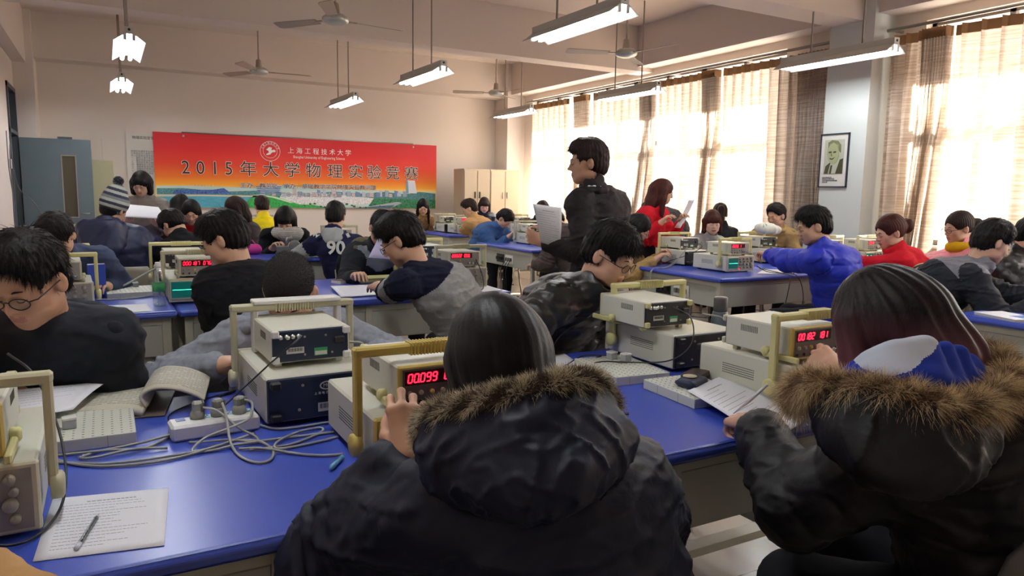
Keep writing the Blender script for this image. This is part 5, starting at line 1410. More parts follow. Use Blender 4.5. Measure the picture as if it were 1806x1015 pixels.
person('girl with side fringe facing the room above the second row counters', (5.50, 5.72), (5.42, 5.52, 1.13), hd=180, hyaw=150, hpitch=10, hair='bob', hairk=.98, hairm=H_RED, top=C_lgrey, thick=.03, glasses={'fringe': 1, 'only_fringe': 1}, tone=3, hres=.005)
person('dark haired girl with ponytail seen from behind at the windows', (6.35, 6.42), (6.25, 6.25, 1.19), hd=-10, hyaw=-40, hair='pony', hairk=1.1, top=C_charc, hairm=H_BROWN)
person('boy in khaki hooded jacket behind the white bundle, facing left', (6.22, 5.66), (6.12, 5.32, 1.205), hd=150, hyaw=95, hpitch=15, hair='short', top=C_khaki, hood='big', thick=.04, tufts=400)
# --- royal blue jacket
p, I = person('boy in royal blue padded jacket stretching an arm to the counter', (4.60, 3.36), (4.24, 3.36, 1.205), hd=22, hyaw=55, hpitch=16, hair='short', hairk=1.2, tufts=3500, top=C_blue, thick=.045, puff=(.014, .12), hands={'L': (4.36, 4.04, .975), 'R': (4.85, 3.95, .86)},
    hand={'L': dict(curl=.75, n=V3(0, -.3, 1))}, hres=.0045, res=.008, sw=.20, bulk=1.08, hint={'L': V3(-.6, -.3, -.5), 'R': V3(.8, -.3, -.5)}, S_=1.05, tone=1)
chair(4.78, 3.18, 18, 'grey chair behind the royal blue jacket', M_chair)
# --- red jacket
person('girl in red fleece with a low bun reaching to the left', (5.22, 3.30), (5.03, 3.32, 1.155), hd=35, hyaw=64, hpitch=16, hair='bun', hairk=1.2, hairm=H_RED, top=C_red, thick=.04, hands={'L': (4.72, 3.66, .92), 'R': (5.2, 3.85, .86)}, hres=.005, sw=.19, bulk=1.05, collar='high')
# --- pink jacket
p, I = person('girl in pink padded jacket and mustard scarf with a ponytail', (6.02, 3.20), (5.72, 3.22, 1.185), hd=50, hyaw=66, hpitch=10, hair='pony', hairm=H_BROWN, top=C_pink, thick=.045, puff=(.006, .08), glasses=True, hood='down', hands={'L': (5.75, 3.75, .86), 'R': (6.15, 3.85, .86)}, hres=.005)
N, ax, rx, fy = I['N'], I['ax'], I['rx'], I['fy']
soft('mustard_scarf', [('c', N + (rx * math.cos(a) * .075 + fy * math.sin(a) * .08) + ax * .03, N + (rx * math.cos(a + .8) * .075 + fy * math.sin(a + .8) * .08) + ax * .03, .034, .034) for a in np.arange(0, 6.28, .785)], .007, cloth('mustard_knit', (206, 164, 24), .95), p, I['o'])
# --- grey and black sports jacket
p, I = person('boy with short hair in black and grey jacket leaning over the right table', (4.28, 2.72), (4.66, 2.42, 1.15), hd=222, hyaw=240, hpitch=22, hair='short', tufts=2800, top=[C_charc, cloth('jacket_grey', (112, 112, 120), .7)], thick=.04, hands={'L': (4.86, 2.12, .84), 'R': (4.62, 2.08, .84)},
    mi_fn=lambda c, u, t, G: np.where(((t == 0) | (t == 3)) & ((c - G['M2']) @ G['ax'] > .02), 1, 0), S_=1.05, sw=.185, hres=.005, res=.006, tone=1, bulk=1.05)
person('person in black leather jacket cut off by the right picture edge', (5.45, 2.62), (5.62, 2.66, 1.16), hd=190, hyaw=200, hair='short', top=C_pleath, thick=.05, puff=(.006, .06), hands={'R': (5.3, 2.2, .86)})
# --- shiny padded jacket boy
p, I = person('boy in shiny dark padded jacket and black glasses watching the readout', (1.56, 2.74), (1.72, 2.30, 1.165), hd=196, hyaw=206, hpitch=26, hair='side', hairk=1.08, tufts=5000, top=C_shiny, thick=.042, puff=(.012, .055), glasses=True, hands={'L': (1.66, 2.46, .87), 'R': (1.50, 2.44, .85)},
    hres=.0042, res=.0065, sw=.19, hint={'R': V3(-.4, .3, -1), 'L': V3(.3, .4, -1)}, tone=1)
# --- camel sleeve in the lower left corner
person('person in camel coat at the lower left corner, cut off by the picture', (-.32, .72), (-.42, .86, 1.20), hd=10, hair='short', top=C_tan, thick=.05, hands={'R': (-.20, 1.18, .86), 'L': (-.5, 1.2, .86)}, hint={'R': V3(.8, -.6, -.4)})
# --- the two girls with fur trimmed hoods in front
C_bnavy = mat('cloth_black_navy_shell', (17, 22, 42), .55, bump=(60, .3, .003), spec=.28)
C_bblack = mat('cloth_black_shell', (14, 13, 18), .52, bump=(60, .35, .003), spec=.3)
F1 = [mat('fur_dark', (72, 58, 50), .8), mat('fur_brown', (124, 102, 80), .8), mat('fur_cream', (222, 212, 184), .8)]
F2 = [mat('fur_umber', (112, 86, 64), .8), mat('fur_tan', (180, 144, 106), .8), mat('fur_golden', (230, 208, 164), .8)]
H_NEAR = hair_mat('hair_near_black', (17, 14, 16))
def glossier(m):
    b = m.node_tree.nodes['Principled BSDF']; b.inputs['Roughness'].default_value = .44; b.inputs['Specular IOR Level'].default_value = .20
glossier(H_NEAR)
p33, I = person('girl with straight black hair and fur trimmed navy hood, back to us', (.74, .95), (.605, 1.135, 1.085), hd=-12, hyaw=-2, hpitch=20, hroll=-3, seat=.43, sw=.175, hair='none', top=C_bnavy, thick=.045, bulk=1.0,
    hands={'L': (.452, 1.17, .935), 'R': (.90, 1.36, .83)}, hint={'L': V3(-.30, -.25, -1), 'R': V3(.65, -.25, -.7)}, hand={'L': dict(d=V3(.05, .30, 1), n=V3(-.35, -.9, .1), curl=[.80, .66, .82, .95], side=-1, fine=1, thumb=.9, spread=.06, scale=.88), 'R': dict(fine=1)},
    hres=.0045, res=.0065, sleeve=1.12, tone=1, collar='crew', waist=-.1, wr=.9)
N, ax, rx, fy, hl = I['N'], I['ax'], I['rx'], I['fy'], I['hl']
up = V3(0, 0, 1)
def long_hair(parent, I, m, pts_back, side_pts, r0=.1, seed=0, n=3500, grooves=46, top=1.0, gk=1.0):
    """straight hair: a grooved shell plus many fine strands lying on it"""
    np.random.seed(seed); Rh, H, o = I['Rh'], I['H'] - I['o'], I['o']; hl = lambda x, y, z: H + Rh @ V3(x, y, z)
    s = SDF(.0048)
    s.ell(hl(0, -.012, .036), V3(.083, .106, .102) * top, Rh, k=.02)
    for a, b, ra, rb, w_ in pts_back: s.cap(hl(*a), hl(*b), ra, rb, k=.045, lat=Rh[:, 0], w=w_)
    for a, b, ra, rb in side_pts: s.cap(hl(*a), hl(*b), ra, rb, k=.03)
    s.ell(hl(0, .125, -.06), V3(.056, .072, .12), Rh, k=.008, op='s')
    ax_ = Rh[:, 2]
    def gd(P, u, t):
        l = (P - H) @ Rh; ang = np.arctan2(l[:, 0], -l[:, 1] + .01)
        return gk * .0006 * np.sin(ang * grooves + 2.2 * snoise(P, 7, seed)) + gk * .0012 * np.sin(ang * 17 + 1.5 * snoise(P, 9, seed + 2)) * np.clip(.08 - l[:, 2], 0, .1) * 10
    v, q, u, t = s.mesh(gd)
    idx = np.random.randint(0, len(q), n); fq = q[idx]; c = v[fq].mean(1)
    nn = np.cross(v[fq[:, 2]] - v[fq[:, 0]], v[fq[:, 3]] - v[fq[:, 1]]); nn /= np.linalg.norm(nn, axis=1, keepdims=True) + 1e-9
    part = hl(0, .02, .14)
    l = (c - H) @ Rh
    dn = np.where((l[:, 2] > .03)[:, None], c - part, V3(0, 0, -1)[None] - Rh[:, 2] * .3)
    D = dn / np.linalg.norm(dn, axis=1, keepdims=True); D -= nn * (D * nn).sum(1, keepdims=True); D += np.random.randn(n, 3) * .012
    vv, qq = spikes(c + nn * .0001 - D * .02, D, np.random.uniform(.06, .11, n), .00045, bend=-nn * .25, seg=2)
    V, Q, MI = v, q, None
    return mesh_np('hair', V, Q, m, parent)
long_hair(p33, I, H_NEAR, [((0, -.045, .01), (0, -.060, -.10), .070, .066, 1.16), ((0, -.060, -.10), (0, -.05, -.20), .066, .050, 1.16)],
          [((s * .058, .01, .02), (s * .058, .02, -.10), .030, .026) for s in (-1, 1)] + [((s * .058, .02, -.10), (s * .052, .03, -.20), .026, .018) for s in (-1, 1)], seed=4)
# hood lying on the back
bx = np.cross(ax, rx)
A1 = [(0.45, 1.072, 0.984), (0.465, 1.015, 1.038), (0.487, 0.96, 1.064), (0.531, 0.915, 1.086), (0.585, 0.898, 1.096), (0.659, 0.912, 1.077)]
B1 = [(0.458, 1.022, 0.985), (0.463, 0.938, 0.981), (0.483, 0.869, 0.981), (0.519, 0.827, 0.991), (0.577, 0.82, 1.007), (0.662, 0.869, 1.034)]
C1 = [(0.47, 1.03, 0.93), (0.475, 0.95, 0.91), (0.49, 0.885, 0.90), (0.53, 0.845, 0.905), (0.60, 0.83, 0.92), (0.69, 0.875, 0.96)]
def hood_sheet(A, B, r0, r1, k=.04):
    ops = []
    for i in range(len(A)):
        ops.append(('c', V3(*A[i]), V3(*B[i]), r0, r1, k))
        if i + 1 < len(A): ops.append(('c', (V3(*A[i]) + V3(*A[i + 1])) / 2, (V3(*B[i]) + V3(*B[i + 1])) / 2, r0, r1, k))
    return ops
n_ = N - I['o']
soft('hood', hood_sheet(A1, B1, .026, .036) + [('c', V3(.47, .99, .98), V3(.60, .90, 1.0), .06, .06, .05), ('c', V3(.60, .90, 1.0), V3(.68, .95, 1.0), .06, .05, .05)], .0055, C_bnavy, p33, I['o'], amp=.003, f=22,
     extra=lambda P, u, t: .006 * ridges(P @ np.stack([rx, fy, ax], 1) * np.array([1.6, 1, .5]) + .03 * snoise(P, 12, 3)[:, None], 26, 2) + .005 * ridges(P, 48, 7))
F1P = [(0.469, 1.104, 0.956), (0.442, 1.082, 1.015), (0.442, 1.018, 1.055), (0.468, 0.961, 1.08), (0.505, 0.921, 1.099), (0.549, 0.897, 1.111), (0.605, 0.89, 1.119), (0.673, 0.918, 1.095), (0.721, 0.953, 1.043), (.735, 1.03, 1.0)]
fur('fur_trim', F1P, .017, 26000, F1, p33, I['o'], L=(.010, .022), seed=5, droop=.12, thick=.0006)
L_ = I['arms'][-1]; d_ = nrm(V3(.05, .30, 1))
soft('shirt_cuff', [('c', L_[2] - nrm(L_[2] - L_[1]) * .02, L_[2] - nrm(L_[2] - L_[1]) * .004, .030, .031, .01)], .004, mat('cuff_pink_white', (226, 196, 196), .9), p33, I['o'], amp=.0005)
# second girl
H_OMB = hair_mat('hair_ombre', (34, 26, 28), tip=((112, 66, 72), 1.03, 1.17))
p34, I = person('girl in black puffer coat with golden fur hood and blue inner hood', (1.64, .74), (1.50, .985, 1.115), hd=16, hyaw=14, hpitch=24, seat=.45, sw=.175, hair='none', top=C_bblack, thick=.05, bulk=1.12,
    hands={'L': (1.392, 1.235, .838), 'R': (1.70, 1.235, .935)}, hint={'L': V3(-.5, -.5, -.8), 'R': V3(.6, .1, -.9)}, hand={'L': dict(fine=1, curl=[.55, .7, .8, .85], thumb=1.0, n=V3(-.2, -.1, 1), d=V3(.25, .8, -.15)), 'R': dict(fine=1, d=V3(.15, .8, .25), n=V3(-.7, -.2, .7), curl=[.4, .6, .7, .8], thumb=.8, side=1)},
    hres=.0045, res=.0065, sleeve=1.1, tone=1, collar='crew', puff=(.008, .085), wr=1.5, waist=-.12, thigh_dir=V3(-.35, .9, 0))
N, ax, rx, fy = I['N'], I['ax'], I['rx'], I['fy']; bx = np.cross(ax, rx)
long_hair(p34, I, H_OMB, [((0, -.06, .0), (.01, -.085, -.10), .088, .080, 1.25), ((.01, -.085, -.10), (.05, -.09, -.17), .075, .050, 1.5)],
          [((-.066, .035, .03), (-.088, .055, -.12), .038, .038), ((-.088, .055, -.12), (-.092, .075, -.27), .038, .022), ((.070, .01, .02), (.10, -.01, -.10), .036, .036), ((.10, -.01, -.10), (.16, -.04, -.17), .034, .016)], seed=9, grooves=30, gk=2.6, top=1.04, n=4500)
I2 = [(1.264, 0.904, 1.045), (1.269, 0.861, 1.086), (1.29, 0.82, 1.117), (1.356, 0.795, 1.124), (1.443, 0.79, 1.101), (1.538, 0.799, 1.054)]
J2 = [(1.255, 0.883, 1.026), (1.249, 0.821, 1.053), (1.277, 0.784, 1.064), (1.333, 0.765, 1.066), (1.429, 0.766, 1.045), (1.50, .79, 1.04)]
soft('inner_hood', hood_sheet(I2, J2, .018, .028, .03), .0036, [cloth('blue_fleece', (34, 58, 158), .95), cloth('white_fleece', (196, 204, 220), .95)], p34, I['o'], amp=.003,
     mi_fn=lambda c: ((c[:, 2] > 1.092 + (c[:, 0] + I['o'][0] - 1.26) * .42) & (c[:, 0] + I['o'][0] < 1.375)).astype(int))
A2 = [(1.206, 0.909, 1.014), (1.201, 0.843, 1.021), (1.21, 0.781, 1.025), (1.234, 0.732, 1.02), (1.305, 0.703, 1.008), (1.428, 0.715, 1.009)]
B2 = [(1.18, 0.847, 0.968), (1.17, 0.779, 0.937), (1.194, 0.73, 0.929), (1.228, 0.7, 0.934), (1.292, 0.689, 0.947), (1.391, 0.706, 0.968)]
soft('hood', hood_sheet(A2, B2, .028, .034) + [('c', V3(1.27, .84, .97), V3(1.48, .82, .97), .085, .085, .05), ('c', V3(1.48, .82, .98), V3(1.60, .86, 1.0), .07, .04, .05)], .006, C_bblack, p34, I['o'], amp=.004, f=20, extra=lambda P, u, t: .008 * ridges(P * np.array([1.5, 1, .6]), 24, 3))
F2P = [(1.235, 0.98, 0.98), (1.187, 0.945, 1.03), (1.192, 0.875, 1.043), (1.212, 0.807, 1.05), (1.237, 0.746, 1.046), (1.297, 0.71, 1.031), (1.403, 0.709, 1.032), (1.52, 0.738, 1.044), (1.603, 0.787, 1.062), (1.644, 0.846, 1.07), (1.63, .93, 1.05)]
fur('fur_trim', F2P, .024, 26000, F2, p34, I['o'], L=(.022, .046), seed=6, droop=.25, thick=.0006, bias=(0, -.1, -.2))
# pen held in the writing hand
w3 = I['arms'][-1][2]
for (x, y, z, l) in ():
    pass
MBp = MB().tube([w3 + V3(.045, .115, -.012), w3 + V3(.055, .075, .03), w3 + V3(.07, .03, .085)], [.001, .0042, .0042], 8)
tag(MBp.build('pen', mat('pen_plastic_white', (214, 218, 226), .25)), 'clear pen in the writing hand of the girl with the blue hood', 'pen')
chair(1.60, .72, -29, 'grey plastic chair back cut off at the lower right corner', mat('chair_dark_grey', (92, 92, 94), .45), bh=.83)
# ------------------------------------------------------------------ banner
def banner_mat():
    m = mat('banner_print', (226, 40, 30), .55); nt = m.node_tree; b = nt.nodes['Principled BSDF']
    tc = nt.nodes.new('ShaderNodeTexCoord'); sx = nt.nodes.new('ShaderNodeSeparateXYZ'); nt.links.new(tc.outputs['Object'], sx.inputs[0])
    mr = nt.nodes.new('ShaderNodeMapRange'); mr.inputs['From Min'].default_value = -.6; mr.inputs['From Max'].default_value = .6
    nt.links.new(sx.outputs['Z'], mr.inputs['Value'])
    r = nt.nodes.new('ShaderNodeValToRGB'); e = r.color_ramp.elements
    e[0].position = .26; e[0].color = lin((255, 226, 150)); e[1].position = 1; e[1].color = lin((206, 22, 36))
    for p, c in ((.32, (250, 168, 40)), (.42, (240, 118, 30)), (.60, (232, 62, 30)), (.78, (222, 30, 36))):
        q = e.new(p); q.color = lin(c)
    nt.links.new(mr.outputs[0], r.inputs['Fac']); nt.links.new(r.outputs['Color'], b.inputs['Base Color'])
    return m
bn = empty('competition_banner', (3.12, 12.955, 1.67), 0, 'long red and orange competition banner with white and dark Chinese lettering', 'banner')
BX, BZ = 2.42, .595
MB().box(-BX, BX, 0, .03, -BZ, BZ).build('printed_board', banner_mat(), bn)
MB().tube([(-2.0, .01, BZ + .012), (1.95, .01, BZ + .008)], .010, 8).build('hanging_bar', M_steel, bn)
for x in (-1.98, 1.95): MB().lathe([(.018, 0), (.018, .006), (.012, .008)], n=14, M=Matrix.Translation((x, 0, BZ - .045)) @ Matrix.Rotation(PI / 2, 4, 'X')).build('fixing_button', M_steel, bn)
def bp(name, poly, m, layer=1):
    """flat print on the board; polygon in world x, z"""
    return flat([(x - 3.12, z - 1.67) for x, z in poly], -.0012 * layer, 0.0, m, bn, name)
Pk = lambda n, c: mat('print_' + n, c, .6)
bz0 = 1.078
bp('printed_haze', [(.72, 1.42), (.72, bz0), (5.52, bz0), (5.52, 1.385), (4.6, 1.40), (3.2, 1.42), (2.6, 1.47), (2.2, 1.41), (1.2, 1.43)], Pk('haze', (196, 222, 216)))
bp('printed_treeline', [(.72, 1.38), (.72, 1.26), (2.2, 1.25), (3.4, 1.28), (5.52, 1.16), (5.52, 1.36), (5.2, 1.39), (4.9, 1.34), (4.5, 1.38), (4.1, 1.34), (3.6, 1.37), (2.9, 1.33), (2.3, 1.37), (1.7, 1.34), (1.1, 1.39)], mat('print_treeline', (84, 138, 142), .6, var=(70, .75)), 2)
bp('printed_lake', [(.72, 1.27), (.72, bz0), (1.95, bz0), (2.15, 1.20), (2.25, 1.27)], mat('print_lake', (84, 168, 190), .5, var=(9, .2), stretch=(1, 1, 6)), 3)
bp('printed_shore', [(.72, 1.285), (.72, 1.25), (1.4, 1.262), (2.3, 1.258), (2.3, 1.282), (1.4, 1.29)], Pk('shore', (214, 208, 186)), 4)
bp('printed_lawn', [(1.95, bz0), (2.1, 1.20), (2.2, 1.29), (2.4, 1.31), (2.6, 1.28), (2.95, 1.17), (3.5, bz0)], mat('print_lawn', (50, 164, 76), .6, var=(40, .4)), 4)
bp('printed_path', [(2.15, 1.29), (2.3, 1.305), (2.55, 1.27), (2.85, 1.17), (2.8, 1.165), (2.5, 1.25), (2.28, 1.285)], Pk('path', (206, 228, 190)), 5)
bp('printed_plaza', [(2.62, 1.25), (2.66, 1.33), (2.9, 1.36), (3.6, 1.32), (4.3, 1.26), (4.4, 1.17), (3.6, 1.12), (2.95, 1.14)], mat('print_plaza', (226, 226, 230), .6, var=(60, .3)), 5)
bp('printed_garden', [(4.3, 1.26), (5.52, 1.24), (5.52, bz0), (4.7, bz0), (4.2, 1.12)], mat('print_garden', (52, 128, 88), .6, var=(60, .8)), 6)
bp('printed_road', [(3.3, bz0), (4.2, 1.11), (4.75, 1.20), (4.85, 1.18), (4.6, bz0)], Pk('road', (176, 186, 194)), 7)
bp('printed_water_strip', [(3.9, bz0), (4.4, 1.12), (4.7, 1.14), (4.62, bz0)], Pk('strip', (70, 104, 130)), 8)
bp('printed_tower', [(4.95, 1.36), (4.95, 1.60), (5.10, 1.60), (5.14, 1.36)], Pk('tower', (226, 230, 238)), 6)
bp('printed_tower_side', [(4.93, 1.36), (4.93, 1.59), (4.965, 1.59), (4.975, 1.36)], Pk('towerside', (120, 166, 200)), 7)
rnd = random.Random(5)
for k in range(30):
    x = 2.3 + k * .088 + rnd.uniform(-.02, .02); h = rnd.uniform(.05, .12); w_ = rnd.uniform(.05, .085); z = 1.285 + rnd.uniform(-.01, .02)
    bp('printed_building', [(x, z), (x, z + h), (x + w_, z + h * rnd.uniform(.8, 1)), (x + w_, z)], (stripes_mat('print_block_white', [(226, 226, 234), (150, 164, 190)], 2, .016, rough=.6), stripes_mat('print_block_grey', [(190, 200, 214), (120, 140, 170)], 0, .02, rough=.6), stripes_mat('print_block_rose', [(232, 214, 212), (170, 150, 160)], 2, .02, rough=.6), Pk('bld4', (110, 138, 180)))[k % 4], 8 + k % 3)
for k in range(5): bp('printed_terrace', [(2.27 - k * .01, 1.31 + k * .028), (2.28 - k * .01, 1.325 + k * .028), (2.60 + k * .01, 1.335 + k * .028), (2.62 + k * .01, 1.32 + k * .028)], Pk('bld4', (90, 124, 176)), 11)
bp('printed_hall', [(.95, 1.30), (1.0, 1.36), (1.55, 1.37), (1.72, 1.40), (1.85, 1.31)], mat('print_hall', (70, 100, 170), .6, var=(60, .7)), 8)
for k in range(7): bp('printed_mast', [(1.22 + k * .05, 1.38), (1.26 + k * .05, 1.45), (1.27 + k * .05, 1.45), (1.235 + k * .05, 1.38)], Pk('mast', (216, 214, 206)), 9)
for k in range(26):
    x = 3.05 + k * .09 + rnd.uniform(-.03, .03); z = 1.10 + .03 * math.sin(k) + rnd.uniform(0, .03); r_ = rnd.uniform(.008, .02)
    bp('printed_shrub', [(x + r_ * math.cos(a) * 1.4, z + r_ * math.sin(a)) for a in [-k2 * PI / 4 for k2 in range(8)]], Pk('shrub', (40, 92, 66)), 12 + k % 4)
M_bw = mat('banner_white', (246, 240, 232), .6); M_bd = mat('banner_dark', (52, 18, 34), .6); M_bo = mat('banner_outline', (250, 224, 206), .6)
M_bg = mat('banner_slate', (60, 74, 110), .6)
TX = [1.154, 1.374, 1.594, 1.81, 2.118, 2.483, 2.842, 3.204, 3.586, 3.960, 4.305, 4.659, 5.025]
for c_, x in zip('2015年大学物理实验竞赛', TX):
    dg = c_.isdigit(); sz = .30 if dg else .265; k = .9 if dg else 1.06
    t_ = text(c_, sz, M_bo, bn, (x - 3.12, -.0205, 1.712 - 1.67), name='title_outline', extrude=.0003, sx=k)
    me = t_.data; v_ = np.array([tuple(q.co) for q in me.vertices]); f_ = [tuple(q.vertices) for q in me.polygons]; mb = MB()
    for a_ in range(8): mb.add(v_ + np.array([.0075 / k * math.cos(a_ * PI / 4), .0075 * math.sin(a_ * PI / 4), a_ * .00003]), f_)
    t2 = mb.build('title_outline', M_bo, bn); t2.location = t_.location; t2.rotation_euler = t_.rotation_euler; t2.scale = t_.scale; bpy.data.objects.remove(t_)
    text(c_, sz, M_bd, bn, (x - 3.12, -.0225, 1.712 - 1.67), name='title_character', extrude=.0003, sx=k)
text('上 海 工 程 技 术 大 学', .112, M_bw, bn, (3.325 - 3.12, -.0205, 2.052 - 1.67), name='university_name')
text('Shanghai University of Engineering Science', .066, M_bw, bn, (3.311 - 3.12, -.0205, 1.952 - 1.67), name='university_name_latin', sx=.80)
for m_, y_, of in ((M_bw, -.0205, .004), (M_bg, -.0225, 0)):
    text('主办：教务处', .092, m_, bn, (2.285 - 3.12, y_, 1.447 - 1.67), name='organiser_line', offset=of, sx=1.12)
    text('承办：基础教学学院物理实验教学部', .092, m_, bn, (3.51 - 3.12, y_, 1.447 - 1.67), name='organiser_line', offset=of, sx=1.12)
    text('二〇一五年十二月二十七日', .085, m_, bn, (3.17 - 3.12, y_, 1.30 - 1.67), name='date_line', offset=of, sx=1.05)
lg = MB()
def ringm(cx, cz, r0, r1, n=40, y=-.0205):
    vs = [(cx + r * math.cos(2 * PI * k / n), yy, cz + r * math.sin(2 * PI * k / n)) for yy in (y, y + .001) for r in (r0, r1) for k in range(n)]
    fs = []
    for k in range(n):
        k2 = (k + 1) % n; fs += [(k, k2, n + k2, n + k), (2 * n + k, 3 * n + k, 3 * n + k2, 2 * n + k2)]
    lg.add(vs, fs)
lx, lz = 2.48 - 3.12, 2.034 - 1.67
ringm(lx, lz, .160, .166); ringm(lx, lz, .112, .117); lg.build('crest_ring', M_bw, bn)
flat([(lx + x * .165, lz + z * .165) for x, z in ((-.40, .12), (-.1, .42), (.18, .36), (.12, .10), (.40, .16), (.55, .06), (.50, -.08), (.22, -.10), (-.02, -.34), (-.34, -.42), (-.42, -.34), (-.12, -.12), (-.22, .06))][::-1], -.0205, -.019, M_bw, bn, 'crest_bird')
for k, c_ in enumerate('上海工程技术大学'):
    a = PI * .88 - k * PI * .76 / 7
    text(c_, .036, M_bw, bn, (lx + .138 * math.cos(a), -.0205, lz + .138 * math.sin(a)), rot=(PI / 2, -(a - PI / 2), 0), name='crest_lettering')
# ------------------------------------------------------------------ things on the near table
sheet('exam_sheet', 'printed exam sheet on the near blue table under the clear pen', 'paper', [(-.121, 1.645, TT + .001), (.085, 1.601, TT + .001), (.060, 1.335, TT + .001), (-.135, 1.372, TT + .001)], lines=16)
def ballpen(label, a, b, clear=True, cap=M_black, r=.0042, grp=None):
    a, b = Vector(a), Vector(b); t = empty('pen', a, 0, label, 'pen', grp); d = (b - a)
    MB().tube([d * .12, d * .9], r, 8).build('barrel', M_clear if clear else cap, t)
    MB().tube([d * .02, d * .12], [r * .3, r * .9], 8).build('tip', cap, t)
    MB().tube([d * .10, d * .80], r * .35, 6).build('ink_refill', M_ink, t)
    MB().tube([d * .86, d], r * 1.05, 8).build('end_cap', cap, t)
    return t
M_clear2 = mat('pen_plastic_white', (214, 218, 226), .25)
ballpen('clear ballpoint pen lying across the near exam sheet', (-.040, 1.512, TT + .0075), (-.073, 1.378, TT + .0065), cap=M_clear2)
ballpen('black pen on the table before the navy backed oscilloscope handle', (.262, 2.255, TT + .006), (.318, 2.30, TT + .006), False)
ballpen('short blue marker beside the foot of the yellow handled oscilloscope', (.405, 1.540, TT + .007), (.450, 1.600, TT + .007), False, mat('blue_clear_plastic', (110, 170, 200), .2), r=.006)
ballpen('black pen end sticking out by the elbow of the long haired girl', (1.20, 1.64, TT + .006), (1.265, 1.575, TT + .006), False)
ps = empty('power_strip', (.215, 1.935, TT), math.radians(4), 'white power strip with three grey plugs on the near table', 'power strip')
MB().rbox(-.105, .105, -.038, .038, 0, .040, .006).build('casing', M_white, ps)
M_lb = mat('outlet_face_blue', (150, 200, 216), .4)
for k in range(6):
    x = -.045 + k * .027; o = MB().rbox(x - .011, x + .011, .004, .030, .040, .0412, .001).build('outlet', M_lb, ps)
    q = MB(); [q.box(x + dx - .0012, x + dx + .0012, .014 + dy, .020 + dy, .0412, .0417) for dx, dy in ((-.005, .003), (.005, .003), (0, -.006))]; q.build('slot', M_ink, o)
MB().rbox(-.088, -.066, .004, .026, .040, .0412, .001).build('logo_square', mat('logo_blue', (60, 90, 160), .4), ps)
MB().rbox(-.03, .01, -.0392, -.038, .012, .028, .0005).build('switch', M_white, ps)
M_gplug = mat('plug_grey', (142, 142, 134), .5); M_gc = mat('cable_grey', (158, 158, 150), .5); M_bc = mat('cable_black', (24, 24, 26), .45)
for k, x in enumerate((-.038, .010, .062)):
    pl = empty('mains_plug', (.215 + x, 1.935 + .008, TT + .0405), .3 * k, ('grey mains plug at the left end of the power strip', 'grey mains plug in the middle of the power strip', 'grey mains plug at the right end of the power strip')[k], 'plug', 'plugs in the power strip')
    MB().lathe([(.017, 0), (.018, .012), (.013, .022)], n=16).build('plug_base', M_gplug, pl)
    b = MB(); b.rbox(-.012, .014, -.012, .012, .018, .044, .005); [b.rbox(.006 + i * .004, .008 + i * .004, -.013, .013, .020, .042, .0008) for i in range(3)]; b.build('plug_body', M_gplug, pl)
def cable(label, pts, r, m, grp='cables on the lab tables', z=None, cat='cable'):
    P = [(p[0], p[1], p[2] if len(p) > 2 else TT + r + .001) for p in pts]
    return tag(MB().tube(spline(P, 9), r, 8).build('cable', m), label, cat, grp)
g = .0033
cable('grey cable running left from the power strip past the white block board', [(-.17, 1.91), (-.10, 1.905), (-.02, 1.875, TT + .010), (.05, 1.872), (.11, 1.93)], g, M_gc)
cable('grey cable looping nearest the picture bottom left of the power strip', [(-.13, 1.885), (-.10, 1.84), (-.04, 1.79), (.05, 1.765), (.13, 1.775), (.21, 1.80, TT + .01), (.27, 1.83, TT + .012), (.30, 1.87)], g, M_gc)
cable('grey cable doubled back between block board and power strip', [(.10, 1.85), (.03, 1.86, TT + .010), (-.05, 1.85, TT + .006), (-.08, 1.87), (-.04, 1.895), (.04, 1.895, TT + .011), (.112, 1.925, TT + .012)], g, M_gc)
cable('grey cable curling from the left plug over the strip front', [(.19, 1.93, TT + .07), (.22, 1.90, TT + .065), (.26, 1.86, TT + .03), (.30, 1.83, TT + .006), (.29, 1.80), (.24, 1.82, TT + .012), (.18, 1.84, TT + .01), (.15, 1.87, TT + .004)], g, M_gc)
cable('grey cable of the middle plug making the big loop before the strip', [(.235, 1.93, TT + .075), (.237, 1.885, TT + .06), (.235, 1.80, TT + .012), (.245, 1.71), (.275, 1.655), (.305, 1.67), (.318, 1.73), (.30, 1.79, TT + .008), (.25, 1.815, TT + .010), (.20, 1.80, TT + .006), (.10, 1.79), (-.02, 1.80), (-.13, 1.86)], g, M_gc)
cable('grey cable arching out of the right plug', [(.29, 1.94, TT + .075), (.305, 1.915, TT + .07), (.29, 1.87, TT + .045), (.24, 1.845, TT + .035), (.18, 1.83, TT + .022), (.15, 1.80, TT + .005), (.19, 1.785), (.25, 1.79, TT + .008), (.36, 1.80), (.483, 1.79)], g, M_gc)
cable('grey cable from the strip right end to the navy backed oscilloscope', [(.32, 1.935), (.36, 1.88), (.42, 1.87), (.50, 1.875), (.60, 1.86)], g, M_gc)
cable('grey cable curved in front of the navy backed oscilloscope', [(.27, 1.75), (.36, 1.745), (.45, 1.80), (.46, 1.84), (.40, 1.82, TT + .008), (.34, 1.77, TT + .008), (.33, 1.73), (.40, 1.73), (.482, 1.75)], g, M_gc)
cable('grey cable reaching right to the side of the yellow handled oscilloscope', [(.25, 1.77), (.30, 1.735, TT + .008), (.37, 1.67), (.42, 1.635), (.458, 1.625)], g, M_gc)
cable('black cable from the navy counter back looping towards the open book', [(.435, 1.915, TT + .237), (.40, 1.88, TT + .22), (.36, 1.93, TT + .17), (.31, 2.0, TT + .10), (.26, 2.07, TT + .03), (.21, 2.05), (.15, 2.03), (.118, 2.09), (.145, 2.17), (.24, 2.26), (.31, 2.30)], .0022, M_bc)
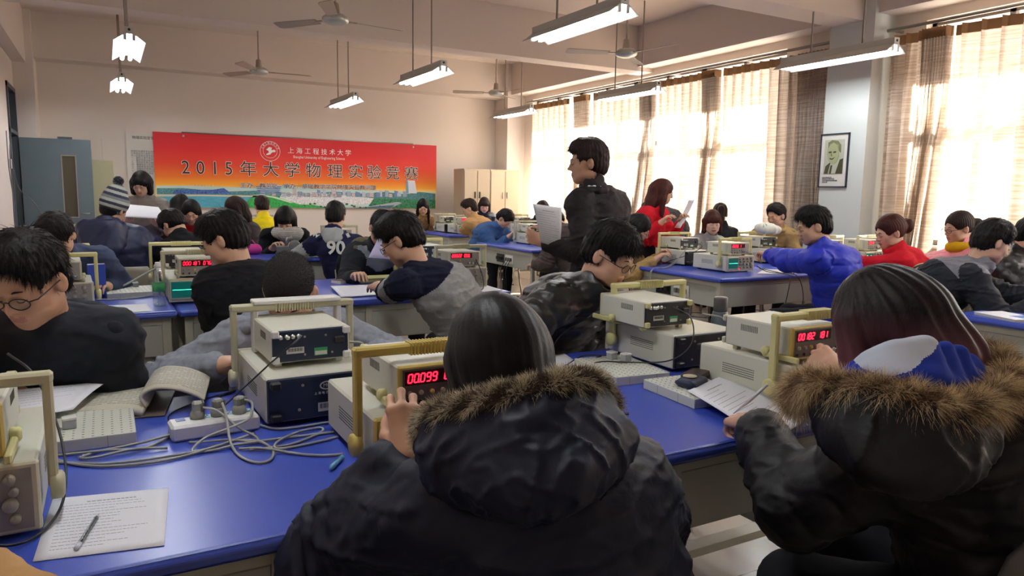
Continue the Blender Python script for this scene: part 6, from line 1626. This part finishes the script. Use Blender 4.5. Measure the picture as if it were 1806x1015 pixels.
cable('black cable hanging before the left edge oscilloscope in a wide arc', [(-.20, 1.86, TT + .26), (-.15, 1.80, TT + .22), (-.11, 1.72, TT + .13), (-.095, 1.62, TT + .05), (-.11, 1.52, TT + .012), (-.16, 1.44, TT + .008), (-.24, 1.44, TT + .03)], .0026, M_bc)
cable('thick black cable dropping from the left edge counter over the table front', [(-.27, 1.46, TT + .19), (-.22, 1.38, TT + .13), (-.19, 1.32, TT + .05), (-.175, 1.268, TT - .01), (-.175, 1.255, .6), (-.2, 1.26, .35)], .0036, M_bc)
cable('black cable swinging from the counter by the shiny jacket over the block board', [(1.73, 1.93, TT + .232), (1.75, 1.86, TT + .20), (1.72, 1.82, TT + .12), (1.66, 1.86, TT + .06), (1.58, 1.98, TT + .036), (1.50, 2.03, TT + .036), (1.44, 2.10), (1.43, 2.17), (1.49, 2.18), (1.55, 2.10, TT + .036)], .0024, M_bc)
cable('thin black cable rising behind the block board by the shiny jacket', [(1.60, 2.08, TT + .036), (1.50, 2.14, TT + .034), (1.42, 2.15), (1.40, 2.22), (1.50, 2.30, TT + .08), (1.66, 2.33, TT + .14)], .002, M_bc)
cable('grey cable behind the counter with yellow corner feet', [(1.86, 1.92, TT + .20), (1.93, 1.88, TT + .18), (1.98, 1.89, TT + .10), (1.99, 1.87, TT + .03), (2.0, 1.84), (1.95, 1.82)], g, M_gc)
cable('grey mains lead of the navy backed counter', [(.57, 1.935, TT + .205), (.60, 1.91, TT + .20), (.60, 1.89, TT + .15), (.58, 1.88, TT + .05), (.55, 1.86), (.50, 1.85)], g, M_gc)
def block_board(label, x, y, rz, w_, d_, cols, rows):
    t = empty('block_board', (x, y, TT), math.radians(rz), label, 'board', 'white perforated circuit boards')
    MB().rbox(-w_ / 2, w_ / 2, -d_ / 2, d_ / 2, 0, .030, .0015).build('board_body', mat('board_cream', (206, 208, 196), .5), t)
    b = MB()
    for i in range(cols):
        for j in range(rows):
            cx_ = -w_ / 2 + w_ * (i + .5) / cols; cy_ = -d_ / 2 + d_ * (j + .5) / rows; c2 = .0028
            b.box(cx_ - c2, cx_ + c2, cy_ - .0004, cy_ + .0004, .030, .0304); b.box(cx_ - .0004, cx_ + .0004, cy_ - c2, cy_ + c2, .030, .0304)
    b.build('contact_holes', M_ink, t)
    s = MB()
    for fx in (-.25, .25): s.box(w_ * fx - .0004, w_ * fx + .0004, -d_ / 2 - .0004, -d_ / 2, .001, .029)
    for fy_ in (-.2, .2): s.box(-w_ / 2 - .0004, -w_ / 2, d_ * fy_ - .0004, d_ * fy_ + .0004, .001, .029)
    s.build('joint_lines', M_ink2, t)
    return t
block_board('white perforated board left of the power strip with a clear cube', -.085, 2.10, 0, .245, .34, 12, 17)
block_board('white perforated board beside the shiny padded jacket', 1.545, 1.98, -6, .21, .29, 10, 14)
block_board('white perforated board under the dark wallet and sheet', 1.585, 1.66, -3, .20, .25, 10, 12)
block_board('white perforated board in the second row left of the water bottle', .10, 4.72, 4, .26, .30, 12, 12)
for x, y, l, z in ((-.105, 2.03, 'clear component cube on the board left of the power strip', TT + .0305), (1.575, 2.07, 'left clear component cube on the board by the shiny jacket', TT + .0305), (1.60, 2.02, 'right clear component cube on the board by the shiny jacket', TT + .0305),
                   (.04, 4.80, 'small clear cube on the second row board near the blue folder', TT + .0305), (.13, 4.82, 'small clear cube on the second row board near the bottle', TT + .0305)):
    t = empty('component_cube', (x, y, z), .1, l, 'component', 'clear component cubes')
    MB().rbox(-.015, .015, -.015, .015, 0, .022, .002).build('cube_body', mat('cube_milky', (176, 182, 186), .15, alpha=.75), t)
    MB().rbox(-.0155, .0155, -.0155, .0155, .022, .028, .001).build('cube_lid', M_white, t)
    MB().tube([(0, 0, .022), (0, -.0, .006)], .003, 6).build('cube_contact', mat('contact_red', (110, 60, 60), .5), t)
# open book
bk = empty('open_book', (.085, 2.262, TT), math.radians(-10), 'thick open book lying between the white board and the black cable', 'book')
M_page = mat('book_page', (214, 210, 190), .8)
def page_block(pts, y0, y1, th, name, m, lines=True, nseg=24):
    sp_ = spline(pts, 6); n = len(sp_); vs = []; fs = []
    for y in (y0, y1):
        for i, p in enumerate(sp_):
            t_ = sp_[min(i + 1, n - 1)] - sp_[max(i - 1, 0)]; nn = Vector((-t_.z, 0, t_.x)).normalized()
            vs.append((p.x, y, p.z)); vs.append((p.x - nn.x * th, y, p.z - nn.z * th))
    A = lambda j, i, k: j * 2 * n + 2 * i + k
    for i in range(n - 1):
        fs += [(A(0, i, 0), A(0, i + 1, 0), A(1, i + 1, 0), A(1, i, 0)), (A(0, i, 1), A(1, i, 1), A(1, i + 1, 1), A(0, i + 1, 1)),
               (A(0, i, 0), A(0, i, 1), A(0, i + 1, 1), A(0, i + 1, 0)), (A(1, i, 0), A(1, i + 1, 0), A(1, i + 1, 1), A(1, i, 1))]
    for i in (0, n - 1): fs.append((A(0, i, 0), A(1, i, 0), A(1, i, 1), A(0, i, 1)) if i == 0 else (A(0, i, 0), A(0, i, 1), A(1, i, 1), A(1, i, 0)))
    o = MB().add(vs, fs, 0, True).build(name, m, bk)
    if lines:
        L = MB()
        for j in range(14):
            y = y1 - .02 - (y1 - y0 - .04) * j / 14
            for i in range(3, n - 3, 1):
                if (i * 7 + j * 3) % 11 == 0: continue
                p, q = sp_[i], sp_[i + 1]; t_ = q - p; nn = Vector((-t_.z, 0, t_.x)).normalized() * .0005
                L.add([(p.x + nn.x, y, p.z + nn.z), (q.x + nn.x - t_.x * .15, y, q.z + nn.z), (q.x + nn.x - t_.x * .15, y - .003, q.z + nn.z), (p.x + nn.x, y - .003, p.z + nn.z)], [(0, 1, 2, 3)])
        L.build('printed_lines', M_ink2, o)
    return o
page_block([(-.20, 0, .030), (-.12, 0, .036), (-.05, 0, .035), (0, 0, .022)], -.12, .13, .020, 'left_pages', M_page)
page_block([(0, 0, .022), (-.015, 0, .055), (.02, 0, .078), (.08, 0, .072), (.13, 0, .050), (.15, 0, .034)], -.10, .15, .008, 'right_pages', M_page)
MB().rbox(-.20, .05, -.125, .14, .001, .005, .001).build('cover', mat('book_cover', (96, 80, 70), .6), bk)
sheet('loose_sheet', 'pale printed sheet lying over the left pages of the open book', 'paper', [(-.30, 2.30, TT + .075), (-.02, 2.345, TT + .062), (-.10, 2.13, TT + .048), (-.34, 2.05, TT + .055)], lines=9, curl=.006)
# right part of the near table
sheet('exam_sheet', 'printed sheet under the writing hand of the girl with the blue hood', 'paper', [(1.505, 1.60, TT + .037), (1.735, 1.69, TT + .037), (1.672, 1.30, TT + .012), (1.43, 1.22, TT + .006)], lines=13, curl=.006)
t = empty('folding_wallet', (1.665, 1.735, TT + .031), math.radians(28), 'dark brown wallet on the board behind the exam sheet', 'wallet'); MB().rbox(-.05, .05, -.035, .035, 0, .014, .004).build('outer_leather', mat('leather_brown', (58, 40, 32), .5), t); MB().rbox(-.048, .048, -.033, .030, .014, .018, .002).build('flap', mat('leather_brown', (58, 40, 32), .5), t)
t = empty('pencil_pouch', (1.585, 1.675, TT + .031), math.radians(20), 'navy cloth pouch with a round patch beside the brown wallet', 'pouch')
soft('cloth_body', [('c', (-.05, 0, .012), (.05, .01, .012), .012, .012, .02, V3(0, 1, 0), 2.6), ('c', (-.045, -.03, .008), (.045, -.028, .008), .010, .010, .02)], .004, C_navy, t, np.zeros(3), amp=.002)
MB().lathe([(.022, 0), (.022, .002)], c=(.005, .004, .0235), n=20).build('round_patch', mat('patch_cream', (206, 196, 160), .7), t)
t = empty('vacuum_flask', (2.15, 2.12, TT), 0, 'steel blue vacuum flask behind the counter with yellow corner feet', 'flask')
MB().lathe([(.034, 0), (.036, .01), (.036, .12), (.030, .155), (.028, .16)], n=24).build('flask_body', mat('flask_steel', (92, 104, 114), .3, .5), t)
MB().lathe([(.027, .160), (.028, .165), (.028, .212), (.025, .218)], n=24).build('flask_cap', mat('flask_cap_grey', (70, 70, 72), .4), t)
sheet('loose_sheet', 'blank white sheet between the long black hair and the shiny jacket', 'paper', [(1.40, 2.31, TT + .002), (1.535, 2.32, TT + .002), (1.46, 2.08, TT + .002), (1.28, 2.07, TT + .002)], curl=.003)
# second row
sheet('loose_sheet', 'white sheet at the front edge of the second row table before the bottle', 'paper', [(-.055, 4.30, TT + .002), (.165, 4.29, TT + .002), (.175, 4.02, TT + .002), (-.02, 4.0, TT + .002)])
wb = empty('water_bottle', (.222, 4.20, TT), 0, 'clear water bottle with green label on the second row table', 'bottle')
MB().lathe([(.026, 0), (.031, .006), (.031, .06), (.029, .066), (.031, .072), (.031, .125), (.029, .15), (.024, .175), (.014, .200), (.012, .212)], n=22).build('bottle_body', M_clear, wb)
MB().lathe([(.0318, .078), (.0318, .125)], n=22).build('label_band', mat('label_green', (46, 140, 76), .5), wb)
MB().lathe([(.014, .205), (.015, .208), (.015, .228), (.013, .231)], n=18).build('bottle_cap', M_white, wb)
t = empty('upright_folder', (-.07, 4.62, TT), math.radians(12), 'upright blue folder beside the second row counter', 'folder'); MB().rbox(-.04, .05, -.006, .006, 0, .19, .002).build('folder_cover', M_top, t); MB().box(-.038, .046, -.004, .004, .19, .193).build('folder_pages', M_paper, t)
cable('long pale tube cable rising across the second row board', [(-.02, 4.75), (.10, 4.80, TT + .06), (.22, 4.86, TT + .12), (.36, 4.93, TT + .17)], .006, M_gc)
cable('grey cable lying in front of the second row board', [(-.07, 4.52), (.05, 4.50), (.14, 4.53), (.22, 4.60), (.25, 4.75)], .004, M_gc)
sheet('exercise_booklet', 'open booklet under the hand of the boy in the striped sweater', 'booklet', [(1.22, 4.55, TT + .012), (1.50, 4.52, TT + .012), (1.46, 4.12, TT + .006), (1.16, 4.10, TT + .006)], lines=14, curl=.006, th=.004)
t = empty('flat_case', (1.60, 4.78, TT), .0, 'flat olive yellow case before the person with the olive hood', 'case'); MB().rbox(-.14, .14, -.08, .08, 0, .028, .006).build('case_base', mat('olive_plastic', (168, 164, 104), .5), t); MB().rbox(-.142, .142, -.082, .082, .028, .036, .004).build('case_lid', mat('olive_plastic_lid', (182, 178, 118), .5), t)
t = empty('card_deck', (1.37, 4.80, TT), .5, 'pale paperback in the hand of the person with the olive hood', 'book'); MB().rbox(-.06, .06, -.045, .045, 0, .02, .001).build('page_stack', M_page, t); MB().rbox(-.061, .061, -.046, .046, .02, .022, .001).build('book_cover', mat('book_cover', (96, 80, 70), .6), t)
sheet('held_sheet', 'lilac white sheet held up before the face with the olive hood', 'paper', [(1.66, 4.74, 1.17), (1.74, 4.66, 1.17), (1.72, 4.62, .94), (1.52, 4.70, .955)], m=mat('lilac_paper', (196, 194, 222), .7), curl=.01)
sheet('loose_sheet', 'white sheet beside the oscilloscope right of the striped sweater', 'paper', [(2.16, 4.5, TT + .002), (2.21, 4.3, TT + .002), (2.19, 4.05, TT + .002), (1.95, 4.02, TT + .002)])
cable('black cable from the counter down to the table right of the striped sweater', [(2.08, 4.21, TT + .19), (2.09, 4.14, TT + .1), (2.07, 4.08, TT + .02), (2.0, 4.03), (1.98, 3.965, TT - .02), (1.9, 3.955, .6)], .0028, M_bc)
cable('black cable hanging from the second row table by the black coat', [(.44, 4.0, TT + .004), (.44, 3.965, TT - .02), (.42, 3.96, .6), (.46, 3.97, .4), (.5, 3.98, .3)], .0028, M_bc)
# third row
gg = empty('gauge_instrument', (1.50, 7.0, TT), -.3, 'grey metal gauge instrument before the girl in the knitted scarf', 'instrument')
MB().rbox(-.12, .12, -.06, .06, 0, .09, .008).build('gauge_base', mat('gauge_grey', (110, 112, 112), .4, .3), gg)
MB().lathe([(.05, 0), (.05, .05), (.04, .055)], n=20, M=Matrix.Translation((.05, -.06, .10)) @ Matrix.Rotation(PI / 2, 4, 'X')).build('gauge_dial', mat('gauge_grey', (110, 112, 112), .4, .3), gg)
MB().tube([(-.04, 0, .08), (-.02, 0, .16), (.02, 0, .17)], .014, 8).build('gauge_arm', M_steel, gg)
sheet('exercise_booklet', 'open exercise book in front of the grey gauge', 'booklet', [(1.36, 6.94, TT + .01), (1.72, 6.86, TT + .01), (1.70, 6.66, TT + .01), (1.34, 6.70, TT + .01)], lines=8, curl=.012, th=.006)
bb_ = empty('blue_bottle', (.50, 6.95, TT), 0, 'blue drinking bottle with pale lid below the standing woman', 'bottle')
MB().lathe([(.034, 0), (.036, .01), (.036, .14), (.030, .16)], n=20).build('bottle_body', mat('bottle_blue', (60, 76, 140), .25), bb_); MB().lathe([(.031, .16), (.032, .165), (.032, .19), (.02, .20)], n=20).build('bottle_lid', mat('lid_blue', (150, 190, 226), .4), bb_)
pb = empty('pink_bag', (1.18, 7.2, TT), 0, 'small magenta bag left of the yellow jacket', 'bag'); soft('bag_body', [('c', (-.05, 0, .05), (.05, 0, .05), .05, .05)], .008, mat('magenta_cloth', (206, 60, 150), .7), pb, np.zeros(3)); MB().tube(spline([(-.05, 0, .09), (0, 0, .14), (.05, 0, .09)], 6), .006, 6).build('bag_strap', mat('magenta_cloth', (206, 60, 150), .7), pb)
# right column
wbn = empty('white_bundle', (5.55, 4.93, TT + .265), .2, 'crumpled white plastic bundle on the counter beside the pillar', 'bag')
soft('bag_body', [('e', (0, 0, .055), V3(.13, .09, .055)), ('e', (-.09, 0, .06), V3(.06, .06, .05)), ('c', (.05, -.05, .03), (.12, -.04, .04), .03, .04)], .008, mat('bag_white', (206, 208, 196), .35), wbn, np.zeros(3), amp=.007, f=34)
MB().tube(spline([(-.12, -.04, .06), (-.14, -.05, .10), (-.10, -.05, .10), (-.09, -.06, .05)], 6), .004, 6).build('bag_handle', M_white, wbn)
sheet('loose_sheet', 'white sheets beneath the forearm of the royal blue jacket', 'paper', [(4.95, 4.40, TT + .002), (5.12, 4.28, TT + .002), (4.78, 4.06, TT + .002), (4.60, 4.16, TT + .002)])
nb = empty('white_booklet', (4.18, 2.06, TT), math.radians(-18), 'white booklet with a blue printed corner on the right table', 'booklet')
MB().rbox(-.075, .105, -.13, .13, 0, .012, .001).build('page_block', M_page, nb); MB().rbox(-.077, .107, -.132, .132, .012, .015, .001).build('booklet_cover', M_paper, nb)
MB().box(.0, .09, -.10, -.02, .015, .0155).build('cover_print', mat('print_blue', (80, 130, 200), .6), nb)
cable('black cable drooping from the counter in front of the royal blue jacket', [(4.72, 4.27, TT + .05), (4.76, 4.20, TT + .01), (4.78, 4.03, TT + .004), (4.78, 3.975, TT - .03), (4.72, 3.96, .5), (4.74, 3.96, .35)], .0032, M_bc)
cable('second black cable looping below the blue table beside the royal blue jacket', [(4.74, 4.26, TT + .03), (4.82, 4.12, TT + .006), (4.86, 3.975, TT - .01), (4.92, 3.95, .6), (4.88, 3.955, .42), (4.80, 3.96, .38)], .0032, M_bc)
cable('black cable running over the flank of the left rear counter', [(4.66, 4.92, TT + .20), (4.60, 4.80, TT + .17), (4.47, 4.84, TT + .10), (4.40, 4.95, TT + .05), (4.35, 5.02, TT + .01)], .0028, M_bc)
for k in range(3): cable('pale cable dropping between the two instrument stacks to the table end', [(4.45, 4.82, TT + .18 - .01 * k), (4.36, 4.80, TT + .10), (4.20 + .02 * k, 4.79, TT + .01), (4.04 - .003 * k, 4.79, TT - .01), (4.025, 4.78 + .02 * k, .62)], .003, M_gc)
for k in range(3): cable('dark cable hanging from the sockets at the end of the third row table', [(4.05, 7.3 + .05 * k, .64), (4.0, 7.32 + .06 * k, .5), (4.03, 7.36 + .04 * k, .3), (4.0, 7.4 + .05 * k, .05)], .004, M_bc)
bkp = empty('striped_backpack', (5.02, 3.02, .46), .4, 'black and cream striped backpack behind the hair of the girl with the blue hood', 'backpack')
soft('pack_body', [('c', (0, 0, .12), (0, 0, .38), .14, .12)], .010, stripes_mat('pack_stripes', [(34, 32, 34), (196, 184, 150)], 0, .07, duty=[0, .55]), bkp, np.zeros(3), amp=.006)
MB().tube(spline([(-.06, -.12, .40), (-.10, -.17, .30), (-.08, -.16, .15)], 6), .012, 6).build('shoulder_strap', M_black, bkp)
chair(5.10, 3.02, 30, 'grey chair carrying the striped backpack behind the red fleece', M_chair)
chair(.14, 6.02, -15, 'pale grey chair behind the person with the striped beanie', M_chair)
chair(2.55, 6.3, 200, 'folding wooden looking chair beside the standing man legs', mat('chair_wood', (176, 140, 100), .5))
# ------------------------------------------------------------------ stools under everybody who sits without a chair
_seats = [o for o in COL.objects if o.parent is None and o.name.startswith('lab_chair')]
_proto = None
for pr in [o for o in COL.objects if o.parent is None and o.name.split('.')[0] == 'person']:
    if pr.get('standing') or any((Vector((c.location.x - pr.location.x, c.location.y - pr.location.y))).length < .32 for c in _seats): continue
    wds = pr['label'].split()[:12]
    while wds[-1] in ('in', 'and', 'the', 'with', 'a', 'of', 'by', 'at', 'to', 'behind', 'over', 'on'): wds.pop()
    lb = 'stool under the ' + ' '.join(wds)
    if _proto is None: _proto = stool(pr.location.x, pr.location.y, lb, .445); continue
    t = copy_tree(_proto); t.location = (pr.location.x, pr.location.y, 0); t.rotation_euler = (0, 0, random.uniform(0, 1)); tag(t, lb, 'stool', 'round lab stools')
